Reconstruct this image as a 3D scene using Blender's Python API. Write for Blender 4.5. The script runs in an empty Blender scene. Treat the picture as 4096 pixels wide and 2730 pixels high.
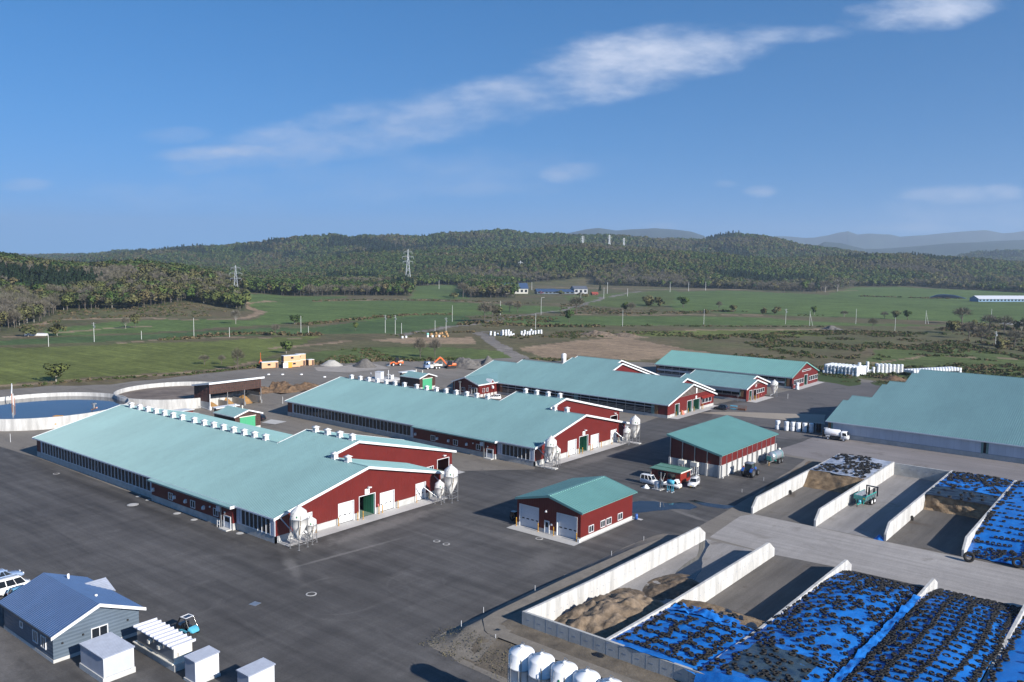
import bpy, math, random
import numpy as np
from mathutils import Vector, Matrix
random.seed(7); RNG = np.random.default_rng(11)
SC = bpy.context.scene
COL = SC.collection
PI = math.pi
rad = math.radians
# ------------------------------------------------------------------ camera geometry (solved from the barns' edges)
H = 44.0; F0 = 3390.45; YAW, PIT, ROL = rad(39.028), rad(5.565), rad(0.723)
_f = np.array([-math.sin(YAW)*math.cos(PIT), math.cos(YAW)*math.cos(PIT), -math.sin(PIT)])
_r0 = np.array([math.cos(YAW), math.sin(YAW), 0.0]); _u0 = np.cross(_r0, _f)
_r = math.cos(ROL)*_r0 + math.sin(ROL)*_u0; _u = -math.sin(ROL)*_r0 + math.cos(ROL)*_u0
EYE = np.array([0.0, 0.0, H])
def ray(px, py): return _f + (px-2048)/F0*_r - (py-1365)/F0*_u
def gp(px, py, z=0.0):
    """survey point: where the sight line through a photo position meets height z"""
    d = ray(px, py); t = (z-H)/d[2]
    return (t*d[0], t*d[1])
def g3(px, py, z=0.0): x, y = gp(px, py, z); return (x, y, z)
def proj(P):
    P = np.asarray(P, float); v = P-EYE; k = v@_f
    return 2048+F0*(v@_r)/k, 1365-F0*(v@_u)/k, k
def yhor(px): return 1034.66 + (px-2048)*math.tan(ROL)

# ------------------------------------------------------------------ materials
def nset(nd, **kw):
    for k, v in kw.items(): nd.inputs[k].default_value = v
def rgba(c): return (c[0], c[1], c[2], 1.0)
MATS = {}
def mat(name, base, rough=0.6, metal=0.0, var=0.12, scale=1.5, detail=4.0, stretch=None, bump=0.0, bscale=20.0, spec=0.5,
        coat=0.0, col2=None, lo=0.35, hi=0.68, fine=0.0, fscale=30.0, emit=None, alpha=None, trans=0.0, pos=False):
    if name in MATS: return MATS[name]
    m = bpy.data.materials.new(name); m.use_nodes = True; nt = m.node_tree; L = nt.links
    b = nt.nodes['Principled BSDF']
    nset(b, **{'Roughness': rough, 'Metallic': metal, 'Specular IOR Level': spec})
    if coat: b.inputs['Coat Weight'].default_value = coat; b.inputs['Coat Roughness'].default_value = 0.08
    if trans: b.inputs['Transmission Weight'].default_value = trans
    if emit: b.inputs['Emission Color'].default_value = rgba(emit); b.inputs['Emission Strength'].default_value = 1.0
    if var or col2:
        if pos: src = nt.nodes.new('ShaderNodeNewGeometry').outputs['Position']
        else: src = nt.nodes.new('ShaderNodeTexCoord').outputs['Object']
        if stretch:
            mp = nt.nodes.new('ShaderNodeMapping'); mp.inputs['Scale'].default_value = stretch; L.new(src, mp.inputs[0]); src = mp.outputs[0]
        n = nt.nodes.new('ShaderNodeTexNoise'); nset(n, Scale=scale, Detail=detail, Roughness=0.6); L.new(src, n.inputs['Vector'])
        r = nt.nodes.new('ShaderNodeValToRGB'); r.color_ramp.elements[0].position = lo; r.color_ramp.elements[1].position = hi
        c1 = [max(0, c*(1-var)) for c in base]; c2 = [c*(1+var) for c in base] if col2 is None else col2
        r.color_ramp.elements[0].color = rgba(c1 if col2 is None else base); r.color_ramp.elements[1].color = rgba(c2)
        L.new(n.outputs['Fac'], r.inputs[0]); out = r.outputs[0]
        if fine:
            n2 = nt.nodes.new('ShaderNodeTexNoise'); nset(n2, Scale=fscale, Detail=3.0, Roughness=0.7); L.new(src, n2.inputs['Vector'])
            mr = nt.nodes.new('ShaderNodeMapRange'); nset(mr, **{'From Min': 0.3, 'From Max': 0.7, 'To Min': 1-fine, 'To Max': 1+fine}); L.new(n2.outputs['Fac'], mr.inputs[0])
            mx = nt.nodes.new('ShaderNodeMix'); mx.data_type = 'RGBA'; mx.blend_type = 'MULTIPLY'; mx.inputs[0].default_value = 1
            L.new(out, mx.inputs[6]); L.new(mr.outputs[0], mx.inputs[7]); out = mx.outputs[2]
        L.new(out, b.inputs['Base Color'])
        if bump:
            n3 = nt.nodes.new('ShaderNodeTexNoise'); nset(n3, Scale=bscale, Detail=4.0); L.new(src, n3.inputs['Vector'])
            bp = nt.nodes.new('ShaderNodeBump'); nset(bp, Strength=bump, Distance=0.1); L.new(n3.outputs['Fac'], bp.inputs['Height']); L.new(bp.outputs[0], b.inputs['Normal'])
    else:
        b.inputs['Base Color'].default_value = rgba(base)
    MATS[name] = m; return m

def siding(name, base, pitch=0.3, axis='X', rough=0.45, var=0.08, depth=0.3, spec=0.4):
    """ribbed metal sheet: vertical ribs as bump, from world position along x+y"""
    m = mat(name, base, rough, var=var, scale=0.5, spec=spec); nt = m.node_tree; L = nt.links; b = nt.nodes['Principled BSDF']
    g = nt.nodes.new('ShaderNodeNewGeometry'); s = nt.nodes.new('ShaderNodeSeparateXYZ'); L.new(g.outputs['Position'], s.inputs[0])
    a = nt.nodes.new('ShaderNodeMath'); a.operation = 'ADD'
    if axis == 'X': L.new(s.outputs[0], a.inputs[0]); L.new(s.outputs[1], a.inputs[1])
    else: L.new(s.outputs[2], a.inputs[0]); a.inputs[1].default_value = 0
    mu = nt.nodes.new('ShaderNodeMath'); mu.operation = 'MULTIPLY'; mu.inputs[1].default_value = 2*PI/pitch; L.new(a.outputs[0], mu.inputs[0])
    sn = nt.nodes.new('ShaderNodeMath'); sn.operation = 'SINE'; L.new(mu.outputs[0], sn.inputs[0])
    bp = nt.nodes.new('ShaderNodeBump'); nset(bp, Strength=depth, Distance=0.04); L.new(sn.outputs[0], bp.inputs['Height']); L.new(bp.outputs[0], b.inputs['Normal'])
    return m

M_ROOF = mat('teal_sheet_metal', (0.148, 0.262, 0.272), 0.42, var=0.07, scale=0.16, spec=0.5, stretch=(1, .3, 1), fine=0.06, fscale=2.2)
M_ROOFC = mat('teal_corrugated_metal', (0.150, 0.315, 0.295), 0.42, var=0.05, scale=0.2, spec=0.5)
M_ROOFG = mat('sea_green_corrugated_metal', (0.125, 0.275, 0.262), 0.45, var=0.06, scale=0.2, spec=0.4)
M_RED = siding('red_siding', (0.115, 0.012, 0.0095), 0.35)
M_RED2 = siding('bright_red_siding', (0.20, 0.02, 0.012), 0.25)
M_WHITE = mat('white_painted_metal', (0.68, 0.68, 0.675), 0.4, var=0.04)
M_TRIM = mat('white_trim', (0.64, 0.65, 0.66), 0.5, var=0.03)
M_CONC = mat('concrete_block', (0.40, 0.40, 0.385), 0.85, var=0.13, scale=0.8, fine=0.07, fscale=6, bump=0.1)
M_CONCL = mat('pale_concrete', (0.46, 0.455, 0.44), 0.85, var=0.10, scale=0.7, fine=0.06, fscale=5)
M_SILO = mat('bunker_wall_concrete', (0.44, 0.435, 0.42), 0.85, var=0.20, scale=0.9, stretch=(1, 1, .16), fine=0.09, fscale=3)
M_GLASS = mat('dark_window_glass', (0.012, 0.016, 0.022), 0.08, var=0.0, spec=0.5)
M_DARK = mat('interior_shade', (0.012, 0.012, 0.013), 0.9, var=0.3)  # near-black paint standing in for shade inside openings and behind slats
M_BROWN = mat('brown_lattice_panel', (0.045, 0.026, 0.02), 0.6, var=0.35, scale=1.2)
M_WOOD = mat('tan_timber', (0.24, 0.12, 0.05), 0.7, var=0.25, scale=2)
M_GREEN = mat('green_door', (0.035, 0.20, 0.115), 0.5, var=0.08)
M_GREENL = mat('pale_green_door', (0.06, 0.33, 0.17), 0.5, var=0.06, stretch=(1, 6, .5), scale=2)
M_CURT = mat('grey_blue_curtain', (0.47, 0.50, 0.55), 0.7, var=0.08, scale=0.5, stretch=(1, 1, .3))
M_STEEL = mat('galvanised_steel', (0.46, 0.47, 0.48), 0.38, 0.75, var=0.08)
M_BIN = mat('ivory_fibreglass', (0.62, 0.61, 0.585), 0.35, var=0.04, scale=0.8)
M_YEL = mat('hazard_yellow', (0.75, 0.38, 0.03), 0.5, var=0.05)
M_BLK = mat('black_rubber', (0.012, 0.012, 0.013), 0.75, var=0.2, scale=3)
M_TYRE = mat('old_tyre_rubber', (0.014, 0.0135, 0.013), 0.75, var=0.5, scale=0.6, spec=0.35, pos=True)
M_BLACK = mat('black_paint', (0.01, 0.011, 0.013), 0.25, var=0.0, coat=0.6)
M_CHROME = mat('bright_metal', (0.6, 0.6, 0.6), 0.25, 0.9, var=0.0)
M_ORANGE = mat('orange_paint', (0.62, 0.12, 0.02), 0.4, var=0.06)
M_YELM = mat('yellow_machine_paint', (0.60, 0.27, 0.02), 0.5, var=0.15)
M_TEAL = mat('turquoise_paint', (0.03, 0.30, 0.26), 0.4, var=0.08)
M_CYAN = mat('sky_blue_paint', (0.08, 0.36, 0.50), 0.4, var=0.06)
M_BLUE = mat('blue_paint', (0.025, 0.10, 0.36), 0.35, var=0.06, coat=0.4)
M_CARW = mat('white_car_paint', (0.80, 0.80, 0.80), 0.25, var=0.0, coat=0.7)
M_CARS = mat('silver_car_paint', (0.46, 0.50, 0.56), 0.25, 0.35, var=0.0, coat=0.7)
M_CARB = mat('pale_blue_car_paint', (0.30, 0.40, 0.58), 0.25, 0.2, var=0.0, coat=0.7)
M_CARR = mat('maroon_car_paint', (0.22, 0.05, 0.035), 0.25, 0.2, var=0.0, coat=0.7)
M_LAMPG = mat('headlamp_glass', (0.7, 0.7, 0.68), 0.1, var=0.0)
M_LAMPR = mat('tail_lamp_red', (0.4, 0.01, 0.01), 0.2, var=0.0)
M_TAN = mat('tan_prefab_panel', (0.55, 0.33, 0.18), 0.6, var=0.05, scale=0.4)
M_HROOF = mat('blue_house_roof', (0.045, 0.092, 0.20), 0.38, var=0.07, scale=0.6, spec=0.5)
M_HROOF2 = mat('blue_house_roof_far', (0.03, 0.06, 0.13), 0.5, var=0.2)
M_HWALL = siding('slate_blue_siding', (0.085, 0.115, 0.15), 0.4, axis='Z', rough=0.6)
M_GSHED = siding('grey_blue_cladding', (0.30, 0.33, 0.40), 0.2, rough=0.5)
M_GSHEDL = mat('pale_grey_cladding', (0.55, 0.57, 0.60), 0.5, var=0.04)
M_CREAM = mat('cream_cladding', (0.68, 0.65, 0.57), 0.45, var=0.03)
M_MIRR = mat('glossy_grey_panel', (0.16, 0.18, 0.20), 0.12, var=0.12, scale=0.4, spec=0.8)
M_BALE = mat('white_bale_film', (0.70, 0.72, 0.74), 0.32, var=0.05, scale=3, bump=0.25, bscale=6)
M_BALEB = mat('black_bale_film', (0.012, 0.014, 0.02), 0.3, var=0.2)
M_BALET = mat('mint_bale_film', (0.25, 0.58, 0.50), 0.35, var=0.06)
M_STRAW = mat('straw_bale', (0.42, 0.25, 0.11), 0.9, var=0.2, scale=4)
M_SILAGE = mat('silage', (0.105, 0.070, 0.040), 0.95, var=0.0, col2=(0.24, 0.17, 0.10), scale=1.1, detail=8, bump=0.8, bscale=5, stretch=(1, 1, 1.6))
M_SAND = mat('sand_heap', (0.11, 0.08, 0.052), 0.95, col2=(0.26, 0.195, 0.135), scale=0.9, detail=8, bump=0.8, bscale=4)
M_MUD = mat('mud', (0.050, 0.036, 0.024), 0.8, col2=(0.15, 0.11, 0.075), scale=1.2, detail=8, bump=0.8, bscale=6)
M_SOILH = mat('brown_soil_heap', (0.065, 0.040, 0.022), 0.95, col2=(0.20, 0.125, 0.07), scale=0.9, detail=9, bump=1.0, bscale=3)
M_GRAVH = mat('grey_gravel_heap', (0.13, 0.12, 0.11), 0.95, var=0.25, scale=1.2, detail=8, bump=0.8, bscale=4)
M_LIMEH = mat('pale_gravel_heap', (0.42, 0.40, 0.36), 0.95, var=0.1, scale=1.2, detail=8, bump=0.6, bscale=4)
M_SAWD = mat('sawdust', (0.30, 0.17, 0.06), 0.95, var=0.2, scale=2, bump=0.6, bscale=6)
M_TARP = mat('blue_tarpaulin', (0.006, 0.115, 0.42), 0.42, col2=(0.014, 0.175, 0.56), scale=0.5, detail=6, spec=0.5, bump=0.3, bscale=2.2, stretch=(1, .5, 1))
M_TARPB = mat('black_sheet', (0.012, 0.013, 0.017), 0.3, var=0.3, scale=1, bump=0.6, bscale=2.5)
M_TARPW = mat('grey_white_sheet', (0.22, 0.25, 0.31), 0.4, col2=(0.42, 0.45, 0.52), scale=0.8, bump=0.5, bscale=2.5)
M_SOILB = mat('bank_soil', (0.055, 0.042, 0.028), 0.95, col2=(0.15, 0.125, 0.075), scale=1.2, detail=9, bump=0.8, bscale=4, pos=True)
M_GRAVB = mat('berm_gravel', (0.17, 0.15, 0.125), 0.95, var=0.15, scale=0.8, detail=8, fine=0.15, fscale=5, pos=True)
M_DARKSOIL = mat('dark_soil', (0.075, 0.062, 0.048), 0.95, col2=(0.15, 0.125, 0.095), scale=0.5, detail=9, bump=0.5, bscale=4, pos=True)
M_PINK = mat('pink_blossom', (0.45, 0.20, 0.28), 0.8, var=0.2)
M_SIGN = mat('sign_white', (0.8, 0.8, 0.8), 0.5, var=0.0)
M_INK = mat('sign_ink', (0.03, 0.03, 0.035), 0.6, var=0.0)
M_SLURRY = mat('slurry_water', (0.035, 0.033, 0.036), 0.06, var=0.2, scale=0.2, spec=0.5)
M_CRUST = mat('slurry_crust', (0.10, 0.075, 0.058), 0.8, col2=(0.20, 0.16, 0.13), scale=0.25, detail=8, bump=0.4, bscale=2)
M_PUD = mat('wet_puddle', (0.022, 0.021, 0.021), 0.05, var=0.3, scale=0.5, spec=0.5)

# ------------------------------------------------------------------ mesh builder
class MB:
    def __init__(s): s.v = []; s.f = []; s.mi = []; s.sm = []
    def add(s, vs, fs, mi=0, smooth=False):
        n = len(s.v); s.v.extend([tuple(map(float, p)) for p in vs])
        for f in fs: s.f.append([i+n for i in f]); s.mi.append(mi); s.sm.append(smooth)
        return s
    def box(s, x0, y0, z0, x1, y1, z1, mi=0):
        if x0 > x1: x0, x1 = x1, x0
        if y0 > y1: y0, y1 = y1, y0
        if z0 > z1: z0, z1 = z1, z0
        return s.add([(x0, y0, z0), (x1, y0, z0), (x1, y1, z0), (x0, y1, z0), (x0, y0, z1), (x1, y0, z1), (x1, y1, z1), (x0, y1, z1)],
                     [(0, 3, 2, 1), (4, 5, 6, 7), (0, 1, 5, 4), (1, 2, 6, 5), (2, 3, 7, 6), (3, 0, 4, 7)], mi)
    def cbox(s, cx, cy, cz, sx, sy, sz, mi=0): return s.box(cx-sx/2, cy-sy/2, cz-sz/2, cx+sx/2, cy+sy/2, cz+sz/2, mi)
    def bar(s, a, b, w, h=None, mi=0):
        h = h or w; a = Vector(a); b = Vector(b); d = (b-a).normalized()
        up = Vector((0, 0, 1)) if abs(d.z) < 0.95 else Vector((0, 1, 0))
        sx = d.cross(up).normalized()*w/2; sy = sx.cross(d).normalized()*h/2
        vs = [a-sx-sy, a+sx-sy, a+sx+sy, a-sx+sy, b-sx-sy, b+sx-sy, b+sx+sy, b-sx+sy]
        return s.add(vs, [(0, 3, 2, 1), (4, 5, 6, 7), (0, 1, 5, 4), (1, 2, 6, 5), (2, 3, 7, 6), (3, 0, 4, 7)], mi)
    def tube(s, a, b, r0, r1=None, n=8, mi=0, cap=True, smooth=True):
        r1 = r0 if r1 is None else r1; a = Vector(a); b = Vector(b); d = (b-a).normalized()
        up = Vector((0, 0, 1)) if abs(d.z) < 0.95 else Vector((1, 0, 0))
        e1 = d.cross(up).normalized(); e2 = d.cross(e1).normalized(); vs = []
        for p, r in ((a, r0), (b, r1)):
            for i in range(n):
                t = 2*PI*i/n; vs.append(p+e1*r*math.cos(t)+e2*r*math.sin(t))
        fs = [(i, (i+1) % n, n+(i+1) % n, n+i) for i in range(n)]; s.add(vs, fs, mi, smooth)
        if cap: s.add(vs, [tuple(range(n))[::-1], tuple(range(n, 2*n))], mi)
        return s
    def lathe(s, prof, n=20, c=(0, 0, 0), mi=0, smooth=True, axis='Z'):
        vs = []
        for r, z in prof:
            for i in range(n):
                t = 2*PI*i/n; a, b = r*math.cos(t), r*math.sin(t)
                vs.append((c[0]+a, c[1]+b, c[2]+z) if axis == 'Z' else ((c[0]+z, c[1]+a, c[2]+b) if axis == 'X' else (c[0]+b, c[1]+z, c[2]+a)))
        fs = []
        for k in range(len(prof)-1):
            for i in range(n): fs.append((k*n+i, k*n+(i+1) % n, (k+1)*n+(i+1) % n, (k+1)*n+i))
        return s.add(vs, fs, mi, smooth)
    def poly(s, pts, mi=0): return s.add(pts, [tuple(range(len(pts)))], mi)
    def prism(s, pts, ext, mi=0):
        """closed polygon extruded by vector ext"""
        n = len(pts); e = Vector(ext); vs = [Vector(p) for p in pts]+[Vector(p)+e for p in pts]
        return s.add(vs, [tuple(range(n))[::-1], tuple(range(n, 2*n))]+[(i, (i+1) % n, n+(i+1) % n, n+i) for i in range(n)], mi)
    def grid(s, P, mi=0, smooth=True):
        r, c = len(P), len(P[0]); vs = [p for row in P for p in row]
        return s.add(vs, [(i*c+j, i*c+j+1, (i+1)*c+j+1, (i+1)*c+j) for i in range(r-1) for j in range(c-1)], mi, smooth)
    def xf(s, M):
        s.v = [tuple(M @ Vector(p)) for p in s.v]; return s
    def mesh(s, name, mats, fix=True):
        me = bpy.data.meshes.new(name); me.from_pydata(s.v, [], s.f)
        for m in (mats if isinstance(mats, (list, tuple)) else [mats]): me.materials.append(m)
        me.polygons.foreach_set('material_index', s.mi); me.polygons.foreach_set('use_smooth', s.sm)
        if fix:
            import bmesh
            bm = bmesh.new(); bm.from_mesh(me); bmesh.ops.recalc_face_normals(bm, faces=bm.faces); bm.to_mesh(me); bm.free()
        me.update(); return me
    def build(s, name, mats, parent=None, label=None, fix=True, world=True):
        """link as ONE object; coordinates are world ones unless world=False (then local to the parent)"""
        if parent is not None and world:
            l = parent.location
            if parent.parent is not None: l = l+parent.parent.location
            s.v = [(p[0]-l.x, p[1]-l.y, p[2]-l.z) for p in s.v]
        o = bpy.data.objects.new(name, s.mesh(name, mats, fix)); COL.objects.link(o)
        if parent is not None: o.parent = parent
        if label: o['label'] = label
        return o

def _split(s, name, mats, parent, gap=.6):
    """one object for each separate cluster of pieces"""
    n = len(s.v); p = list(range(n))
    def fd(i):
        while p[i] != i: p[i] = p[p[i]]; i = p[i]
        return i
    for f in s.f:
        for q in f[1:]: p[fd(q)] = fd(f[0])
    comp = {}
    for k, f in enumerate(s.f): comp.setdefault(fd(f[0]), []).append(k)
    V = np.array(s.v); cl = []
    for fs in comp.values():
        ids = sorted({q for k in fs for q in s.f[k]}); cl.append([V[ids].min(0)-gap/2, V[ids].max(0)+gap/2, fs])
    ch = True
    while ch:
        ch = False
        for i in range(len(cl)):
            for j in range(i+1, len(cl)):
                if (cl[i][0] <= cl[j][1]).all() and (cl[j][0] <= cl[i][1]).all():
                    cl[i] = [np.minimum(cl[i][0], cl[j][0]), np.maximum(cl[i][1], cl[j][1]), cl[i][2]+cl[j][2]]; del cl[j]; ch = True; break
            if ch: break
    for lo_, hi_, fs in cl:
        m = MB()
        for k in fs: m.add([s.v[q] for q in s.f[k]], [tuple(range(len(s.f[k])))], s.mi[k], s.sm[k])
        m.build(name, mats, parent, fix=False)
MB.split = _split
def tag(o, label=None, cat=None, group=None, kind=None):
    if label: o['label'] = label
    if cat: o['category'] = cat
    if group: o['group'] = group
    if kind: o['kind'] = kind
    return o
def thing(name, label, cat, loc=(0, 0, 0), rz=0.0, group=None):
    o = bpy.data.objects.new(name, None); o.empty_display_size = 0.5; COL.objects.link(o)
    o.location = loc; o.rotation_euler = (0, 0, rz)
    return tag(o, label, cat, group)
def top(mb, name, mats, label, cat, loc=(0, 0, 0), rz=0.0, group=None, fix=True):
    """a thing that is one mesh (coordinates local to loc)"""
    o = mb.build(name, mats, None, fix=fix); o.location = loc; o.rotation_euler = (0, 0, rz)
    return tag(o, label, cat, group)
def struct(mb, name, mats, kind='structure', fix=True):
    o = mb.build(name, mats, None, fix=fix); o['kind'] = kind; return o
def dup(root, loc, rz=0.0, label=None, group=None, scale=None):
    r = root.copy(); COL.objects.link(r); r.location = loc; r.rotation_euler = (0, 0, rz)
    if scale: r.scale = scale
    if label: r['label'] = label
    if group: r['group'] = group
    for ch in list(root.children):
        c = ch.copy(); COL.objects.link(c); c.parent = r
        for g in list(ch.children):
            d = g.copy(); COL.objects.link(d); d.parent = c
    return r
def text_part(txt, size, loc, rot, parent, name='lettering', m=None, depth=0.01):
    """rot is a matrix; lettering turned into a mesh"""
    cu = bpy.data.curves.new('lettering', 'FONT'); cu.body = txt; cu.size = size; cu.align_x = 'CENTER'; cu.align_y = 'CENTER'; cu.extrude = depth
    ob = bpy.data.objects.new('tmp', cu); COL.objects.link(ob)
    dg = bpy.context.evaluated_depsgraph_get(); dg.update(); me = bpy.data.meshes.new_from_object(ob.evaluated_get(dg)); bpy.data.objects.remove(ob)
    me.materials.clear(); me.materials.append(m or M_INK)
    l = parent.location.copy()
    if parent.parent is not None: l = l+parent.parent.location
    me.transform(Matrix.Translation(Vector(loc)-l) @ rot)
    o = bpy.data.objects.new(name, me); COL.objects.link(o); o.parent = parent; return o
ROT_PX = Matrix(((0, 0, 1, 0), (1, 0, 0, 0), (0, 1, 0, 0), (0, 0, 0, 1)))    # text facing +X, reading along +Y
ROT_NY = Matrix(((1, 0, 0, 0), (0, 0, -1, 0), (0, 1, 0, 0), (0, 0, 0, 1)))   # text facing -Y, reading along +X

def inpoly(X, Y, poly):
    X = np.asarray(X, float); Y = np.asarray(Y, float); ins = np.zeros(X.shape, bool); n = len(poly); j = n-1
    for i in range(n):
        xi, yi = poly[i]; xj, yj = poly[j]
        c = ((yi > Y) != (yj > Y)) & (X < (xj-xi)*(Y-yi)/(yj-yi+1e-12)+xi); ins ^= c; j = i
    return ins
def vnoise(X, Y, s, seed=0):
    """smooth value noise, -1..1"""
    X = np.asarray(X, float)/s; Y = np.asarray(Y, float)/s; xi = np.floor(X).astype(np.int64); yi = np.floor(Y).astype(np.int64)
    fx = X-xi; fy = Y-yi; fx = fx*fx*(3-2*fx); fy = fy*fy*(3-2*fy)
    def h(a, b):
        n = (a*374761393+b*668265263+seed*69069) & 0x7fffffff; n = ((n ^ (n >> 13))*1274126177) & 0x7fffffff
        return ((n ^ (n >> 16)) & 0xffff)/32767.5-1
    return (h(xi, yi)*(1-fx)+h(xi+1, yi)*fx)*(1-fy)+(h(xi, yi+1)*(1-fx)+h(xi+1, yi+1)*fx)*fy
def fbm(X, Y, s, seed=0, o=4):
    r = 0; a = 1.0; t = 0
    for k in range(o): r = r+a*vnoise(X, Y, s/(2**k), seed+k*17); t += a; a *= 0.5
    return r/t

# ------------------------------------------------------------------ camera, sun, sky
cam = bpy.data.cameras.new('camera'); co = bpy.data.objects.new('camera', cam); COL.objects.link(co); SC.camera = co
cam.sensor_width = 36; cam.lens = F0/4096*36; cam.clip_start = 1; cam.clip_end = 60000
co.matrix_world = Matrix(((_r[0], _u[0], -_f[0], 0), (_r[1], _u[1], -_f[1], 0), (_r[2], _u[2], -_f[2], H), (0, 0, 0, 1)))
SUN_EL = rad(25.5); SUN_OFF = rad(-4.0)      # sun azimuth: +X turned towards -Y
sd = Vector((math.cos(SUN_EL)*math.cos(SUN_OFF), math.cos(SUN_EL)*math.sin(SUN_OFF), math.sin(SUN_EL)))
sl = bpy.data.lights.new('sun', 'SUN'); sl.energy = 5.0; sl.angle = rad(0.5); sl.color = (1.0, 0.945, 0.87)
so = bpy.data.objects.new('sun', sl); COL.objects.link(so); so.rotation_euler = (-sd).to_track_quat('-Z', 'Y').to_euler(); so.location = (60, -20, 80)
SC.view_settings.view_transform = 'Standard'; SC.view_settings.look = 'None'; SC.view_settings.gamma = 1; SC.view_settings.exposure = 0.72
SC.view_settings.use_curve_mapping = False

def make_world():
    w = bpy.data.worlds.new('World'); SC.world = w; w.use_nodes = True; nt = w.node_tree; L = nt.links; N = nt.nodes
    bg = N['Background']; bg.inputs['Strength'].default_value = 0.05
    sky = N.new('ShaderNodeTexSky'); sky.sky_type = 'NISHITA'; sky.sun_disc = False; sky.sun_elevation = SUN_EL
    sky.sun_rotation = math.atan2(sd.x, sd.y); sky.altitude = 50; sky.air_density = 1.0; sky.dust_density = 0.0; sky.ozone_density = 4.5
    tc = N.new('ShaderNodeTexCoord'); d = tc.outputs['Generated']
    up = N.new('ShaderNodeVectorMath'); up.operation = 'ADD'; L.new(d, up.inputs[0]); up.inputs[1].default_value = (0, 0, 0.2); nrm = N.new('ShaderNodeVectorMath'); nrm.operation = 'NORMALIZE'; L.new(up.outputs[0], nrm.inputs[0]); L.new(nrm.outputs[0], sky.inputs['Vector'])
    def dot(v):
        n = N.new('ShaderNodeVectorMath'); n.operation = 'DOT_PRODUCT'; L.new(d, n.inputs[0]); n.inputs[1].default_value = v; return n.outputs['Value']
    def M(op, a, b=None, c=None):
        n = N.new('ShaderNodeMath'); n.operation = op
        for i, q in enumerate((a, b, c)):
            if q is None: continue
            if hasattr(q, 'links'): L.new(q, n.inputs[i])
            else: n.inputs[i].default_value = q
        return n.outputs[0]
    # compass plane facing north-north-west: a = tangent of azimuth from it, e = tangent of elevation
    fw = M('MAXIMUM', dot((-math.sin(YAW), math.cos(YAW), 0)), 0.05)
    a = M('DIVIDE', dot((math.cos(YAW), math.sin(YAW), 0)), fw); e = M('DIVIDE', dot((0, 0, 1)), fw)
    cv = N.new('ShaderNodeCombineXYZ'); L.new(a, cv.inputs[0]); L.new(e, cv.inputs[1])
    mp = N.new('ShaderNodeMapping'); mp.inputs['Rotation'].default_value = (0, 0, rad(-14)); mp.inputs['Scale'].default_value = (1.0, 2.6, 1); L.new(cv.outputs[0], mp.inputs[0])
    n1 = N.new('ShaderNodeTexNoise'); nset(n1, Scale=5.5, Detail=9.0, Roughness=0.58, Distortion=0.25); L.new(mp.outputs[0], n1.inputs['Vector'])
    n2 = N.new('ShaderNodeTexNoise'); nset(n2, Scale=17.0, Detail=10.0, Roughness=0.6); L.new(mp.outputs[0], n2.inputs['Vector'])
    nz = M('ADD', M('MULTIPLY', M('SUBTRACT', n1.outputs['Fac'], 0.5), 3.0), M('MULTIPLY', M('SUBTRACT', n2.outputs['Fac'], 0.5), 1.7))
    def ang(px, py):
        v = ray(px, py); f_ = -math.sin(YAW)*v[0]+math.cos(YAW)*v[1]
        return (math.cos(YAW)*v[0]+math.sin(YAW)*v[1])/f_, v[2]/f_
    tot = None; sh = None
    # clouds: centre, half length, half thickness (photo survey), tilt in degrees, opacity
    for px, py, hl, ht, rot, op in ((2560, 245, 640, 120, 13, 1.0), (2050, 385, 420, 95, 14, 0.75), (1650, 480, 560, 105, 8, 0.62), (1200, 590, 560, 95, 8, 0.5), (900, 610, 330, 40, 4, 0.75),
                                  (3080, 140, 330, 42, 3, 0.9), (3700, 35, 330, 85, 9, 0.95), (2290, 690, 160, 48, 3, 0.72), (1900, 755, 300, 38, 4, 0.3), (3040, 765, 75, 28, 0, 0.75), (2900, 735, 60, 18, 0, 0.35),
                                  (3820, 790, 240, 48, -2, 0.62), (3640, 910, 230, 24, 0, 0.42), (700, 545, 160, 34, 2, 0.36), (1500, 720, 1100, 100, 4, 0.22), (3900, 850, 500, 60, 0, 0.3), (90, 740, 110, 26, 2, 0.3), (2640, 905, 90, 18, 0, 0.35), (4000, 780, 110, 40, 0, .5)):
        ca, ce = ang(px, py); c_, s_ = math.cos(rad(rot)), math.sin(rad(rot))
        da = M('SUBTRACT', a, ca); de = M('SUBTRACT', e, ce)
        p = M('MULTIPLY_ADD', da, c_, M('MULTIPLY', de, s_)); q = M('MULTIPLY_ADD', de, c_, M('MULTIPLY', da, -s_))
        p = M('DIVIDE', p, hl/F0); q = M('DIVIDE', q, ht/F0)
        r2 = M('ADD', M('MULTIPLY', p, p), M('MULTIPLY', q, q))
        v = M('ADD', M('SUBTRACT', 1.0, r2), nz)
        ss = N.new('ShaderNodeMapRange'); ss.interpolation_type = 'SMOOTHSTEP'; nset(ss, **{'From Min': -0.35, 'From Max': 1.55, 'To Min': 0.0, 'To Max': op}); L.new(v, ss.inputs[0])
        tot = ss.outputs[0] if tot is None else M('MAXIMUM', tot, ss.outputs[0])
    # cloud colour: sunlit bulges and slightly grey bodies
    cr = N.new('ShaderNodeValToRGB'); cr.color_ramp.elements[0].position = 0.36; cr.color_ramp.elements[1].position = 0.72
    cr.color_ramp.elements[0].color = (5.6, 6.9, 9.6, 1); cr.color_ramp.elements[1].color = (8.6, 9.4, 11.4, 1); L.new(n1.outputs['Fac'], cr.inputs[0])
    wisp = N.new('ShaderNodeMapRange'); nset(wisp, **{'From Min': .32, 'From Max': .62, 'To Min': .62, 'To Max': .95}); L.new(n2.outputs['Fac'], wisp.inputs[0])
    mx = N.new('ShaderNodeMix'); mx.data_type = 'RGBA'; L.new(M('MULTIPLY', tot, wisp.outputs[0]), mx.inputs[0])
    
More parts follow.
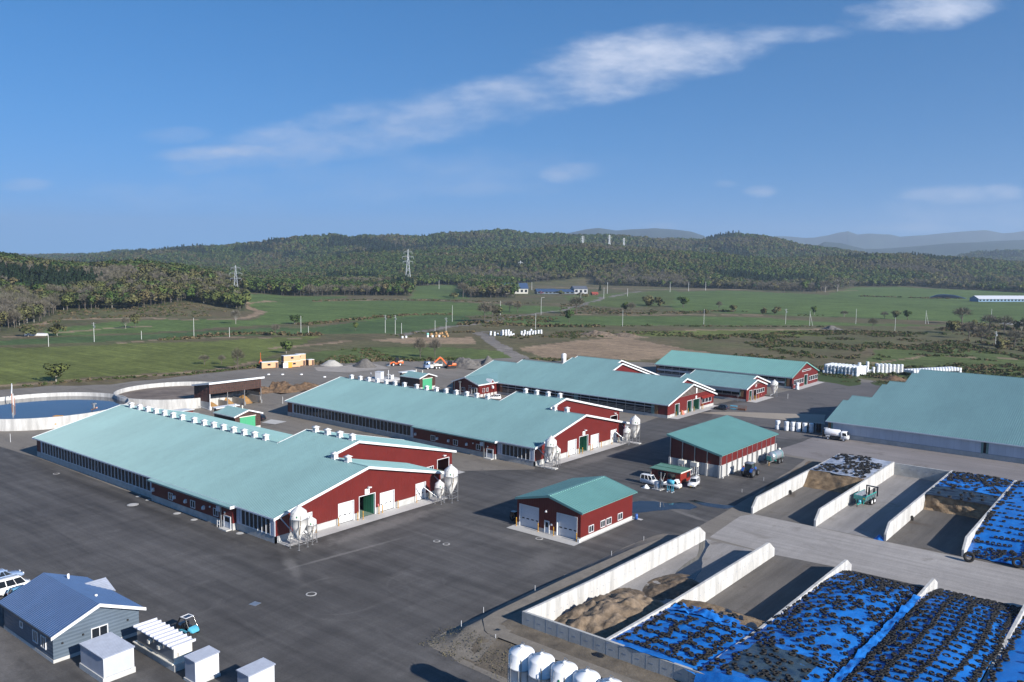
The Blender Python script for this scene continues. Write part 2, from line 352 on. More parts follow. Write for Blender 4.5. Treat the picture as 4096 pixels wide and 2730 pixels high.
    hs = N.new('ShaderNodeHueSaturation'); nset(hs, Saturation=1.24, Value=1.85); L.new(sky.outputs[0], hs.inputs['Color'])
    L.new(hs.outputs[0], mx.inputs[6]); L.new(cr.outputs[0], mx.inputs[7]); L.new(mx.outputs[2], bg.inputs['Color'])
make_world()
# ------------------------------------------------------------------ terrain: one sheet to the mountains
def fwdlat(x, y): return -math.sin(YAW)*x+math.cos(YAW)*y, math.cos(YAW)*x+math.sin(YAW)*y
RIDGES = [   # (bearing, skyline) pairs, depth, front run, back run, tree height on top
 ([(2200,1075),(2300,1060),(2600,1045),(3000,1035),(3300,1022),(3430,1020),(3510,1010),(3620,1013),(3750,1023),(3900,1029),(4096,1046),(4400,1050)], 2050, 520, 500, 14),
 ([(1700,1060),(1900,1012),(2100,990),(2200,972),(2330,969),(2480,978),(2600,985),(2700,1000),(2900,1010),(3100,1030),(3300,1050)], 1900, 480, 400, 14),
 ([(1100,1060),(1300,1020),(1500,1000),(1700,995),(1900,992),(2050,1000),(2200,1010)], 2150, 600, 500, 14),
 ([(350,1026),(500,1015),(700,996),(820,989),(1000,976),(1080,966),(1190,951),(1260,945),(1345,939),(1400,951),(1440,943),(1600,947),(1690,949),(1780,937),(1900,931),(2010,927),(2070,933),(2130,943),(2220,939),(2330,943),(2430,944),(2550,952),(2650,959),(2760,961),(2820,959),(2880,943),(2945,938),(3010,946),(3100,957),(3170,976),(3210,986),(3330,999),(3430,1012),(3600,1040),(3800,1060)], 2900, 750, 700, 14),
 ([(-300,1028),(80,1024),(240,1019),(390,1015),(470,1003),(680,1002),(750,990),(820,985),(880,990),(1000,990),(1200,1010)], 3700, 800, 500, 14),
 ([(-300,1000),(0,1011),(60,1019),(115,1031),(200,1045),(330,1052),(420,1047),(560,1048),(700,1062),(900,1095),(1000,1130)], 950, 380, 500, 12),
 ([(2200,1000),(2260,936),(2340,919),(2385,914),(2460,925),(2520,919),(2610,913),(2700,922),(2760,930),(2810,947),(2860,985)], 9500, 2200, 1500, 0),
 ([(3000,985),(3090,947),(3210,952),(3300,943),(3340,934),(3380,928),(3420,940),(3465,934),(3550,938),(3590,947),(3740,935),(3930,923),(4000,934),(4096,924),(4400,930)], 12000, 2200, 1500, 0),
 ([(3180,1030),(3230,1000),(3290,969),(3360,975),(3450,998),(3500,998),(3680,985),(3810,975),(4096,961),(4400,960)], 7600, 1800, 1200, 0),
 ([(3700,1060),(3840,1022),(3900,1010),(4096,1007),(4400,1005)], 4300, 900, 800, 8)]
def sstep(t): t = np.clip(t, 0, 1); return t*t*(3-2*t)
def terrain_z(x, y):
    x = np.asarray(x, float); y = np.asarray(y, float); f, l = fwdlat(x, y); fs = np.maximum(f, 1.0)
    px = 2048+F0/math.cos(PIT)*l/fs; px = np.clip(px, -300, 4400)
    z = np.zeros_like(x)
    for k, (pts, D, wf, wb, th) in enumerate(RIDGES):
        a = np.array(pts, float); sky = np.interp(px, a[:, 0], a[:, 1])
        Dk = D*(1+0.05*fbm(x, y, 700, 3+k, 2)); hz = H+(yhor(px)-sky)/F0*Dk-th
        w = np.where(f < Dk, sstep((f-(Dk-wf))/wf), 0.35+0.65*sstep(1-(f-Dk)/wb))
        e = sstep((px-a[0, 0]+150)/150)*sstep((a[-1, 0]+150-px)/150) if a[0, 0] > -300 else sstep((a[-1, 0]+150-px)/150)
        if a[-1, 0] >= 4400: e = sstep((px-a[0, 0]+150)/150)
        hz = np.maximum(hz, 0)*w*e*np.where(f > 300, 1, 0)
        amp = min(1.0, D/2500.)*(9 if th else 26)*np.clip(hz/40, 0, 1)*(1-0.75*np.exp(-((f-Dk)/(wf*.25))**2))
        hz = hz+amp*fbm(x, y, 260 if th else 900, 31+k, 4)
        z = np.maximum(z, hz)
    r = np.hypot(x, y); und = 0.35*fbm(x, y, 90, 5, 3)*sstep((f-330)/100)
    return z+und
def dist_poly(X, Y, pts):
    d = np.full(X.shape, 1e9)
    for (ax, ay), (bx, by) in zip(pts[:-1], pts[1:]):
        vx, vy = bx-ax, by-ay; t = np.clip(((X-ax)*vx+(Y-ay)*vy)/(vx*vx+vy*vy+1e-9), 0, 1)
        d = np.minimum(d, np.hypot(X-ax-t*vx, Y-ay-t*vy))
    return d
B_FOREST = [(960,1182),(1280,1186),(1300,1183),(1640,1184),(1660,1146),(1770,1140),(1850,1142),(2130,1138),(2600,1148),(2900,1156),(3140,1166),(3280,1168),(3430,1148),(3700,1150),(4096,1172),(4400,1180)]
F_LEFT = [(-200,1335),(0,1326),(60,1310),(167,1287),(238,1252),(400,1250),(524,1251),(655,1242),(760,1233),(860,1240),(975,1250),(990,1225),(930,1192),(800,1186),(860,1150),(1000,1125),(1150,1105),(1150,1040),(-200,1040)]
def forest_mask(px, py):
    b = np.interp(px, [p[0] for p in B_FOREST], [p[1] for p in B_FOREST])
    m = (py < b) & (px > 960)
    m |= inpoly(px, py, F_LEFT) | ((px <= 960) & (py < 1120))
    m |= inpoly(px, py, [(1865,1192),(2070,1194),(2080,1150),(1850,1140)])


    m &= ~inpoly(px, py, [(1690,1146),(1750,1138),(1770,1138),(1760,1146)])
    m &= ~inpoly(px, py, [(2060,1200),(2060,1138),(2370,1136),(2440,1190)])
    return m
GREEN = {'olive': (0.112, 0.130, 0.035), 'dark': (0.066, 0.103, 0.036), 'mid': (0.086, 0.126, 0.038), 'grass': (0.088, 0.114, 0.036), 'tan': (0.24, 0.175, 0.115), 'grey': (0.19, 0.17, 0.15)}
FIELDS = [
 ([(-80,1392),(300,1385),(600,1372),(900,1362),(1150,1348),(1290,1342),(1150,1400),(1040,1440),(860,1478),(500,1503),(250,1522),(-80,1544)], 'olive'),
 ([(-80,1372),(200,1350),(500,1342),(760,1330),(1000,1315),(1400,1310),(1700,1320),(1700,1333),(1280,1337),(900,1347),(560,1361),(200,1373),(-80,1384)], 'dark'),
 ([(200,1320),(420,1290),(700,1275),(1000,1282),(1060,1262),(1020,1238),(1000,1215),(1250,1200),(1700,1205),(2150,1225),(2330,1235),(2240,1250),(1900,1262),(1600,1280),(1200,1290),(900,1312),(600,1330),(300,1342),(150,1345)], 'mid'),
 ([(1200,1318),(1420,1290),(1700,1264),(1850,1264),(1900,1298),(1750,1310),(1650,1325)], 'dark'),
 ([(2000,1285),(2100,1268),(2300,1264),(2700,1266),(3050,1270),(3300,1290),(3700,1300),(3900,1306),(3300,1302),(2700,1302),(2300,1304),(2050,1302)], 'mid'),
 ([(2700,1240),(2600,1172),(2900,1162),(3300,1180),(3420,1150),(3600,1150),(4150,1172),(4150,1292),(3850,1290),(3500,1275),(3100,1260),(2900,1252)], 'mid'),
 ([(2250,1182),(2700,1162),(2700,1220),(2480,1233),(2300,1215)], 'grass'),
 ([(830,1195),(1040,1185),(1380,1186),(1380,1194),(1100,1208),(900,1240),(820,1215)], 'mid'),
 ([(1640,1186),(1660,1144),(1870,1140),(1880,1196),(1650,1198)], 'mid'),
 ([(1000,1448),(1280,1408),(1500,1388),(1800,1388),(2000,1405),(2080,1442),(1800,1446),(1300,1440)], 'grass'),
 ([(2300,1340),(2600,1325),(3200,1320),(3300,1345),(2700,1345)], 'olive'),
 ([(3400,1510),(3500,1400),(3800,1380),(4150,1430),(4150,1520)], 'grass'),
 ([(1480,1362),(1640,1350),(1890,1350),(1900,1376),(1640,1378)], 'tan'),
 ([(2070,1392),(2300,1362),(2520,1352),(2700,1387),(2850,1412),(2640,1436),(2450,1444),(2200,1438)], 'tan'),
 ([(2330,1345),(2400,1333),(2500,1338),(2620,1352),(2500,1355)], 'tan'),
]
ROADS = [([(195,1333),(490,1310),(570,1304),(605,1308)], 3.0, 'tan'), ([(143,1299),(240,1281),(357,1274),(600,1274),(830,1280),(950,1278),(1025,1263),(1041,1254),(1005,1239),(975,1224),(1070,1209),(1118,1208)], 3.5, 'tan'),
 ([(480,1373),(650,1356),(890,1352),(1250,1356)], 2.0, 'tan'), ([(760,1192),(980,1189)], 5, 'tan'), ([(1100,1392),(1180,1385),(1400,1366)], 2.5, 'tan'),
 ([(2300,1257),(2600,1261),(3070,1261)], 3.5, 'tan'), ([(2760,1322),(3300,1318)], 3.5, 'tan'), ([(3220,1168),(3430,1163)], 5, 'tan'),
 ([(2095,1438),(2050,1415),(1985,1378),(1950,1352),(1910,1332)], 3.6, 'grey'), ([(1910,1332),(1960,1325),(2050,1322)], 2, 'grey'), ([(1600,1342),(1720,1322),(1860,1300),(2040,1272),(2280,1236),(2420,1190),(2560,1166)], 3.0, 'grey'),
 ([(1660,1140),(1760,1138),(2000,1146),(2600,1158),(3000,1160)], 8, 'tan'), ([(1250,1208),(1640,1196),(2000,1212)], 4, 'tan'), ([(0,1350),(120,1345)], 3, 'tan'),
 ([(-80,1548),(250,1528),(500,1509),(860,1484),(1030,1446)], 1.5, 'tan'), ([(3480,1455),(3700,1425),(4100,1440)], 1.2, 'tan')]
def make_terrain():
    az = np.concatenate([np.linspace(-180, -46, 24), np.arange(-42, 42.01, 0.12), np.linspace(46, 176, 23)]); az = np.radians(az)
    rr = [0.5, 10, 20, 30]; r = 36.0
    while r < 15500: rr.append(r); r *= 1.0125 if r < 3200 else 1.03
    rr = np.array(rr+[22000., 40000.]); nr, na = len(rr), len(az)
    A, R = np.meshgrid(az, rr); th = PI/2+YAW-A; X = R*np.cos(th); Y = R*np.sin(th)
    Z = terrain_z(X, Y); Z[R > 16000] = -5
    f, l = fwdlat(X, Y); vis = f > 20; k = np.where(vis, f, 1e3)
    PX, PY, _k = proj(np.stack([np.where(vis, X, 0), np.where(vis, Y, 100), np.zeros_like(X)], -1))
    C = np.empty(X.shape+(3,)); base = np.array([0.092, 0.095, 0.042]); brown = np.array([0.125, 0.100, 0.058])
    t = np.clip(0.5+1.1*fbm(X, Y, 40, 1, 4), 0, 1)[..., None]; C[:] = base*t+brown*(1-t)
    wx = X+3.5*fbm(X, Y, 22, 9, 3)*np.clip(R/400, .3, 2.5); wy = Y+3.5*fbm(X, Y, 22, 10, 3)*np.clip(R/400, .3, 2.5)
    for pts, c in FIELDS:
        w = [gp(*p) for p in pts]; m = inpoly(wx, wy, w) & vis
        tone = (1+0.16*fbm(X, Y, 70, 21, 3)+0.10*fbm(X, Y, 14, 22, 2))[m][:, None]; C[m] = np.array(GREEN[c])*tone
    for pts, wd, c in ROADS:
        w = [gp(*p) for p in pts]; d = dist_poly(wx, wy, w); m = (d < wd) & vis & (f > 150); C[m] = np.array(GREEN[c])*(1+0.2*fbm(X, Y, 8, 4, 3))[m][:, None]
    fm = forest_mask(PX, PY) & vis & (f > 350)
    C[fm] = np.array([0.055, 0.060, 0.030])*(1+0.3*fbm(X, Y, 30, 6, 3))[fm][:, None]
    far = f > 3300; C[far] = np.array([0.022, 0.036, 0.024])*(1+0.35*fbm(X, Y, 90, 8, 4))[far][:, None]
    idx = np.arange(nr*na).reshape(nr, na); q = []
    a0 = idx[:-1, :]; a1 = np.roll(idx, -1, 1)[:-1, :]; b0 = idx[1:, :]; b1 = np.roll(idx, -1, 1)[1:, :]
    F = np.stack([a0, b0, b1, a1], -1).reshape(-1, 4)[:, ::-1]
    me = bpy.data.meshes.new('ground'); V = np.stack([X, Y, Z], -1).reshape(-1, 3)
    me.vertices.add(len(V)); me.vertices.foreach_set('co', V.ravel()); me.loops.add(F.size); me.loops.foreach_set('vertex_index', F.ravel().astype(np.int32))
    me.polygons.add(len(F)); me.polygons.foreach_set('loop_start', np.arange(0, F.size, 4, dtype=np.int32)); me.polygons.foreach_set('use_smooth', np.ones(len(F), bool)); me.update(calc_edges=True)
    at = me.attributes.new('cover', 'FLOAT_COLOR', 'POINT'); at.data.foreach_set('color', np.concatenate([C.reshape(-1, 3), np.ones((len(V), 1))], 1).ravel())
    m = bpy.data.materials.new('farmland'); m.use_nodes = True; nt = m.node_tree; L = nt.links; b = nt.nodes['Principled BSDF']; nset(b, **{'Roughness': 0.95, 'Specular IOR Level': 0.15})
    a = nt.nodes.new('ShaderNodeAttribute'); a.attribute_name = 'cover'; g = nt.nodes.new('ShaderNodeNewGeometry')
    prev = a.outputs['Color']
    for sc, lo_, hi_, dt in ((0.035, .80, 1.22, 4), (0.30, .72, 1.30, 5), (1.6, .75, 1.28, 4)):
        n = nt.nodes.new('ShaderNodeTexNoise'); nset(n, Scale=sc, Detail=dt, Roughness=0.65); L.new(g.outputs['Position'], n.inputs['Vector'])
        mr = nt.nodes.new('ShaderNodeMapRange'); nset(mr, **{'From Min': .3, 'From Max': .7, 'To Min': lo_, 'To Max': hi_}); L.new(n.outputs['Fac'], mr.inputs[0])
        mx = nt.nodes.new('ShaderNodeMix'); mx.data_type = 'RGBA'; mx.blend_type = 'MULTIPLY'; mx.inputs[0].default_value = 1; L.new(prev, mx.inputs[6]); L.new(mr.outputs[0], mx.inputs[7]); prev = mx.outputs[2]
    for rz_, sc in ((.6, (.012, .30, 1)), (-.5, (.02, .5, 1))):
        mp = nt.nodes.new('ShaderNodeMapping'); mp.inputs['Rotation'].default_value = (0, 0, rz_); mp.inputs['Scale'].default_value = sc; L.new(g.outputs['Position'], mp.inputs[0]); n = nt.nodes.new('ShaderNodeTexNoise'); nset(n, Scale=1.0, Detail=4.0); L.new(mp.outputs[0], n.inputs['Vector'])
        mr = nt.nodes.new('ShaderNodeMapRange'); nset(mr, **{'From Min': .3, 'From Max': .7, 'To Min': .86, 'To Max': 1.14}); L.new(n.outputs['Fac'], mr.inputs[0]); mx = nt.nodes.new('ShaderNodeMix'); mx.data_type = 'RGBA'; mx.blend_type = 'MULTIPLY'; mx.inputs[0].default_value = 1; L.new(prev, mx.inputs[6]); L.new(mr.outputs[0], mx.inputs[7]); prev = mx.outputs[2]
    L.new(prev, b.inputs['Base Color'])
    n = nt.nodes.new('ShaderNodeTexNoise'); nset(n, Scale=1.2, Detail=5); L.new(g.outputs['Position'], n.inputs['Vector']); bp = nt.nodes.new('ShaderNodeBump'); nset(bp, Strength=0.5, Distance=0.25); L.new(n.outputs['Fac'], bp.inputs['Height']); L.new(bp.outputs[0], b.inputs['Normal'])
    me.materials.append(m); o = bpy.data.objects.new('ground', me); COL.objects.link(o); o['kind'] = 'structure'
make_terrain()

# ------------------------------------------------------------------ yard surfaces, each sheet 4 mm above the one below
def ground_mat(name, c1, c2, streak=None, big=0.03, fine=0.14, rough=0.85, spec=0.3, c3=None, seed=0, rot=0.0, patch=None, spots=(), rings=()):
    m = bpy.data.materials.new(name); m.use_nodes = True; nt = m.node_tree; L = nt.links; N = nt.nodes; b = N['Principled BSDF']; nset(b, **{'Roughness': rough, 'Specular IOR Level': spec})
    g = N.new('ShaderNodeNewGeometry'); pos = N.new('ShaderNodeMapping'); pos.inputs['Location'].default_value = (seed*13.7, seed*7.1, 0); pos.inputs['Rotation'].default_value = (0, 0, rot); L.new(g.outputs['Position'], pos.inputs[0])
    def noise(sc, det, stretch=None, dist=0.0):
        src = pos.outputs[0]
        if stretch: mp = N.new('ShaderNodeMapping'); mp.inputs['Scale'].default_value = stretch; L.new(src, mp.inputs[0]); src = mp.outputs[0]
        n = N.new('ShaderNodeTexNoise'); nset(n, Scale=sc, Detail=det, Roughness=0.62, Distortion=dist); L.new(src, n.inputs['Vector']); return n.outputs['Fac']
    def ramp(f, a, b_, ca, cb):
        r = N.new('ShaderNodeValToRGB'); r.color_ramp.elements[0].position = a; r.color_ramp.elements[1].position = b_; r.color_ramp.elements[0].color = rgba(ca); r.color_ramp.elements[1].color = rgba(cb); L.new(f, r.inputs[0]); return r.outputs[0]
    def mul(x, f, lo_, hi_):
        mr = N.new('ShaderNodeMapRange'); nset(mr, **{'From Min': .3, 'From Max': .7, 'To Min': lo_, 'To Max': hi_}); L.new(f, mr.inputs[0])
        mx = N.new('ShaderNodeMix'); mx.data_type = 'RGBA'; mx.blend_type = 'MULTIPLY'; mx.inputs[0].default_value = 1; L.new(x, mx.inputs[6]); L.new(mr.outputs[0], mx.inputs[7]); return mx.outputs[2]
    c = ramp(noise(big, 6), .34, .68, c1, c2)
    if streak: 
        for (sx, sy, lo_, hi_) in streak: c = mul(c, noise(1.0, 5, (sx, sy, 1), 0.4), lo_, hi_)
    if c3:
        mk = N.new('ShaderNodeMapRange'); nset(mk, **{'From Min': patch or .58, 'From Max': (patch or .58)+.14}); L.new(noise(0.16, 7, None, 0.8), mk.inputs[0])
        mx = N.new('ShaderNodeMix'); mx.data_type = 'RGBA'; L.new(mk.outputs[0], mx.inputs[0]); L.new(c, mx.inputs[6]); mx.inputs[7].default_value = rgba(c3); c = mx.outputs[2]
    sn = noise(.5, 6) if spots or rings else None
    for x, y, rx, ry, a_, st in list(spots)+[(q[0], q[1], q[2], q[2], None, q[3]) for q in rings]:
        mp = N.new('ShaderNodeMapping'); mp.vector_type = 'TEXTURE'; mp.inputs['Location'].default_value = (x, y, 0); mp.inputs['Rotation'].default_value = (0, 0, a_ or 0); mp.inputs['Scale'].default_value = (rx, ry, 1e6); L.new(g.outputs['Position'], mp.inputs[0])
        ln = N.new('ShaderNodeVectorMath'); ln.operation = 'LENGTH'; L.new(mp.outputs[0], ln.inputs[0]); q = N.new('ShaderNodeMath'); q.operation = 'MULTIPLY_ADD'; q.inputs[1].default_value = 1.3 if a_ is not None else .05; L.new(sn, q.inputs[0]); L.new(ln.outputs['Value'], q.inputs[2])
        mr = N.new('ShaderNodeMapRange'); mr.interpolation_type = 'SMOOTHSTEP'; t_ = abs(st)
        if a_ is not None: nset(mr, **{'From Min': .9, 'From Max': 1.7, 'To Min': t_, 'To Max': 0.0}); L.new(q.outputs[0], mr.inputs[0])
        else:
            ab = N.new('ShaderNodeMath'); ab.operation = 'SUBTRACT'; L.new(q.outputs[0], ab.inputs[0]); ab.inputs[1].default_value = 1.025; a2 = N.new('ShaderNodeMath'); a2.operation = 'ABSOLUTE'; L.new(ab.outputs[0], a2.inputs[0]); nset(mr, **{'From Min': .012, 'From Max': .05, 'To Min': t_, 'To Max': 0.0}); L.new(a2.outputs[0], mr.inputs[0])
        mx = N.new('ShaderNodeMix'); mx.data_type = 'RGBA'; fq = mr.outputs[0]
        if a_ is None: m3 = N.new('ShaderNodeMapRange'); nset(m3, **{'From Min': .45, 'From Max': .6}); L.new(noise(.12, 3), m3.inputs[0]); m4 = N.new('ShaderNodeMath'); m4.operation = 'MULTIPLY'; L.new(mr.outputs[0], m4.inputs[0]); L.new(m3.outputs[0], m4.inputs[1]); fq = m4.outputs[0]
        L.new(fq, mx.inputs[0]); L.new(c, mx.inputs[6]); mx.inputs[7].default_value = (.19, .178, .168, 1) if st > 0 else (.028, .026, .025, 1); c = mx.outputs[2]
    c = mul(c, noise(3.5, 4), 1-fine, 1+fine); c = mul(c, noise(14, 2), 1-fine*.8, 1+fine*.8); L.new(c, b.inputs['Base Color'])
    bp = N.new('ShaderNodeBump'); nset(bp, Strength=0.35, Distance=0.05); L.new(noise(9, 3), bp.inputs['Height']); L.new(bp.outputs[0], b.inputs['Normal'])
    return m
G_GRAV = ground_mat('yard_gravel', (0.150, 0.132, 0.112), (0.215, 0.195, 0.170), [(0.03, .35, .88, 1.12)], c3=(0.10, 0.088, 0.076), seed=1)
G_ASPH = ground_mat('yard_asphalt', (0.060, 0.0565, 0.0545), (0.090, 0.0855, 0.083), [(0.045, .55, .72, 1.30), (.5, .06, .85, 1.18)], fine=.12, seed=2, c3=(0.105, 0.099, 0.096), patch=.60, rough=.8,
    spots=[(-101.5, 93, 2.6, 17, 0, .55), (-98.5, 84, 5, 6, .4, .3), (-101.5, 158, 2.6, 17, 0, .5), (-99, 72, 1.2, 9, 1.1, .55), (-96, 80, .5, 14, -.12, .6), (-80, 101.5, 8, 2.4, 0, .35), (-72, 96, 3, 8, .2, .3), (-66, 131, 8, .8, -.25, .6), (-72, 134, 9, 1.3, -.3, .3), (-95, 128, 8, 14, .3, .25), (-86, 140, 9, 3, .2, .2), (-150, 71.5, 46, 1.8, 0, -.55), (-102, 73, 3.4, 3, 0, -.6), (-103, 138, 4, 2.5, 0, -.5), (-121, 60, 30, 4, .12, .12), (-84, 72, 14, 9, .5, -.2), (-70, 75, 6, 14, .1, -.15), (-92, 44, 10, 6, 0, -.3), (-101, 33, 14, 4, -.1, .5), (-64, 90, 2.5, 26, 0, .15), (-62, 55, 20, 5, 0, -.2)],
    rings=[(-84.6, 69, 6.2, .16), (-83, 70, 7.6, .09), (-78.5, 79, 5.2, .15), (-97, 57, 16, .1), (-70, 60, 22, .1), (-120, 45, 30, .08)])
G_WORN = ground_mat('worn_concrete_lane', (0.165, 0.150, 0.148), (0.225, 0.205, 0.200), [(.05, .4, .85, 1.12)], seed=3, c3=(0.13, 0.115, 0.105), fine=.08)
G_MIDA = ground_mat('grey_asphalt', (0.088, 0.082, 0.080), (0.130, 0.121, 0.118), [(.05, .5, .82, 1.18)], seed=4, c3=(0.07, 0.066, 0.064), fine=.1)
G_APRON = ground_mat('apron_concrete', (0.255, 0.238, 0.225), (0.340, 0.318, 0.300), [(.06, .9, .82, 1.14), (.9, .15, .94, 1.06)], seed=5, c3=(0.20, 0.182, 0.165), fine=.08, patch=.6)
G_SLAB = ground_mat('bunker_floor', (0.085, 0.077, 0.070), (0.140, 0.128, 0.116), [(.7, .06, .8, 1.2)], seed=6, c3=(0.072, 0.056, 0.042), fine=.1)
G_SLABL = ground_mat('bunker_floor_pale', (0.20, 0.19, 0.185), (0.28, 0.265, 0.255), [(.7, .08, .85, 1.15)], seed=7, c3=(0.14, 0.125, 0.11), fine=.1)
G_PAD = ground_mat('pad_concrete', (0.40, 0.39, 0.375), (0.49, 0.48, 0.465), [(.3, .5, .92, 1.06)], seed=8, fine=.05)
G_BEIGE = ground_mat('beige_pad', (0.27, 0.23, 0.185), (0.33, 0.285, 0.235), seed=9, fine=.08)
G_EARTH = ground_mat('earth', (0.085, 0.065, 0.047), (0.15, 0.118, 0.088), seed=10, fine=.2, c3=(.24, .17, .10))
G_GRASS = ground_mat('verge_grass', (0.038, 0.062, 0.018), (0.075, 0.092, 0.032), seed=11, fine=.3, spec=.15, c3=(.12, .095, .05), patch=.62)
def sheet(name, pts, z, m, px=True, jag=0.0, step=3.0, seed=0):
    w = [gp(*p) for p in pts] if px else pts
    if jag:
        out = []; n = len(w)
        for i in range(n):
            (ax, ay), (bx, by) = w[i], w[(i+1) % n]; L_ = math.hypot(bx-ax, by-ay); k = max(1, int(L_/step))
            for j in range(k):
                t = j/k; x, y = ax+(bx-ax)*t, ay+(by-ay)*t; nx, ny = -(by-ay)/(L_+1e-9), (bx-ax)/(L_+1e-9); d = jag*float(fbm(x, y, 6, seed+3, 3))*1.6
                out.append((x+nx*d, y+ny*d))
        w = out
    mb = MB(); mb.poly([(x, y, z) for x, y in w]); o = struct(mb, name, m, fix=False)
    if o.data.polygons[0].normal.z < 0: o.data.flip_normals()
    return o
sheet('gravel_yard', [(-900,1600),(-300,1580),(0,1562),(208,1545),(446,1540),(700,1508),(860,1492),(1000,1479),(1115,1467),(1255,1459),(1510,1447),(1700,1446),(1806,1442),(2000,1436),(2100,1432),(2200,1446),(2560,1450),(2800,1462),(3270,1504),(3400,1512),(3560,1530),(3800,1545),(4300,1600),(6000,2200),(5200,2900),(2500,3400),(-200,3000)], 0.02, G_GRAV, jag=1.6)
AY = [(-212,73.5),(-193,75),(-122,75),(-120,100),(-118,127),(-108,141),(-113,170),(-116,209),(-113,250),(-109,262),(-107,287),(-104,315),(-88,322),(-72,250),(-72,190),(-74,186),(-66,186),(-63,150),(-62,126),(-59,122),(-58,120.5),(-62.5,119),(-66,112),(-66.3,68),(-60,65.5),(-30,65.2),(-5,65),(0,20),(-30,-30),(-150,-60),(-230,20)]
sheet('asphalt_yard', AY, 0.024, G_ASPH, px=False, jag=0.25)
sheet('grey_asphalt_lane', [(-112.6,238),(-108.5,251),(-107,266),(-107.3,287),(-105,316),(-84,330),(-73,262),(-71,236),(-72,217),(-76,206),(-88,203),(-101,207)], 0.028, G_MIDA, px=False, jag=0.9)
sheet('concrete_lane', [(-74.5,188.2),(-73,214.9),(40,214.9),(40,186),(-25,185.8),(-58.5,186.2),(-66,188)], 0.028, G_WORN, px=False, jag=0.35)
sheet('beige_concrete_pad', [(2790,1652),(2920,1648),(3300,1660),(3300,1700),(3130,1680)], 0.032, G_BEIGE, jag=.2)
sheet('worn_passage', [(-121.5,128),(-117.2,127),(-106,138.5),(-107,140.2),(-190,140.2),(-200,128)], 0.028, G_GRAV, px=False, jag=.3)
sheet('apron', [(-58.3,122.6),(-59.2,136.5),(-58,139.2),(40,139.4),(40,123.4),(-14.5,123.4),(-36.2,122.7),(-47,121.6)], 0.032, G_APRON, px=False, jag=0.12)
sheet('dry_ground_patch', [(-62.5,150),(-65,186),(-57,186),(-57.5,168),(-59.3,142)], 0.03, G_EARTH, px=False, jag=.8)
sheet('bunker_slab_far', [(-58.3,139.2),(-58.3,185.6),(-47.3,185.6),(-47.3,139.4)], 0.036, G_SLAB, px=False)
sheet('bunker_slab_pale', [(-47.3,139.4),(-47.3,185.6),(-36.2,185.6),(-36.2,139.5)], 0.036, G_SLABL, px=False)
sheet('bunker_slab_brown', [(-36.2,139.5),(-36.2,185.6),(12,185.6),(12,139.6)], 0.036, G_SLAB, px=False)
sheet('bunker_slab_muddy', [(-58.3,75),(-58.3,121.4),(-47,121.6),(-47,75)], 0.036, G_SLABL, px=False)
sheet('bunker_slab_near', [(-47,75),(-47,121.6),(-36.2,122.7),(-14.5,123.4),(12,123.4),(12,75)], 0.036, G_SLAB, px=False)
sheet('barn_end_pad', [(-107.4,75.8),(-104.5,75.8),(-104.4,111.0),(-107.4,111.3)], 0.10, G_PAD, px=False)
sheet('barn_end_pad', [(-107.4,140.8),(-104.5,140.8),(-104.4,176.0),(-107.4,176.3)], 0.10, G_PAD, px=False)
sheet('barn_end_pad', [(-113.4,209.6),(-110.4,209.6),(-110.4,238.5),(-113.4,238.5)], 0.10, G_PAD, px=False)
sheet('barn_end_pad', [(-108.8,251.5),(-105.4,251.5),(-105.4,266.0),(-108.8,266.0)], 0.10, G_PAD, px=False)
sheet('barn_end_pad', [(-108.1,287.8),(-105.2,287.4),(-105.2,313.2),(-108.1,313.2)], 0.10, G_PAD, px=False)
sheet('barn_side_pad', [(-117.9,120),(-115.0,120),(-115.0,127.2),(-117.9,127.2)], 0.08, G_PAD, px=False)
sheet('barn_side_pad', [(-117.9,185),(-115.0,185),(-115.0,192.2),(-117.9,192.2)], 0.08, G_PAD, px=False)
sheet('garage_pad', [(-85.6,104.7),(-72.1,104.7),(-72.1,122.8),(-70.9,122.8),(-70.9,123.6),(-85.6,123.6)], 0.09, G_PAD, px=False)
sheet('manhole_slab', [(1047,1692),(1085,1679),(1147,1688),(1100,1699)], 0.06, G_PAD)
sheet('storage_lane', [(-74.5,150),(-74.5,186.5),(-66,186.5),(-62.8,150)], 0.03, G_ASPH, px=False, jag=.3)
sheet('grass_verge', [(3262,1500),(3300,1494),(3420,1508),(3448,1524),(3440,1540),(3400,1546),(3278,1526)], 0.03, G_GRASS, jag=.8)
sheet('grass_verge', [(3480,1534),(3520,1524),(3640,1530),(3660,1548),(3560,1548),(3490,1542)], 0.03, G_GRASS, jag=.8)
# water standing on the yard and in the first bunker
for w in ([(2520,2012),(2560,2004),(2620,2006),(2680,2014),(2720,2008),(2760,2012),(2790,2030),(2760,2042),(2700,2040),(2620,2046),(2545,2052),(2515,2050)], [(2740,2004),(2780,2000),(2830,2014),(2900,2022),(2940,2026),(2900,2036),(2830,2026)], [(2790,2150),(2830,2150),(2850,2180),(2800,2260),(2770,2320),(2700,2340),(2720,2290),(2780,2230)], [(2580,2340),(2650,2370),(2660,2400),(2600,2400)]):
    sheet('puddle', w, 0.042, M_PUD, jag=0.55, step=0.6)
# hard-packed dusty tracks
sheet('gravel_track_dust', [(1250,1470),(1500,1455),(1560,1475),(1400,1490),(1280,1485)], 0.026, mat('pale_dust', (0.30, .27, .24), .95, var=.12, scale=.3, pos=True), jag=1.0)
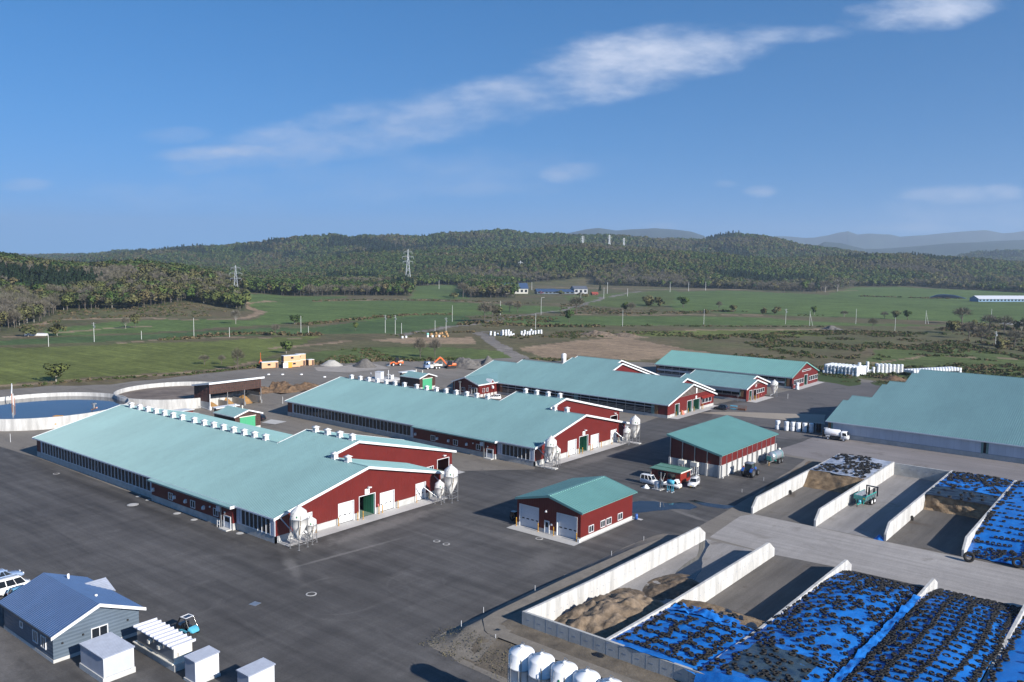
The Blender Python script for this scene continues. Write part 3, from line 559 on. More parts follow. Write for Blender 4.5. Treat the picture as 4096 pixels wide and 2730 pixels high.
# ------------------------------------------------------------------ vegetation
def leaf_mat(name, cols, rough=0.7, pale=0.0):
    m = bpy.data.materials.new(name); m.use_nodes = True; nt = m.node_tree; L = nt.links; N = nt.nodes; b = N['Principled BSDF']; nset(b, **{'Roughness': rough, 'Specular IOR Level': 0.15})
    oi = N.new('ShaderNodeObjectInfo'); r = N.new('ShaderNodeValToRGB'); r.color_ramp.interpolation = 'LINEAR'; e = r.color_ramp.elements
    for i, c in enumerate(cols):
        if i < 2: el = e[i]; el.position = i/(len(cols)-1)
        else: el = e.new(i/(len(cols)-1))
        el.color = rgba(c)
    L.new(oi.outputs['Random'], r.inputs[0])
    g = N.new('ShaderNodeNewGeometry'); n = N.new('ShaderNodeTexNoise'); nset(n, Scale=0.35, Detail=3.0); L.new(g.outputs['Position'], n.inputs['Vector'])
    mr = N.new('ShaderNodeMapRange'); nset(mr, **{'From Min': .3, 'From Max': .7, 'To Min': .65, 'To Max': 1.4}); L.new(n.outputs['Fac'], mr.inputs[0])
    mx = N.new('ShaderNodeMix'); mx.data_type = 'RGBA'; mx.blend_type = 'MULTIPLY'; mx.inputs[0].default_value = 1; L.new(r.outputs[0], mx.inputs[6]); L.new(mr.outputs[0], mx.inputs[7]); L.new(mx.outputs[2], b.inputs['Base Color'])
    return m
M_LEAF = leaf_mat('spring_leaves', [(0.072, 0.109, 0.026), (0.052, 0.096, 0.023), (0.096, 0.131, 0.032), (0.043, 0.078, 0.023), (0.116, 0.128, 0.038), (0.064, 0.110, 0.029)])
M_LEAFO = leaf_mat('olive_leaves', [(0.102, 0.104, 0.038), (0.125, 0.119, 0.049), (0.084, 0.096, 0.038), (0.133, 0.110, 0.052)])
M_LEAFD = leaf_mat('dark_needles', [(0.032, 0.056, 0.028), (0.020, 0.043, 0.020), (0.029, 0.052, 0.023), (0.026, 0.043, 0.026)])
M_TWIG = leaf_mat('bare_twigs', [(0.118, 0.106, 0.078), (0.135, 0.122, 0.098), (0.105, 0.100, 0.066), (0.128, 0.112, 0.084)])
M_BARK = mat('bark', (0.11, 0.092, 0.075), 0.9, var=0.3, scale=2)
M_BIRCH = mat('pale_bark', (0.30, 0.28, 0.25), 0.9, var=0.2, scale=2)
def quads(P, S, rng, out=None, flat=0.0):
    """random leaf quads round points P, sizes S, tilted outward from out"""
    n = len(P); a = rng.normal(size=(n, 3)); 
    if out is not None: a = a*0.75+out*1.1
    a[:, 2] += 0.25; a /= np.linalg.norm(a, axis=1)[:, None]+1e-9
    t = np.cross(a, rng.normal(size=(n, 3))); t /= np.linalg.norm(t, axis=1)[:, None]+1e-9; b = np.cross(a, t)
    S = S[:, None]; k = rng.uniform(.6, 1.0, (n, 1))
    V = np.stack([P-t*S-b*S*k*.4, P+t*S*.3-b*S*k, P+t*S+b*S*k*.4, P-t*S*.3+b*S*k], 1).reshape(-1, 3)
    return V, np.arange(4*n).reshape(n, 4)
def crown_arrays(kind, n, rng, leaf):
    """crown of a tree of unit height; returns quad vertices"""
    if kind in ('leafy', 'olive', 'bush'):
        c0 = 0.62 if kind != 'bush' else 0.48; rw = rng.uniform(.30, .40) if kind != 'bush' else 0.55; rh = 0.36 if kind != 'bush' else .45
        nl = 9; lobes = rng.normal(size=(nl, 3)); lobes /= np.linalg.norm(lobes, axis=1)[:, None]; lobes *= rng.uniform(.45, .8, (nl, 1)); lobes = np.vstack([lobes*[rw, rw, rh], [[0, 0, 0]]])
        pick = rng.integers(0, nl+1, n); d = rng.normal(size=(n, 3)); d /= np.linalg.norm(d, axis=1)[:, None]; rad_ = rng.uniform(.62, 1.05, (n, 1))*rng.uniform(.13, .22)
        P = lobes[pick]+d*rad_*[1, 1, .95]; P[:, 2] += c0; out = d*0.7+lobes[pick]/np.array([rw, rw, rh])*.6
        return quads(P, rng.uniform(.6, 1.2, n)*leaf, rng, out)
    if kind == 'conifer':
        t = rng.uniform(0.08, 1, n)**0.8; rr = (1-t)*0.24*rng.uniform(.5, 1.1, n)+.01; a = rng.uniform(0, 2*PI, n)
        P = np.stack([rr*np.cos(a), rr*np.sin(a), t], 1); out = np.stack([np.cos(a), np.sin(a), np.full(n, .3)], 1); return quads(P, rng.uniform(.6, 1.1, n)*leaf, rng, out)
    # bare: thin slivers fanning from the trunk
    c0 = 0.62; d = rng.normal(size=(n, 3)); d /= np.linalg.norm(d, axis=1)[:, None]; d[:, 2] = np.abs(d[:, 2])*1.0-.25*rng.random(n)
    P = d*rng.uniform(.35, 1.0, (n, 1))**.6*[.34, .34, .38]; P[:, 2] += c0-.04; t = d+rng.normal(size=(n, 3))*.45; t[:, 2] += .5; t /= np.linalg.norm(t, axis=1)[:, None]
    b = np.cross(t, rng.normal(size=(n, 3))); b /= np.linalg.norm(b, axis=1)[:, None]; ln = rng.uniform(.05, .11, (n, 1)); w = leaf*0.16
    V = np.stack([P-t*ln-b*w, P-t*ln+b*w, P+t*ln+b*w*.3, P+t*ln-b*w*.3], 1).reshape(-1, 3); return V, np.arange(4*n).reshape(n, 4)
def np_mesh(name, V, F, mats, mi=None):
    me = bpy.data.meshes.new(name); V = np.ascontiguousarray(V, np.float32); F = np.asarray(F, np.int32)
    me.vertices.add(len(V)); me.vertices.foreach_set('co', V.ravel()); me.loops.add(F.size); me.loops.foreach_set('vertex_index', F.ravel())
    k = F.shape[1]; me.polygons.add(len(F)); me.polygons.foreach_set('loop_start', np.arange(0, F.size, k, dtype=np.int32)); me.update(calc_edges=True)
    for m in mats: me.materials.append(m)
    if mi is not None: me.polygons.foreach_set('material_index', np.asarray(mi, np.int32))
    return me
def soften(me, nv):
    me.polygons.foreach_set('use_smooth', [True]*len(me.polygons)); me.normals_split_custom_set_from_vertices(nv.tolist())
def limbs(mb, rng, kind, r0=0.022):
    top_z = 0.55 if kind in ('leafy', 'olive') else (0.2 if kind == 'bush' else (0.95 if kind == 'conifer' else .6))
    mb.tube((0, 0, -.02), (0.01, 0, top_z), r0, r0*.5, 6, cap=False)
    if kind == 'conifer': return
    nb = 5 if kind != 'bare' else 11
    for i in range(nb):
        z = rng.uniform(.22, top_z) if kind != 'bush' else rng.uniform(.02, .1); a = rng.uniform(0, 2*PI); e = rng.uniform(.14, .28); up = rng.uniform(.14, .34)
        q = (e*math.cos(a), e*math.sin(a), z+up); mb.tube((0.006, 0, z), q, r0*.42, r0*.14, 4, cap=False)
        if kind == 'bare':
            for j in range(3):
                s = rng.uniform(.35, .9); p = (q[0]*s, q[1]*s, z+up*s); b_ = rng.uniform(0, 2*PI); mb.tube(p, (p[0]+.12*math.cos(b_), p[1]+.12*math.sin(b_), p[2]+rng.uniform(.08, .2)), r0*.2, r0*.07, 3, cap=False)
LEAFM = {'leafy': M_LEAF, 'olive': M_LEAFO, 'bush': M_LEAFO, 'conifer': M_LEAFD, 'bare': M_TWIG}
PROTO = {}
def tree_data(kind, var, hi):
    key = (kind, var, hi)
    if key not in PROTO:
        rng = np.random.default_rng(100+var*7+len(kind)*31+int(hi)); n = {'leafy': 620, 'olive': 560, 'bush': 520, 'conifer': 420, 'bare': 420}[kind] if hi else {'leafy': 190, 'olive': 180, 'bush': 50, 'conifer': 120, 'bare': 170}[kind]
        lf = {'leafy': .044, 'olive': .044, 'bush': .058, 'conifer': .042, 'bare': .05}[kind]*(1.0 if hi else 1.75)
        V, F = crown_arrays(kind, n, rng, lf); mb = MB(); limbs(mb, rng, kind)
        c = np.array([0, 0, {'conifer': .4, 'bush': .3}.get(kind, .5)]); nv = (V-c)*[1, 1, 1.1]+rng.normal(size=V.shape)*.05; nv /= np.linalg.norm(nv, axis=1)[:, None]; me_ = np_mesh('crown', V, F, [LEAFM[kind]])
        if kind != 'bare': soften(me_, nv)
        PROTO[key] = (me_, mb.mesh('trunk', [M_BARK if var != 1 else M_BIRCH], fix=False), V, F, nv if kind != 'bare' else None)
    return PROTO[key]
TREES = []
LBL = {'leafy': 'green leafy', 'olive': 'olive-green', 'bush': 'low bushy', 'conifer': 'dark evergreen', 'bare': 'bare grey-brown'}
def plant(kind, x, y, h, w, label, group=None, var=None, z=None):
    var = random.randrange(4) if var is None else var; cr, tr = tree_data(kind, var, True)[:2]
    z = float(terrain_z(x, y)) if z is None else z
    t = thing('bush' if kind == 'bush' else ('conifer_tree' if kind == 'conifer' else 'tree'), label, 'bush' if kind == 'bush' else 'tree', (x, y, z-.05), random.uniform(0, 6.28), group); t.scale = (w, w, h)
    for nm, me in (('trunk', tr), ('crown', cr)):
        o = bpy.data.objects.new(nm, me); COL.objects.link(o); o.parent = t
    TREES.append(t); return t
# trees standing by themselves in the fields: photo position of the foot, height and width there
FT = [('leafy',224,1527,80,98,'rounded green tree with a forked pale trunk beside the slurry tank track'),('bare',503,1316,50,40,'thin bare tree at the tip of the tan path loop, left of a leafier tree'),('olive',541,1313,62,45,'lone olive tree at the tip of the tan path loop in the left field'),
('bare',943,1297,62,48,'bare tree beside the bend of the tan path, below the left lattice pylon'),('leafy',1178,1297,40,58,'round dark green bush-like tree beside a white pole in the middle field'),('bare',1104,1346,54,40,'bare slim tree on the brown hedge line of the lower field'),
('leafy',1145,1415,54,50,'dark green tree behind the orange mast and tan site cabins'),('bare',952,1483,98,60,'tall bare tree at the gravel edge left of the tan cabins'),('bare',887,1459,42,36,'small bare shrubby tree in the meadow left of the tall bare tree'),('bare',818,1459,42,50,'spreading bare bush in the meadow, leftmost of the small bare ones'),
('bush',229,1343,60,74,'dark green bush right of the pale sheet at the wood edge'),('bush',113,1346,52,80,'olive bush left of the pale sheet at the wood edge'),('leafy',1422,1323,38,28,'small green tree standing alone below the twin utility poles'),
('bare',1681,1439,96,60,'bare tree at the meadow edge above the blue dump truck'),('bare',1740,1433,84,56,'bare tree at the meadow edge right of the dump truck tree'),('bare',1938,1292,90,70,'tall bare tree in the clump beside the road mound'),('bare',1968,1290,84,60,'second bare tree in the clump beside the road mound'),('olive',1990,1288,70,50,'olive leafed tree in the clump beside the road mound'),
('leafy',2276,1292,58,46,'dark green tree alone at the end of the hedge in the middle field'),('bare',2306,1257,78,76,'broad bare tree in front of the blue-roofed farmstead'),('leafy',2502,1252,46,40,'green tree left of the bare brown bush in the middle field'),('bare',2524,1254,48,44,'bare brown bush-like tree at the field margin'),
('bush',2597,1222,52,100,'big green thicket at the left end of the large right field'),('bush',2640,1228,46,60,'dark green bush joined to the right end of the big thicket'),('leafy',2733,1231,50,64,'dark green tree right of the big thicket with a pale trunk'),('bare',2038,1249,50,46,'bare tree by the road below the blue-roofed farm'),('bare',2070,1251,44,40,'small bare tree right of the road pole below the farm'),
('bush',2819,1256,24,38,'small green bush just right of a white pole'),('bare',2876,1240,38,28,'thin bare tree in the right field, left part'),('olive',2934,1250,32,34,'small faint olive tree in the right field'),('bush',3051,1256,32,40,'green bush, left half of a pair in the right field'),('bush',3099,1256,34,64,'wide green bush, right half of a pair in the right field'),
('leafy',3258,1259,36,28,'round green tree alone right of the stayed pole'),('bare',3376,1269,28,36,'faint bare shrub tree in the right field'),('bare',3537,1276,32,34,'bare tree, left of two round trees in the right field'),('olive',3582,1278,40,38,'round olive tree, left one of two in the right field'),('leafy',3630,1281,46,38,'round green tree, right one of two in the right field'),
('bare',3490,1320,52,40,'bare tree on the slope above the white bale stacks'),('leafy',3214,1171,50,44,'green tree at the forest edge left of a dark conifer clump'),('conifer',3268,1171,62,52,'dark evergreen clump tree at the forest edge'),('bare',3136,1170,46,46,'bare rounded tree at the forest edge, left of the evergreen'),('conifer',2400,1170,38,26,'dark evergreen beside the red shed at the farmstead'),
('bare',3300,1170,52,60,'grey bare tree right of the dark evergreen at the forest edge'),('bare',3350,1166,50,60,'grey bare tree next to the tan strip at the forest edge'),('bush',2330,1192,26,60,'green garden bush below the white barn of the farmstead'),('bush',2240,1182,24,40,'green garden bush left of the white farm barn'),
('bare',1852,1192,66,60,'tall bare tree left of the blue-roofed cowshed'),('bush',1815,1194,26,50,'dark bush left of the bare trees by the far cowshed')]
for i in range(11):
    px_ = 3815+i*30+random.uniform(-10, 10); FT.append(('bare' if i % 3 else 'bush', px_, 1392-abs(6-i)*7+random.uniform(-22, 12)-(40 if i % 2 else 0), 74 if i % 3 else 60, 78, ['grey bare tree', 'olive bush'][0 if i % 3 else 1]+' in the dark thicket on the right slope'))
for k, px_, py, hp, wp, lb in FT:
    x, y = gp(px_, py); d = proj((x, y, 0))[2]
    plant(k, x, y, hp/F0*d, wp/F0*d*(1.35 if k != 'bush' else .9), lb, group='trees of the dark thicket on the right slope' if 'thicket on the right slope' in lb else None)
t = plant('bush', *gp(2165, 1178), 4.5, 7, 'pink blossoming bush in front of the blue farm roofs', z=0)
for c in t.children:
    if c.name.startswith('crown'):
        c.data = c.data.copy(); c.data.materials[0] = M_PINK
# ---- woods: a jittered layout over the forest land; the nearest stand as trees, the rest is one far wood
def layout():
    pts = []; d = 430.0
    while d < 4200:
        s = max(6.6, d*0.0046); n = int(1.26*d/s); lat = (np.arange(n)-n/2+RNG.uniform(-.45, .45, n))*s; ff = d+RNG.uniform(-.45, .45, n)*s
        pts.append(np.stack([lat, ff, np.full(n, s)], 1)); d += s
    P = np.concatenate(pts); x = math.cos(YAW)*P[:, 0]-math.sin(YAW)*P[:, 1]; y = math.sin(YAW)*P[:, 0]+math.cos(YAW)*P[:, 1]
    px_, py, k = proj(np.stack([x, y, np.zeros_like(x)], 1)); m = forest_mask(px_, py) & (px_ > -250) & (px_ < 4350)
    m &= (RNG.random(len(x)) < 0.93)
    return x[m], y[m], P[m, 1], P[m, 2], px_[m], py[m]
wx, wy, wd, ws, wpx, wpy = layout()
wz = terrain_z(wx, wy)
kn = fbm(wx, wy, 120, 77, 3)+0.35*RNG.normal(size=len(wx))*.5; edge = np.interp(wpx, [p[0] for p in B_FOREST], [p[1] for p in B_FOREST])-wpy
bare_p = np.where(wd < 1500, 0.10, -0.25)+np.where((wpx > 1000) & (edge < 14), .35, 0)+np.where((wpx < 700) & (wd < 1400), .12, 0)
kind = np.where(kn < -0.30+bare_p*.6, 3, np.where(kn < 0.02+bare_p*.2, 1, 0)); cn = fbm(wx, wy, 160, 123, 2); kind[(cn > .47)] = 2
hgt = RNG.uniform(8.0, 14, len(wx))*np.clip(ws/9, 1, 1.5)*(1+.28*fbm(wx, wy, 55, 91, 2)); hgt[kind == 2] *= 1.25; wid = np.maximum(hgt*RNG.uniform(.8, 1.1, len(wx)), ws*1.25)*1.15
order = np.argsort(-(hgt/wd)); NIND = 225
KN = ['leafy', 'olive', 'conifer', 'bare']
inwood = np.zeros(len(wx), bool)
for i in order:
    if inwood.sum() >= NIND: break
    if -30 < wpx[i] < 4130: inwood[i] = True
for i in np.nonzero(inwood)[0]:
    k = KN[kind[i]]; side = 'left wood' if wpx[i] < 1000 else 'tree row in the middle distance'; fr = 'front edge of the ' if wd[i] < 640 or wpx[i] > 1000 else 'inside the '
    lb = f'{LBL[k]} tree, {fr}{side}'
    plant(k, wx[i], wy[i], hgt[i], wid[i], lb, group=f'{LBL[k]} trees {fr}{side}', z=wz[i])
rest = ~inwood
def make_wood():
    src = []
    for kd in range(4):
        for v in range(3):
            cr, tr, V, F, nv = tree_data(KN[kd], v, False); mb = MB(); mb.tube((0, 0, -.05), (0, 0, .6), .02, .012, 4, cap=False); n = len(V)
            VV = np.vstack([V, np.array(mb.v)]); FF = np.vstack([F, np.array(mb.f)+n]); me = np_mesh('wood_tree', VV, FF, [LEAFM[KN[kd]], M_BARK], [0]*len(F)+[1]*len(mb.f)); 
            if nv is not None: soften(me, np.vstack([nv, np.tile([0, .7, .7], (len(VV)-n, 1))]))
            src.append(bpy.data.objects.new('wood_tree_source', me))
    x, y, z, k = wx[rest], wy[rest], wz[rest], kind[rest]; n = len(x)
    me = bpy.data.meshes.new('far_wood'); me.vertices.add(n); me.vertices.foreach_set('co', np.stack([x, y, z-.3], 1).astype(np.float32).ravel())
    for nm, ty, val in (('pick', 'INT', (k*3+RNG.integers(0, 3, n)).astype(np.int32)), ('spin', 'FLOAT', RNG.uniform(0, 6.28, n).astype(np.float32)), ('tall', 'FLOAT', hgt[rest].astype(np.float32)), ('wide', 'FLOAT', wid[rest].astype(np.float32))):
        a = me.attributes.new(nm, ty, 'POINT'); a.data.foreach_set('value', val)
    o = bpy.data.objects.new('far_wood', me); COL.objects.link(o); o['kind'] = 'stuff'; tag(o, 'mass of mixed spring woodland covering the hills behind the fields', 'forest')
    ng = bpy.data.node_groups.new('wood_scatter', 'GeometryNodeTree'); ng.interface.new_socket('Geometry', in_out='INPUT', socket_type='NodeSocketGeometry'); ng.interface.new_socket('Geometry', in_out='OUTPUT', socket_type='NodeSocketGeometry')
    N = ng.nodes; L = ng.links; gi = N.new('NodeGroupInput'); go = N.new('NodeGroupOutput'); g2i = N.new('GeometryNodeGeometryToInstance')
    for s in reversed(src):
        oi = N.new('GeometryNodeObjectInfo'); oi.inputs['Object'].default_value = s; L.new(oi.outputs['Geometry'], g2i.inputs[0])
    iop = N.new('GeometryNodeInstanceOnPoints'); L.new(gi.outputs[0], iop.inputs['Points']); L.new(g2i.outputs[0], iop.inputs['Instance']); iop.inputs['Pick Instance'].default_value = True
    def na(nm, ty): q = N.new('GeometryNodeInputNamedAttribute'); q.data_type = ty; q.inputs['Name'].default_value = nm; return q.outputs['Attribute']
    L.new(na('pick', 'INT'), iop.inputs['Instance Index']); c = N.new('ShaderNodeCombineXYZ'); L.new(na('spin', 'FLOAT'), c.inputs[2]); L.new(c.outputs[0], iop.inputs['Rotation'])
    c2 = N.new('ShaderNodeCombineXYZ'); w_ = na('wide', 'FLOAT'); L.new(w_, c2.inputs[0]); L.new(w_, c2.inputs[1]); L.new(na('tall', 'FLOAT'), c2.inputs[2]); L.new(c2.outputs[0], iop.inputs['Scale']); L.new(iop.outputs[0], go.inputs[0])
    md = o.modifiers.new('scatter', 'NODES'); md.node_group = ng
make_wood()
# ---- scrub and rough grass on banks, hedges and field margins: uncountable, one object
def scrub():
    Vs, Fs, MI, n0 = [], [], [], 0; rng = np.random.default_rng(5); spots = []
    def strip(pts, wm, dens, h, mi):
        w = [gp(*p) for p in pts]
        for (ax, ay), (bx, by) in zip(w[:-1], w[1:]):
            L_ = math.hypot(bx-ax, by-ay); n = int(L_*dens)
            for i in range(n):
                t = rng.random(); nx, ny = -(by-ay)/L_, (bx-ax)/L_; o = rng.normal()*wm; spots.append((ax+(bx-ax)*t+nx*o, ay+(by-ay)*t+ny*o, h*rng.uniform(.5, 1.3), mi if rng.random() < .7 else 1-mi))
    def area(pts, n, h, mi):
        w = np.array([gp(*p) for p in pts]); lo_, hi_ = w.min(0), w.max(0); c = 0
        while c < n:
            q = rng.uniform(lo_, hi_, (400, 2)); q = q[inpoly(q[:, 0], q[:, 1], [tuple(p) for p in w])]; q = q[fbm(q[:, 0], q[:, 1], 25, 61, 3) > -.12]
            for p in q[:n-c]: spots.append((p[0], p[1], h*rng.uniform(.4, 1.4), mi if rng.random() < .62 else 1-mi)); c += 1
            if len(q) == 0: break
    strip([(100,1548),(250,1532),(500,1512),(700,1502),(860,1488),(1000,1472),(1130,1440)], 1.0, 1.6, 1.0, 0); strip([(1260,1456),(1500,1444),(1700,1442),(1850,1438)], 2.2, 3.0, 1.4, 0)
    strip([(640,1362),(760,1352),(800,1356)], 1.5, 1.3, 1.8, 1); strip([(800,1348),(900,1340),(1050,1336),(1180,1342),(1300,1340)], 2.2, 1.6, 2.2, 1)
    strip([(1210,1300),(1400,1282),(1600,1262),(1800,1258)], 3.0, 1.0, 2.0, 1); strip([(1260,1206),(1500,1200),(1800,1204),(2150,1216)], 4.0, .7, 1.8, 1); strip([(1830,1300),(1900,1292),(2000,1296),(2100,1306),(2300,1308),(2400,1306)], 3.5, 1.2, 2.2, 1)
    strip([(1650,1334),(1800,1330),(1900,1330)], 2, 1.4, 1.4, 1); strip([(3440,1186),(3700,1194),(3850,1196)], 3, .7, 2.2, 1); strip([(2400,1255),(2600,1256),(2950,1244)], 6, .8, 1.8, 1); strip([(3180,1262),(3300,1264)], 3, .6, 1.5, 1)
    strip([(2480,1305),(2900,1307),(3300,1308)], 2, .7, 1.2, 0); strip([(1560,1340),(1640,1350)], 2, 1, 1, 0)
    area([(2760,1345),(3300,1322),(3700,1330),(4130,1440),(4130,1530),(3600,1520),(3280,1498),(2860,1440),(2900,1400)], 3600, 1.1, 0); area([(2000,1345),(2300,1325),(2800,1330),(2760,1350),(2500,1345),(2100,1370)], 500, 1.0, 0)
    area([(3700,1330),(3830,1300),(4130,1310),(4130,1420)], 500, 1.6, 1); area([(1820,1282),(1960,1262),(2300,1262),(2200,1290),(1950,1310)], 300, 1.2, 1); area([(1350,1400),(1480,1392),(1600,1440),(1300,1444)], 220, .8, 0); area([(230,1252),(760,1234),(980,1252),(900,1268),(500,1272),(240,1278)], 420, 1.3, 1)
    area([(2090,1436),(2250,1448),(2460,1450),(2500,1444),(2300,1436)], 200, .9, 0); area([(2240,1216),(2460,1240),(2640,1240),(2620,1256),(2240,1256)], 350, 1.2, 1); area([(60,1310),(240,1280),(240,1300),(100,1335)], 120, 1.2, 1)
    area([(3478,1531),(3520,1524),(3640,1530),(3650,1548),(3560,1548)], 120, .5, 0); area([(3262,1500),(3300,1494),(3420,1508),(3445,1524),(3430,1540),(3278,1526)], 160, .5, 0)
    S = np.array(spots); z = terrain_z(S[:, 0], S[:, 1])
    for j in range(16):
        P = np.stack([S[:, 0], S[:, 1], z], 1); d = rng.normal(size=P.shape); d /= np.linalg.norm(d, axis=1)[:, None]; d[:, 2] = np.abs(d[:, 2]); P = P+d*np.stack([S[:, 2]*.95, S[:, 2]*.95, S[:, 2]*.62], 1)*rng.uniform(.4, 1, (len(P), 1))
        V, F = quads(P, S[:, 2]*rng.uniform(.22, .42, len(P)), rng, d); Vs.append(V); Fs.append(F+n0); n0 += len(V); MI.append(S[:, 3])
    me = np_mesh('scrub', np.vstack(Vs), np.vstack(Fs), [mat('scrub_green', (0.036, 0.056, 0.018), .9, col2=(.075, .088, .03), scale=.12, detail=5, pos=True, spec=.1), mat('scrub_brown', (0.085, 0.068, 0.038), .9, col2=(.15, .118, .066), scale=.12, detail=5, pos=True, spec=.1)], np.concatenate(MI).astype(int))
    o = bpy.data.objects.new('scrub', me); COL.objects.link(o); o['kind'] = 'stuff'; tag(o, 'rough scrub, hedge growth and tussocks on the banks and field margins', 'scrub')
scrub()
# ------------------------------------------------------------------ building kit
def on_wall(parent, name, mesh, pos, face='-Y', label=None):
    """part whose mesh is modelled facing -Y round its own origin, set on a wall"""
    o = bpy.data.objects.new(name, mesh); COL.objects.link(o); o.parent = parent; l = parent.location.copy()
    o.location = Vector(pos)-l; o.rotation_euler = (0, 0, {'-Y': 0, '+X': PI/2, '+Y': PI, '-X': -PI/2}[face])
    if label: o['label'] = label
    return o
def sub_on(part, name, mesh):
    o = bpy.data.objects.new(name, mesh); COL.objects.link(o); o.parent = part; return o
CACHE = {}
def cached(key, fn):
    if key not in CACHE: CACHE[key] = fn()
    return CACHE[key]
def pane_mesh(w, h, y=-.03): return cached(('pane', w, h, y), lambda: MB().box(-w/2+.04, y, .04, w/2-.04, y+.03, h-.04).mesh('pane', M_GLASS))
def frame_mesh(w, h, bars=1, t=.09, m=None, d=.10):
    def f():
        b = MB(); b.box(-w/2-t, -d, -t, -w/2, 0, h+t); b.box(w/2, -d, -t, w/2+t, 0, h+t); b.box(-w/2, -d, -t, w/2, 0, 0); b.box(-w/2, -d, h, w/2, 0, h+t)
        for i in range(bars): x = -w/2+w*(i+1)/(bars+1); b.box(x-.04, -d+.02, 0, x+.04, -.01, h)
        return b.mesh('window_frame', m or M_TRIM)
    return cached(('frame', w, h, bars, t, d, (m or M_TRIM).name), f)
def window(parent, pos, w, h, face='-Y', bars=1, m=None):
    o = on_wall(parent, 'window', frame_mesh(w, h, bars, m=m), pos, face); sub_on(o, 'pane', pane_mesh(w, h)); return o
def strip_window(parent, pos, w, h):
    def f():
        b = MB(); b.box(w/2-.07, -.14, 0, w/2, .02, h); b.box(-w/2, -.08, 0, w/2-.07, .02, .14); b.box(-w/2, -.08, h-.10, w/2-.07, .02, h); return b.mesh('window_frame', M_TRIM)
    o = on_wall(parent, 'window', cached(('strip', w, h), f), pos); sub_on(o, 'pane', cached(('spane', w, h), lambda: MB().box(-w/2, 0, .14, w/2-.07, .03, h-.1).mesh('pane', M_GLASS))); return o
def overhead_door(parent, pos, w, h, face, rec=.32, m=None, slots=4):
    def panel():
        b = MB(); n = 6
        for i in range(n): b.box(-w/2, rec, h*i/n+.01, w/2, rec+.05, h*(i+1)/n-.01)
        b.box(-w/2, rec+.02, 0, w/2, rec+.045, h); return b.mesh('door_panel', m or M_WHITE)
    def fr():
        b = MB(); b.box(-w/2-.11, -.04, 0, -w/2, rec+.05, h+.11); b.box(w/2, -.04, 0, w/2+.11, rec+.05, h+.11); b.box(-w/2, -.04, h, w/2, rec+.05, h+.11); return b.mesh('door_frame', M_TRIM)
    def sl():
        b = MB(); z = h*.375
        for i in range(slots): x = -w/2+w*(i+.5)/slots; b.box(x-w*.07, rec-.012, z-.09, x+w*.07, rec+.004, z+.09)
        return b.mesh('door_window', M_GLASS)
    k = (w, h, rec, (m or M_WHITE).name, slots); o = on_wall(parent, 'overhead_door', cached(('odp',)+k, panel), pos, face)
    sub_on(o, 'door_frame', cached(('odf',)+k, fr)); sub_on(o, 'door_window', cached(('ods',)+k, sl)); return o
def open_door(parent, pos, w, h, face, leaf=M_GREEN, rec=.32):
    """framed opening with a green leaf slid back inside at its right"""
    def fr():
        b = MB(); b.box(-w/2-.11, -.04, 0, -w/2, rec, h+.11); b.box(w/2, -.04, 0, w/2+.11, rec, h+.11); b.box(-w/2, -.04, h, w/2, rec, h+.11); return b.mesh('door_frame', M_TRIM)
    def lf():
        b = MB(); b.box(w/2-.08, rec+.05, 0, w/2-.02, rec+2.6, h); 
        for i in range(6): b.box(w/2-.10, rec+.05+.42*i, 0, w/2-.08, rec+.12+.42*i, h)
        return b.mesh('door_leaf', leaf)
    def fl(): return MB().box(-w/2+.02, rec+.0, .0, w/2-.12, rec+5.0, .02).mesh('floor', mat('green_floor', (.16, .24, .19), .6, var=.15))
    k = (w, h, rec, leaf.name); o = on_wall(parent, 'doorway', cached(('of',)+k, fr), pos, face); sub_on(o, 'door_leaf', cached(('ol',)+k, lf)); sub_on(o, 'floor', cached(('ofl',)+k, fl)); return o
def hood(parent, pos, s=.55, face='-Y'):
    def f():
        b = MB(); n = 8; pts = [(0, 0, -s*.55), (0, -s*.75, -s*.55), (0, -s*.75, -s*.05)]+[(0, -s*.75*math.cos(PI/2*i/n), -s*.05+s*.6*math.sin(PI/2*i/n)) for i in range(1, n+1)]
        b.prism([(-s*.4, y, z) for _, y, z in pts], (s*.8, 0, 0)); return b.mesh('exhaust_hood', M_TRIM)
    return on_wall(parent, 'exhaust_hood', cached(('hood', s), f), pos, face)
def wall_lamp(parent, pos, face='-Y'):
    return on_wall(parent, 'wall_lamp', cached('wlamp', lambda: MB().lathe([(.02, .16), (.13, .12), (.16, 0), (.12, -.12), (.02, -.16)], 10, (0, -.14, 0)).box(-.05, -.1, -.05, .05, 0, .05).mesh('wall_lamp', M_WHITE)), pos, face)
def floodlight(parent, pos, face='+X'):
    return on_wall(parent, 'floodlight', cached('flood', lambda: MB().box(-.35, -.5, -.05, .35, -.12, .12).bar((0, 0, .2), (0, -.3, .1), .06).mesh('floodlight', M_TRIM)), pos, face)
def ribs(mb, x0, x1, A, B, pitch, w, h, th=.10, mi=0, axis='X'):
    """ribbed roof sheet between line A (y,z) and line B (y,z), ribs running from A to B"""
    n = max(1, round((x1-x0)/pitch)); p = (x1-x0)/n; xs = [(x0, 0)]
    for i in range(n):
        a = x0+i*p; xs += [(a+p/2-w/2, 0), (a+p/2-w*.28, h), (a+p/2+w*.28, h), (a+p/2+w/2, 0)]
    xs.append((x1, 0)); T = (lambda x, y, z: (x, y, z)) if axis == 'X' else (lambda x, y, z: (y, x, z))
    vs = [T(x, A[0], A[1]+d) for x, d in xs]+[T(x, B[0], B[1]+d) for x, d in xs]; k = len(xs)
    mb.add(vs, [(i, i+1, k+i+1, k+i) for i in range(k-1)], mi)
    c = [T(x0, A[0], A[1]-.004), T(x1, A[0], A[1]-.004), T(x1, B[0], B[1]-.004), T(x0, B[0], B[1]-.004)]
    mb.prism(c, (0, 0, -th), mi)
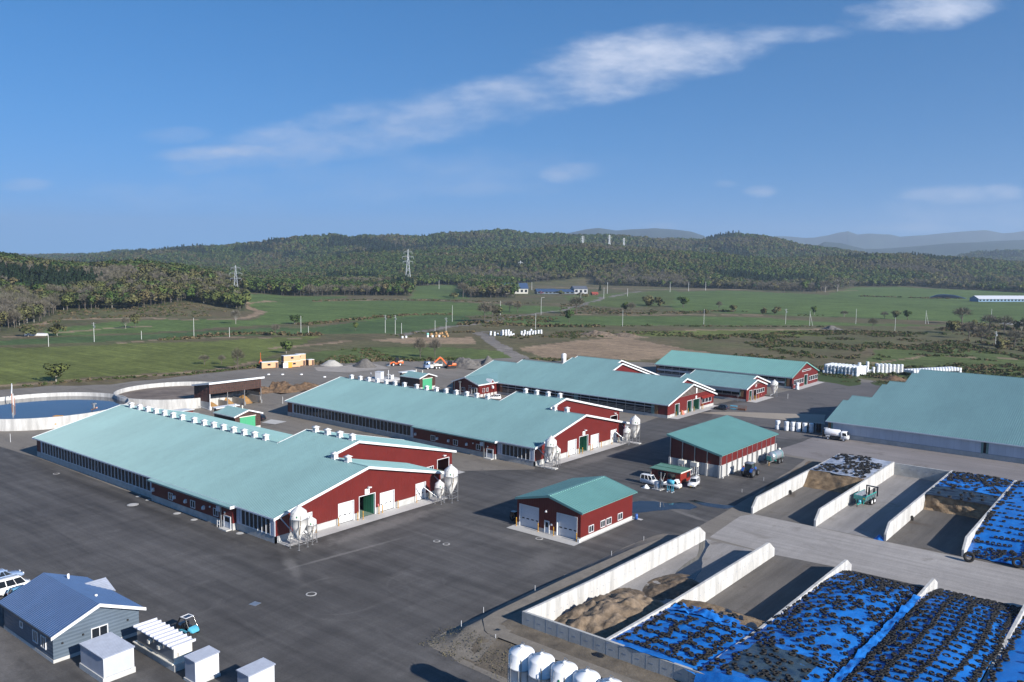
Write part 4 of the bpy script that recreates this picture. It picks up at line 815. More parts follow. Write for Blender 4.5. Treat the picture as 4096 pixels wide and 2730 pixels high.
def stepped_roof(root, secs, y0, z0, sl, m, pitch=.46, w=.10, h=.07, rake=True, back_z=None, cap=True):
    """sections (x0, x1, ridge y); all share one front slope; returns ridge heights"""
    for i, (x0, x1, yr) in enumerate(secs):
        zr = z0+sl*(yr-y0); yb = 2*yr-y0 if back_z is None else yr+(zr-back_z)/sl; zb = zr-sl*(yb-yr)
        mb = MB(); ribs(mb, x0, x1, (y0, z0), (yr, zr), pitch, w, h); ribs(mb, x0, x1, (yr, zr), (yb, zb), pitch, w, h)
        o = mb.build('roof', m, root, fix=False)
        if cap: MB().prism([(x0, yr-.18, zr-.02), (x0, yr-.18, zr+.03), (x0, yr, zr+.075), (x0, yr+.18, zr+.03), (x0, yr+.18, zr-.02)], (x1-x0, 0, 0)).build('ridge_cap', m, o)
        t = MB(); t.box(x0, y0-.10, z0-.22, x1, y0-.004, z0+.015); t.build('gutter', mat('pale_gutter', (.50, .56, .62), .5, var=.04), o); MB().box(x0, yb+.004, zb-.22, x1, yb+.10, zb+.015).build('gutter', MATS['pale_gutter'], o)
        if rake:
            f = MB(); nx = secs[i+1][2] if i+1 < len(secs) else -1e9; pv = secs[i-1][2] if i else -1e9
            for xe, s, other in ((x1, 1, nx), (x0, -1, pv)):
                ys = y0-.1 if other < -1e8 else None
                if other >= yr: continue
                a, b = (xe, xe+.05*s) if s > 0 else (xe-.05, xe)
                if ys is not None: f.prism([(a, ys, z0-.36), (a, ys, z0+.08), (a, yr, zr+.11), (a, yr, zr-.33)], (b-a, 0, 0))
                else: ys_ = other-.3; zs_ = z0+sl*(ys_-y0); f.prism([(a, ys_, zs_-.02), (a, ys_, zs_+.09), (a, yr, zr+.11), (a, yr, zr-.33), (a, ys_+1.3, zs_-.02)], (b-a, 0, 0))
                f.prism([(a, yr, zr-.33), (a, yr, zr+.11), (a, yb+.1, zb+.08), (a, yb+.1, zb-.36)], (b-a, 0, 0))
            if f.v: f.build('bargeboard', M_TRIM, o)
def gable(mb, x, th, ya, yb, top_f, cuts=(), z0=0.0, mi=0, breaks=()):
    """upright wall in the plane x (thickness inwards) between ya and yb under roofline top_f(y), with rectangular openings"""
    ys = sorted(set([ya, yb]+[c for q in cuts for c in q[:2]]+[b for b in breaks if ya < b < yb]))
    for a, b in zip(ys[:-1], ys[1:]):
        m_ = (a+b)/2; segs = [(z0, None)]
        for q in cuts:
            if q[0] <= m_ <= q[1]:
                segs = ([(z0, q[2])] if q[2] > z0+.01 else [])+[(q[3], None)]
        for lo_, hi_ in segs:
            p = [(x, a, lo_), (x, b, lo_), (x, b, top_f(b) if hi_ is None else hi_), (x, a, top_f(a) if hi_ is None else hi_)]
            mb.prism(p, (-th, 0, 0), mi)
def wallx(mb, y, th, x0, x1, z0, z1, cuts=(), mi=0):
    xs = sorted(set([x0, x1]+[c for q in cuts for c in q[:2]]))
    for a, b in zip(xs[:-1], xs[1:]):
        m_ = (a+b)/2; segs = [(z0, z1)]
        for q in cuts:
            if q[0] <= m_ <= q[1]: segs = ([(z0, q[2])] if q[2] > z0+.01 else [])+([(q[3], z1)] if q[3] < z1-.01 else [])
        for lo_, hi_ in segs: mb.box(a, y, lo_, b, y+th, hi_, mi)
def sign_board(root, pos, w, h, txt, size, name='sign_board'):
    o = on_wall(root, name, MB().box(-w/2, -.06, -h/2, w/2, 0, h/2).mesh(name, M_SIGN), pos, '+X')
    me = text_mesh(txt, size); t = bpy.data.objects.new('lettering', me); COL.objects.link(t); t.parent = o; t.matrix_local = Matrix.Translation((0, -.066, 0)) @ ROT_NY; return o
def text_mesh(txt, size, m=None):
    cu = bpy.data.curves.new('lettering', 'FONT'); cu.body = txt; cu.size = size; cu.align_x = 'CENTER'; cu.align_y = 'CENTER'; cu.extrude = .004
    ob = bpy.data.objects.new('tmp', cu); COL.objects.link(ob); dg = bpy.context.evaluated_depsgraph_get(); me = bpy.data.meshes.new_from_object(ob.evaluated_get(dg)); bpy.data.objects.remove(ob); me.materials.clear(); me.materials.append(m or M_INK); return me
def vent_mesh():
    b = MB(); b.box(-.5, -.5, -.35, .5, .5, .06); b.box(-.42, -.42, .06, .42, .42, .72); b.box(-.26, -.26, .72, .26, .26, .90, 1); b.lathe([(.02, 1.22), (.86, .92), (.86, .87), (.02, .9)], 4); 
    b.v[-16:] = [tuple(Matrix.Rotation(PI/4, 3, 'Z') @ Vector(p)) for p in b.v[-16:]]; b.box(-.13, -.435, .25, .13, -.42, .55, 1); return b.mesh('ridge_ventilator', [M_WHITE, mat('vent_shade_and_marks', (.18, .22, .30), .6, var=0)])  # neck colour paints the shade under the cap; side square is a mark

BOLLARDS = []
def bollard_proto():
    r = thing('bollard', '', 'bollard'); b = MB(); n = 9; hh = 1.35; vs = []
    s = MB()
    for i in range(12): s.tube((0, 0, .111*i), (0, 0, .111*(i+1)), .085, n=10, cap=False, mi=i % 2)
    s.build('post', [M_YEL, M_BLK], r, world=False); MB().lathe([(.087, hh-.02), (.06, hh+.05), (.01, hh+.07)], 10).build('cap', M_YEL, r, world=False); return r
_bol = None
def bollard(x, y, label, z=.1):
    global _bol
    if _bol is None: _bol = bollard_proto(); _bol.location = (x, y, z); _bol['label'] = label; _bol['group'] = 'striped bollards at doorways'; return _bol
    return dup(_bol, (x, y, z), label=label, group='striped bollards at doorways')

def feed_bin(x, y, h, r, label, rz=0.0, auger=None, slab=False, cone=.46, ladder=True, zc=0.0, legs_n=4, m=None, group=None, hatch=False, shoulder=.86):
    """tall hopper bin on a leg frame"""
    t = thing('feed_bin', label, 'feed bin', (x, y, zc), rz, group); m = m or M_BIN; zb = h*.22; zt = h*(.22+cone*.72); ztop = h*shoulder
    MB().lathe([(.001, h), (r*.22, h*.985), (r*.92, ztop+.02*h), (r*1.0, ztop), (r, (ztop+zt)*.5), (r*1.03, (ztop+zt)*.5+.02), (r*1.03, (ztop+zt)*.5-.05), (r, (ztop+zt)*.5-.06), (r*.98, zt), (r*.2, zb), (r*.18, zb-.15), (.01, zb-.15)], 26).build('hopper', m, t, world=False)
    MB().lathe([(.001, h+.14), (.2, h+.1), (.24, h), (.20, h-.04)], 12).build('filler_cap', m, t, world=False)
    if hatch:
        MB().lathe([(.001, .16), (.2, .15), (.22, .0), (.20, -.1)], 12, (-r*.55, -r*.35, h*.94)).build('inspection_hatch', M_STEEL, t, world=False); MB().tube((-.2, 0, h*.985), (-.2, .15, h+.3), .025, n=6).tube((.2, 0, h*.985), (.2, .15, h+.3), .025, n=6).tube((-.2, .15, h+.3), (.2, .15, h+.3), .025, n=6).build('handrail', M_STEEL, t, world=False)
    for i in range(legs_n):
        a = PI/4+i*2*PI/legs_n; q = (r*1.05*math.cos(a), r*1.05*math.sin(a)); lg = MB(); lg.bar((q[0], q[1], 0), (q[0], q[1], (ztop+zt)*.5), .085); lg.cbox(q[0], q[1], .02, .28, .28, .04); lg.build('leg', M_STEEL, t, world=False)
    br = MB()
    for zz in (h*.12, h*.27):
        for i in range(legs_n):
            a, b_ = PI/4+i*2*PI/legs_n, PI/4+(i+1)*2*PI/legs_n; br.bar((r*1.05*math.cos(a), r*1.05*math.sin(a), zz), (r*1.05*math.cos(b_), r*1.05*math.sin(b_), zz), .05)
    for i in range(legs_n):
        a, b_ = PI/4+i*2*PI/legs_n, PI/4+(i+1)*2*PI/legs_n; br.bar((r*1.05*math.cos(a), r*1.05*math.sin(a), h*.27), (r*1.05*math.cos(b_), r*1.05*math.sin(b_), zt), .035)
    br.build('brace', M_STEEL, t, world=False)
    rg = MB(); rg.lathe([(r*1.0, .06), (r*1.06, .05), (r*1.06, -.05), (r*1.0, -.06)], 26, (0, 0, (ztop+zt)*.5)); rg.build('ring', M_STEEL, t, world=False)
    g = MB(); a = rad(-35); g.bar((r*1.005*math.cos(a), r*1.005*math.sin(a), zt+.1), (r*1.005*math.cos(a), r*1.005*math.sin(a), ztop-.25), .16, .03); g.bar((r*.99*math.cos(a), r*.99*math.sin(a), zt), (r*.45*math.cos(a), r*.45*math.sin(a), zb+(zt-zb)*.32), .14, .03)
    g.build('sight_strip', mat('sight_strip_brown', (.22, .17, .11), .4, var=0), t, world=False)
    if ladder:
        l = MB(); q = r*1.08
        for s in (-.2, .2): l.bar((s, -q, h*.3), (s, -q, ztop), .04); l.bar((s, -q, ztop), (s, -.1, h*.99), .04)
        for i in range(9): l.bar((-.2, -q, h*.32+i*(ztop-h*.32)/9), (.2, -q, h*.32+i*(ztop-h*.32)/9), .03)
        l.build('ladder', M_STEEL, t, world=False)
    if auger: MB().tube((0, 0, zb-.1), auger, .09, n=8).build('auger_tube', M_STEEL, t, world=False)
    if slab: MB().cbox(0, 0, .14, r*2.5, r*1.0, .2).build('foundation_slab', G_PAD, t, world=False)
    e = MB(); a = rad(-58)
    me = MB().lathe([(.001, .0), (.13, .0), (.13, .02)], 12, axis='Y').mesh('emblem', mat('emblem_green', (.02, .22, .08), .5, var=0)); o = bpy.data.objects.new('emblem', me); COL.objects.link(o); o.parent = t
    o.location = ((r+.012)*math.cos(a), (r+.012)*math.sin(a), (ztop+zt)*.5+(ztop-zt)*.24); o.rotation_euler = (0, 0, a+PI/2); o.scale = (.8, 1, 1.25)
    return t

# ------------------------------------------------------------------ the two large stepped dairy barns
SA = .2403
VMESH = vent_mesh()
def dairy_barn(oy, label, letter, which):
    Y = lambda y: y+oy
    t = thing('dairy_barn', label, 'barn', (-150, Y(93), 0), group='large stepped barns with roof ventilators')
    y0, z0 = Y(74.78), 4.23
    # roof: three lengths sharing the near slope
    stepped_roof(t, [(-193.45, -132.7, Y(94.3)), (-132.7, -117.25, Y(100.75)), (-117.25, -106.6, Y(93.72))], y0, z0, SA, M_ROOF)
    e = MB(); ribs(e, -143.0, -117.1, (Y(74.0), z0-SA*.78), (Y(74.78), z0), .46, .07, .045); e.box(-143, Y(73.9), z0-.42, -117.1, Y(73.996), z0-.17); e.box(-117.1, Y(73.9), z0-.42, -117.02, Y(74.9), z0+.03, 1); e.build('eave_extension', [M_ROOF, M_TRIM], t, fix=False)
    rt = lambda yr: (lambda y: z0+SA*(yr-y0)-SA*abs(y-yr)-.12)
    # walls, near side first
    red = MB(); pl = MB()
    wallx(red, Y(75.5), .2, -193.2, -191.0, 1.15, 4.15); wallx(red, Y(75.5), .2, -191.0, -143.2, 3.70, 4.15)
    wallx(pl, Y(75.46), .28, -193.24, -143.2, 0, 1.15)
    wallx(red, Y(74.8), .2, -143.2, -117.75, 1.15, 3.95); red.box(-143.2, Y(75.0), 1.15, -143.0, Y(75.5), 3.95); red.box(-117.95, Y(75.0), 1.15, -117.75, Y(75.7), 4.05)
    wallx(pl, Y(74.76), .28, -143.24, -117.7, 0, 1.15); pl.box(-143.24, Y(75.04), 0, -142.96, Y(75.46), 1.15); pl.box(-117.98, Y(75.04), 0, -117.7, Y(75.46), 1.15)
    wallx(red, Y(75.5), .2, -117.75, -107.3, 3.70, 4.15); wallx(pl, Y(75.46), .28, -117.7, -107.27, 0, 1.15)
    cuts = [(Y(79.0), Y(82.4), 0, 3.4), (Y(87.62), Y(91.0), 0, 3.48), (Y(92.05), Y(95.73), 0, 3.87), (Y(96.75), Y(100.15), 0, 3.36), (Y(105.3), Y(107.9), 0, 3.24)]
    gable(red, -107.3, .22, Y(75.5), Y(111.8), rt(Y(93.72)), cuts, 1.15, breaks=(Y(93.72),)); 
    pc = [(a, b, 0, 9) for a, b, _, _ in cuts]
    ys = sorted([Y(75.46), Y(111.84)]+[c for q in pc for c in q[:2]])
    for a, b in zip(ys[0::2], ys[1::2]): pl.box(-107.55, a, 0, -107.27, b, 1.15)
    c2 = [(Y(121.65), Y(125.22), 0, 3.08)]
    gable(red, -117.85, .22, Y(75.9), Y(126.1), rt(Y(100.75)), c2, 0.8, breaks=(Y(100.75),)); pl.box(-118.1, Y(111.9), 0, -117.83, Y(121.65), .8); pl.box(-118.1, Y(125.22), 0, -117.83, Y(126.1), .8)
    gable(red, -133.1, .22, Y(94.5), Y(126.1), rt(Y(100.75)), (), 0.0, breaks=(Y(100.75),)); gable(red, -193.0, .22, Y(75.5), Y(113.2), rt(Y(94.3)), (), 0.0, breaks=(Y(94.3),))
    wallx(red, Y(113.1), .2, -193.2, -133.1, 0, 4.0); wallx(red, Y(126.0), .2, -133.1, -117.9, 0, 4.0); wallx(red, Y(111.65), .2, -117.8, -107.4, 0, 4.0)
    red.build('wall', M_RED, t, fix=False); pl.split('plinth', M_CONC, t)
    # side pilasters framing the glazing
    w = MB(); w.box(-191.0, Y(75.40), 1.15, -190.45, Y(75.6), 3.7); w.box(-144.7, Y(75.40), 1.15, -143.25, Y(75.6), 3.7); w.box(-117.6, Y(75.40), 1.15, -116.2, Y(75.6), 3.7); w.box(-108.5, Y(75.38), 1.15, -107.35, Y(75.6), 3.7); w.split('curtain_housing', mat('pale_blue_panel', (.52, .56, .62), .5, var=.05), t)
    cord = MB()
    for xx in (-143.9, -116.7, -107.9):
        for i in range(10): cord.box(xx-.06-.05*(i % 2), Y(75.36), 1.45+i*.21, xx+.06+.05*(i % 2), Y(75.396 if xx < -110 else 75.376), 1.56+i*.21)
    cord.split('curtain_lettering', mat('faded_blue_print', (.16, .20, .30), .6, var=0), t)
    for i in range(34): strip_window(t, (-189.77+i*1.345, Y(75.5), 1.15), 1.345, 2.55)
    for i in range(7): strip_window(t, (-115.65+i*1.10, Y(75.5), 1.15), 1.10, 2.55)
    for x_, z_ in ((-136.65, 1.5), (-129.5, 1.5), (-122.5, 1.5)): window(t, (x_, Y(74.8), z_), 1.25, 1.12, bars=1)
    for x_ in (-142.4, -135.2, -131.6, -126.0): hood(t, (x_, Y(74.8), 2.2))
    wall_lamp(t, (-119.75, Y(74.8), 2.62)); wall_lamp(t, (-124.1, Y(74.8), 2.7))
    on_wall(t, 'control_box', cached('ctl', lambda: MB().box(-.4, -.45, -.45, .4, 0, .45).mesh('control_box', M_GSHEDL)), (-121.35, Y(74.8), 3.0)); on_wall(t, 'downpipe', cached('dp', lambda: MB().box(-.16, -.22, 0, .16, 0, 3.6).mesh('downpipe', M_STEEL)), (-120.85, Y(74.76), 0))
    d = on_wall(t, 'entrance_door', MB().box(-.9, -.05, .25, .9, 0, 2.15).mesh('entrance_door', M_GSHEDL), (-119.15, Y(74.76), 0)); sub_on(d, 'door_frame', frame_mesh(1.8, 2.1, 0, .08)); sub_on(d, 'pane', MB().box(-.62, -.07, 1.2, .62, -.05, 1.95).mesh('pane', M_GLASS)); on_wall(t, 'door_step', MB().box(-1.1, -1.0, 0, 1.1, 0, .2).mesh('door_step', M_CONCL), (-119.1, Y(74.76), 0))
    # gable end
    for a, b, h in ((79.0, 82.4, 3.3), (87.62, 91.0, 3.37), (96.75, 100.15, 3.25), (105.3, 107.9, 3.13)): overhead_door(t, (-107.3, Y((a+b)/2), .1), b-a-.22, h, '+X', slots=3)
    open_door(t, (-107.3, Y(93.89), .1), 3.46, 3.66, '+X')
    sign_board(t, (-107.28, Y(93.85), 4.42), 1.0, .88, letter+'\u68df', .5); floodlight(t, (-107.28, Y(94.15), 5.05))
    on_wall(t, 'fire_extinguisher', cached('fx', lambda: MB().lathe([(.01, .5), (.08, .45), (.1, .4), (.1, 0), (.01, 0)], 8, (0, -.12, 0)).mesh('fire_extinguisher', mat('pink_red', (.75, .2, .22), .5, var=0))), (-107.26, Y(96.2), 1.25), '+X')
    od = on_wall(t, 'doorway', frame_mesh(3.3, 3.0, 0, .11), (-117.83, Y(123.43), .08), '+X'); 
    for yy in (118.6, 120.0): window(t, (-117.85, Y(yy), 1.0), 1.1, 1.1, '+X')
    floodlight(t, (-117.83, Y(123.6), 3.7))
    # roof ventilators
    vy = [(x, 94.3) for x in (-188.6, -184.8, -181.2, -177.6, -174.0, -170.4, -166.7, -161.95, -158.2, -154.6, -151.1, -147.5, -143.85, -140.4, -136.75)]+[(x, 100.75) for x in (-129.8, -126.3, -122.75, -119.2)]+[(x, 93.75) for x in (-115.6, -112.05)]
    for x_, y_ in vy:
        o = bpy.data.objects.new('ridge_ventilator', VMESH); COL.objects.link(o); o.parent = t; o.location = Vector((x_, Y(y_), z0+SA*(y_-74.78)))-t.location
    nm = {'A': 'front barn', 'B': 'second barn'}[letter]
    for i, (yb, lb) in enumerate(((82.75, 'right of the shutter behind feed bins of the '+nm), (87.3, 'left of the first white shutter of the '+nm), (91.35, 'between first shutter and open doorway of the '+nm), (92.2, 'at the left jamb of the open doorway of the '+nm), (96.05, 'at the right jamb of the open doorway of the '+nm), (96.85, 'left of the middle shutter of the '+nm), (100.5, 'right of the middle shutter of the '+nm), (105.1, 'left of the last white shutter of the '+nm), (108.25, 'right of the last white shutter of the '+nm))):
        bollard(-106.75 if i not in (3,) else -106.4, Y(yb), 'yellow-black striped post '+lb)
    bollard(-117.2, Y(121.2), 'yellow-black striped post at the rear doorway of the '+nm)
    return t
dairy_barn(0, 'large teal-roofed red barn in front, its white sign reading A over a green doorway', 'A', 0)
dairy_barn(65.0, 'large teal-roofed red barn behind the front one, with the same steps and shutters', 'B', 1)
feed_bin(-103.25, 76.8, 6.5, 1.22, 'tall ivory feed bin at the near corner of the front barn', rz=rad(8), auger=(-3.4, -.6, 4.3), hatch=False)
feed_bin(-103.6, 79.3, 4.2, .85, 'small ivory feed bin behind the tall one at the near corner of the front barn', rz=rad(20), auger=(-3.2, -.8, 3.4), ladder=False)
feed_bin(-103.0, 110.0, 6.7, 1.22, 'tall ivory feed bin at the far right corner of the front barn', rz=rad(8), auger=(-4.2, .6, 4.0))
feed_bin(-103.6, 107.7, 4.2, .85, 'small ivory feed bin left of the tall one, right corner of front barn', rz=rad(20), auger=(-3.2, -1.2, 3.4), ladder=False)
feed_bin(-103.9, 141.6, 6.9, 1.22, 'tall ivory feed bin on a slab at the near corner of the second barn', rz=rad(5), auger=(-3.2, -.6, 4.3), slab=True)
feed_bin(-104.4, 144.4, 4.2, .85, 'small ivory feed bin behind the tall one at the near corner of the second barn', rz=rad(20), auger=(-2.8, -.8, 3.4), ladder=False)
feed_bin(-103.4, 174.9, 6.8, 1.22, 'tall ivory feed bin on a slab at the far right corner of the second barn', rz=rad(5), auger=(-3.8, .6, 4.0), slab=True)
feed_bin(-104.2, 172.6, 4.2, .85, 'small ivory feed bin left of the tall one, right corner of second barn', rz=rad(20), auger=(-3.0, -1.0, 3.4), ladder=False)
feed_bin(-106.2, 267.6, 5.5, 1.15, 'white feed bin with a slanting outlet chute beside the small barn at the back', rz=rad(10), auger=(-.9, -1.6, .5), ladder=False)

# ------------------------------------------------------------------ open-sided barns at the back
def slat_gable(mb, x, ya, yb, z0, top_f, n, mi=0):
    for i in range(n):
        z = z0+.36*i; a, b = ya, yb
        while top_f(a) < z+.22 and a < b: a += .1
        while top_f(b) < z+.22 and a < b: b -= .1
        if b-a > .3: mb.box(x-.05, a, z, x+.03, b, z+.2, mi)
def rail_wall(t, y, x0, x1, z_p, z_t, rails, curtain=None, name='side_shade_panel', posts=None, backdrop=True):
    """open side: posts, feed rails and a rolled curtain in front of a near-black panel painted as the shaded inside"""
    b = MB()
    for z in rails: b.box(x0, y-.02, z-.05, x1, y+.06, z+.05)
    n = max(2, int((x1-x0)/3.0))
    for i in range(n+1): x = x0+(x1-x0)*i/n; b.box(x-.05, y+.01, z_p, x+.05, y+.11, z_t)
    b.build('rail', M_STEEL, t)
    if posts:
        w = MB()
        for x in posts: w.box(x-.5, y-.06, z_p, x+.5, y+.12, z_t)
        w.split('timber_post', M_WOOD, t)
    if curtain: MB().box(x0, y-.1, curtain[0], x1, y-.03, curtain[1]).build('curtain', M_CURT, t)
    MB().box(x0, y+2.4, 0, x1, y+2.5, z_t).build(name, M_DARK, t)  # panel set inside the wall, its colour stands in for the barn's shade
def barn_c():
    t = thing('cattle_barn', 'long teal-roofed red barn with many roof steps and a slatted gable, behind the second barn', 'barn', (-150, 222, 0)); y0, z0, sl = 208.6, 3.86, .2955
    secs = [(-190, -179.45, 224.4), (-179.45, -162.6, 227.4), (-162.6, -161.5, 233.0), (-161.5, -144.3, 234.65), (-144.3, -142.5, 232.4), (-142.5, -116.5, 226.6), (-116.5, -112.75, 223.45)]
    stepped_roof(t, secs, y0, z0, sl, M_ROOF, back_z=3.6); rt = lambda yr: (lambda y: z0+sl*(yr-y0)-sl*abs(y-yr)-.12)
    red, pl, lo_ = MB(), MB(), MB(); cuts = [(213.45, 216.1, 0, 3.42), (220.75, 223.85, 0, 3.45), (224.35, 228.95, 0, 3.45)]
    cap = lambda y: min(5.05, rt(223.45)(y)); gable(red, -113.3, .2, 209.2, 237.9, cap, cuts, .85, breaks=(213.0, 233.6))
    for a, b in ((209.2, 213.45), (216.1, 220.75), (223.85, 224.35), (228.95, 237.9)): pl.box(-113.5, a, 0, -113.27, b, .85)
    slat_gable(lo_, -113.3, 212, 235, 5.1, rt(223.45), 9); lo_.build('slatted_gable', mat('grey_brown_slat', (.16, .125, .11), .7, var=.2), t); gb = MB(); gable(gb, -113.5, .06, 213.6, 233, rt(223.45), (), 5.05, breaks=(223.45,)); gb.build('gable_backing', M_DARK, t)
    for (xa, yr, ya) in ((-117.1, 226.6, 222.5), (-143.1, 232.4, 226.0), (-144.9, 234.65, 231), (-161.1, 234.65, 232), (-162.3, 233, 226.5), (-179.1, 227.4, 223.5), (-189.6, 224.4, 209.2)): gable(red, xa, .15, ya, 2*yr-y0-.6, rt(yr), (), 0, breaks=(yr,))
    wallx(red, 209.25, .15, -116.3, -113.4, .85, 3.7); wallx(pl, 209.2, .22, -189.6, -113.35, 0, .85); wallx(red, 209.25, .15, -189.6, -174.5, .85, 3.7); wallx(red, 237.6, .15, -142, -113.5, 0, 3.6); wallx(red, 255.5, .15, -189.6, -142, 0, 3.5)
    red.build('wall', M_RED, t, fix=False); pl.build('plinth', M_CONC, t)
    rail_wall(t, 209.25, -174.2, -117.6, .85, 3.75, (1.25, 1.6, 2.0, 2.75), posts=(-173.9, -144.4, -116.9))
    g = MB(); g.box(-118.5, 209.15, .85, -117.6, 209.35, 3.7); g.box(-145.2, 209.13, .85, -143.6, 209.2, 3.7); g.split('curtain_end', mat('grey_green_panel', (.12, .22, .21), .5, var=.1), t)
    MB().box(-174.2, 209.1, 2.72, -117.6, 209.16, 2.9).build('rolled_curtain', M_CURT, t)
    for a, b, h in ((213.45, 216.1, 3.3), (220.75, 223.85, 3.34), (224.35, 228.95, 3.34)): open_door(t, (-113.3, (a+b)/2, .1), b-a-.22, h, '+X')
    # lean-to bay with netting windows right of the doors
    MB().prism([(-113.28, 229.3, 3.75), (-113.28, 237.1, 3.75), (-112.5, 237.1, 3.2), (-112.5, 229.3, 3.2)], (0, 0, .08)).build('canopy', M_RED2, t)
    for i in range(3): window(t, (-113.27, 230.9+i*2.15, 1.75), 1.95, 1.35, '+X', bars=0)
    text = on_wall(t, 'sign_board', MB().box(-.35, -.05, -.75, .35, 0, .75).mesh('sign_board', M_SIGN), (-113.18, 226.2, 6.0), '+X'); on_wall(t, 'sign_board', MB().box(-.4, -.05, -.45, .4, 0, .45).mesh('sign_board', M_SIGN), (-113.18, 226.1, 4.0), '+X')
    on_wall(t, 'fire_extinguisher', CACHE['fx'], (-113.2, 235.6, 1.1), '+X')
    for y_, lb in ((213.2, 'left of the small doorway of the slatted-gable barn'), (216.45, 'right of the small doorway of the slatted-gable barn'), (220.5, 'left of the middle doorway of the slatted-gable barn'), (224.1, 'between the two larger doorways of the slatted-gable barn'), (229.2, 'right of the widest doorway of the slatted-gable barn'), (229.9, 'under the netting windows of the slatted-gable barn')): bollard(-112.75, y_, 'yellow-black striped post '+lb)
    top(MB().add([(0, 0, 0), (0, 1.4, 0), (-.5, 1.25, 1.1), (-.5, .2, 1.1)], [(0, 1, 2, 3)]).add([(.06, 0, 0), (.06, 1.4, 0), (-.44, 1.25, 1.1), (-.44, .2, 1.1)], [(0, 1, 2, 3)]), 'leaning_board', mat('salmon_board', (.55, .16, .11), .6, var=.1), 'salmon red board leaning on the plinth beside the small doorway', 'board', (-112.6, 216.7, .1), fix=False)
    r = thing('handrail', 'white bent tube rail at the near corner of the slatted-gable barn', 'rail', (-112.9, 211.0, .1)); b = MB()
    b.tube((0, -1.2, 0), (0, -1.2, .85), .05).tube((0, 1.2, 0), (0, 1.2, .85), .05).tube((0, -1.2, .85), (0, 1.2, .85), .05).tube((0, -1.2, .45), (0, 1.2, .45), .04); b.build('tube', M_WHITE, r, world=False)
barn_c()
def barn_d():
    t = thing('calf_barn', 'small teal-roofed red barn between the slatted-gable barn and the corrugated barn', 'barn', (-120, 258, 0)); y0, z0, sl = 250.5, 4.15, .278
    secs = [(-133.0, -131.4, 257.6), (-131.4, -109.6, 261.3), (-109.6, -108.1, 258.5)]; stepped_roof(t, secs, y0, z0, sl, M_ROOF, back_z=3.9); rt = lambda yr: (lambda y: z0+sl*(yr-y0)-sl*abs(y-yr)-.12)
    red, pl = MB(), MB(); cuts = [(253.3, 255.7, 0, 3.3), (256.5, 258.8, 0, 3.25), (259.2, 265.2, 1.75, 3.1)]; cap = lambda y: min(4.86, rt(258.5)(y)); gable(red, -108.6, .2, 251.3, 265.7, cap, cuts, .0, breaks=(253.6, 263.4))
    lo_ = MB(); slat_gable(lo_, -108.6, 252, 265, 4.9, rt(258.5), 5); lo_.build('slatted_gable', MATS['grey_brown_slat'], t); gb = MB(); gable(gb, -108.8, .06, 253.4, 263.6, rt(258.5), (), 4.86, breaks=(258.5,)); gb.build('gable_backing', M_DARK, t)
    gable(red, -110.0, .15, 259.0, 271.0, rt(261.3), (), 0, breaks=(261.3,)); gable(red, -132.6, .15, 251.3, 264, rt(257.6), (), 0, breaks=(257.6,)); wallx(red, 251.35, .15, -132.6, -108.7, .75, 1.5); wallx(red, 251.35, .15, -109.7, -108.7, 1.5, 4.0); wallx(red, 270.5, .15, -132.6, -110, 0, 3.9); wallx(red, 265.6, .15, -110, -108.8, 0, 3.9)
    red.build('wall', M_RED, t, fix=False); wallx(pl, 251.3, .2, -132.7, -108.6, 0, .75); pl.build('plinth', M_CONCL, t)
    rail_wall(t, 251.35, -132.4, -110.6, 1.5, 4.0, (1.62, 1.9), curtain=(2.8, 4.05), posts=(-110.2,))
    MB().box(-110.9, 251.2, 1.6, -110.6, 251.4, 4.0).build('curtain_end', MATS['grey_green_panel'], t)
    open_door(t, (-108.6, 254.5, .1), 2.18, 3.15, '+X'); on_wall(t, 'doorway', frame_mesh(2.1, 3.1, 0, .09), (-108.58, 257.65, .1), '+X'); MB().box(-109.6, 256.6, .1, -109.5, 258.7, 3.2).build('dark_door_panel', M_DARK, t)  # near-black panel set back inside the second doorway
    for i in range(4): window(t, (-108.62, 259.95+i*1.5, 1.8), 1.36, 1.25, '+X', bars=0)
    text_part('2\u53f7', .95, (-108.56, 258.5, 4.3), ROT_PX, t, 'sign_lettering', M_SIGN, .02); on_wall(t, 'fire_extinguisher', CACHE['fx'], (-108.5, 262.6, .8), '+X')
    for y_, lb in ((253.0, 'left of the green door of the small back barn'), (256.2, 'between the two doorways of the small back barn'), (256.0, 'left one of the pair between the doorways of the small back barn'), (259.3, 'right of the dark doorway of the small back barn')): bollard(-108.0 if y_ != 256.0 else -107.5, y_, 'yellow-black striped post '+lb)
    top(MB().tube((0, 0, 0), (0, 0, 1.6), .05, n=8).box(-.35, -.08, 1.5, .35, .08, 2.1), 'meter_post', M_STEEL, 'grey meter box on a post in front of the small back barn', 'meter post', (-110.9, 250.2, 0))
barn_d()
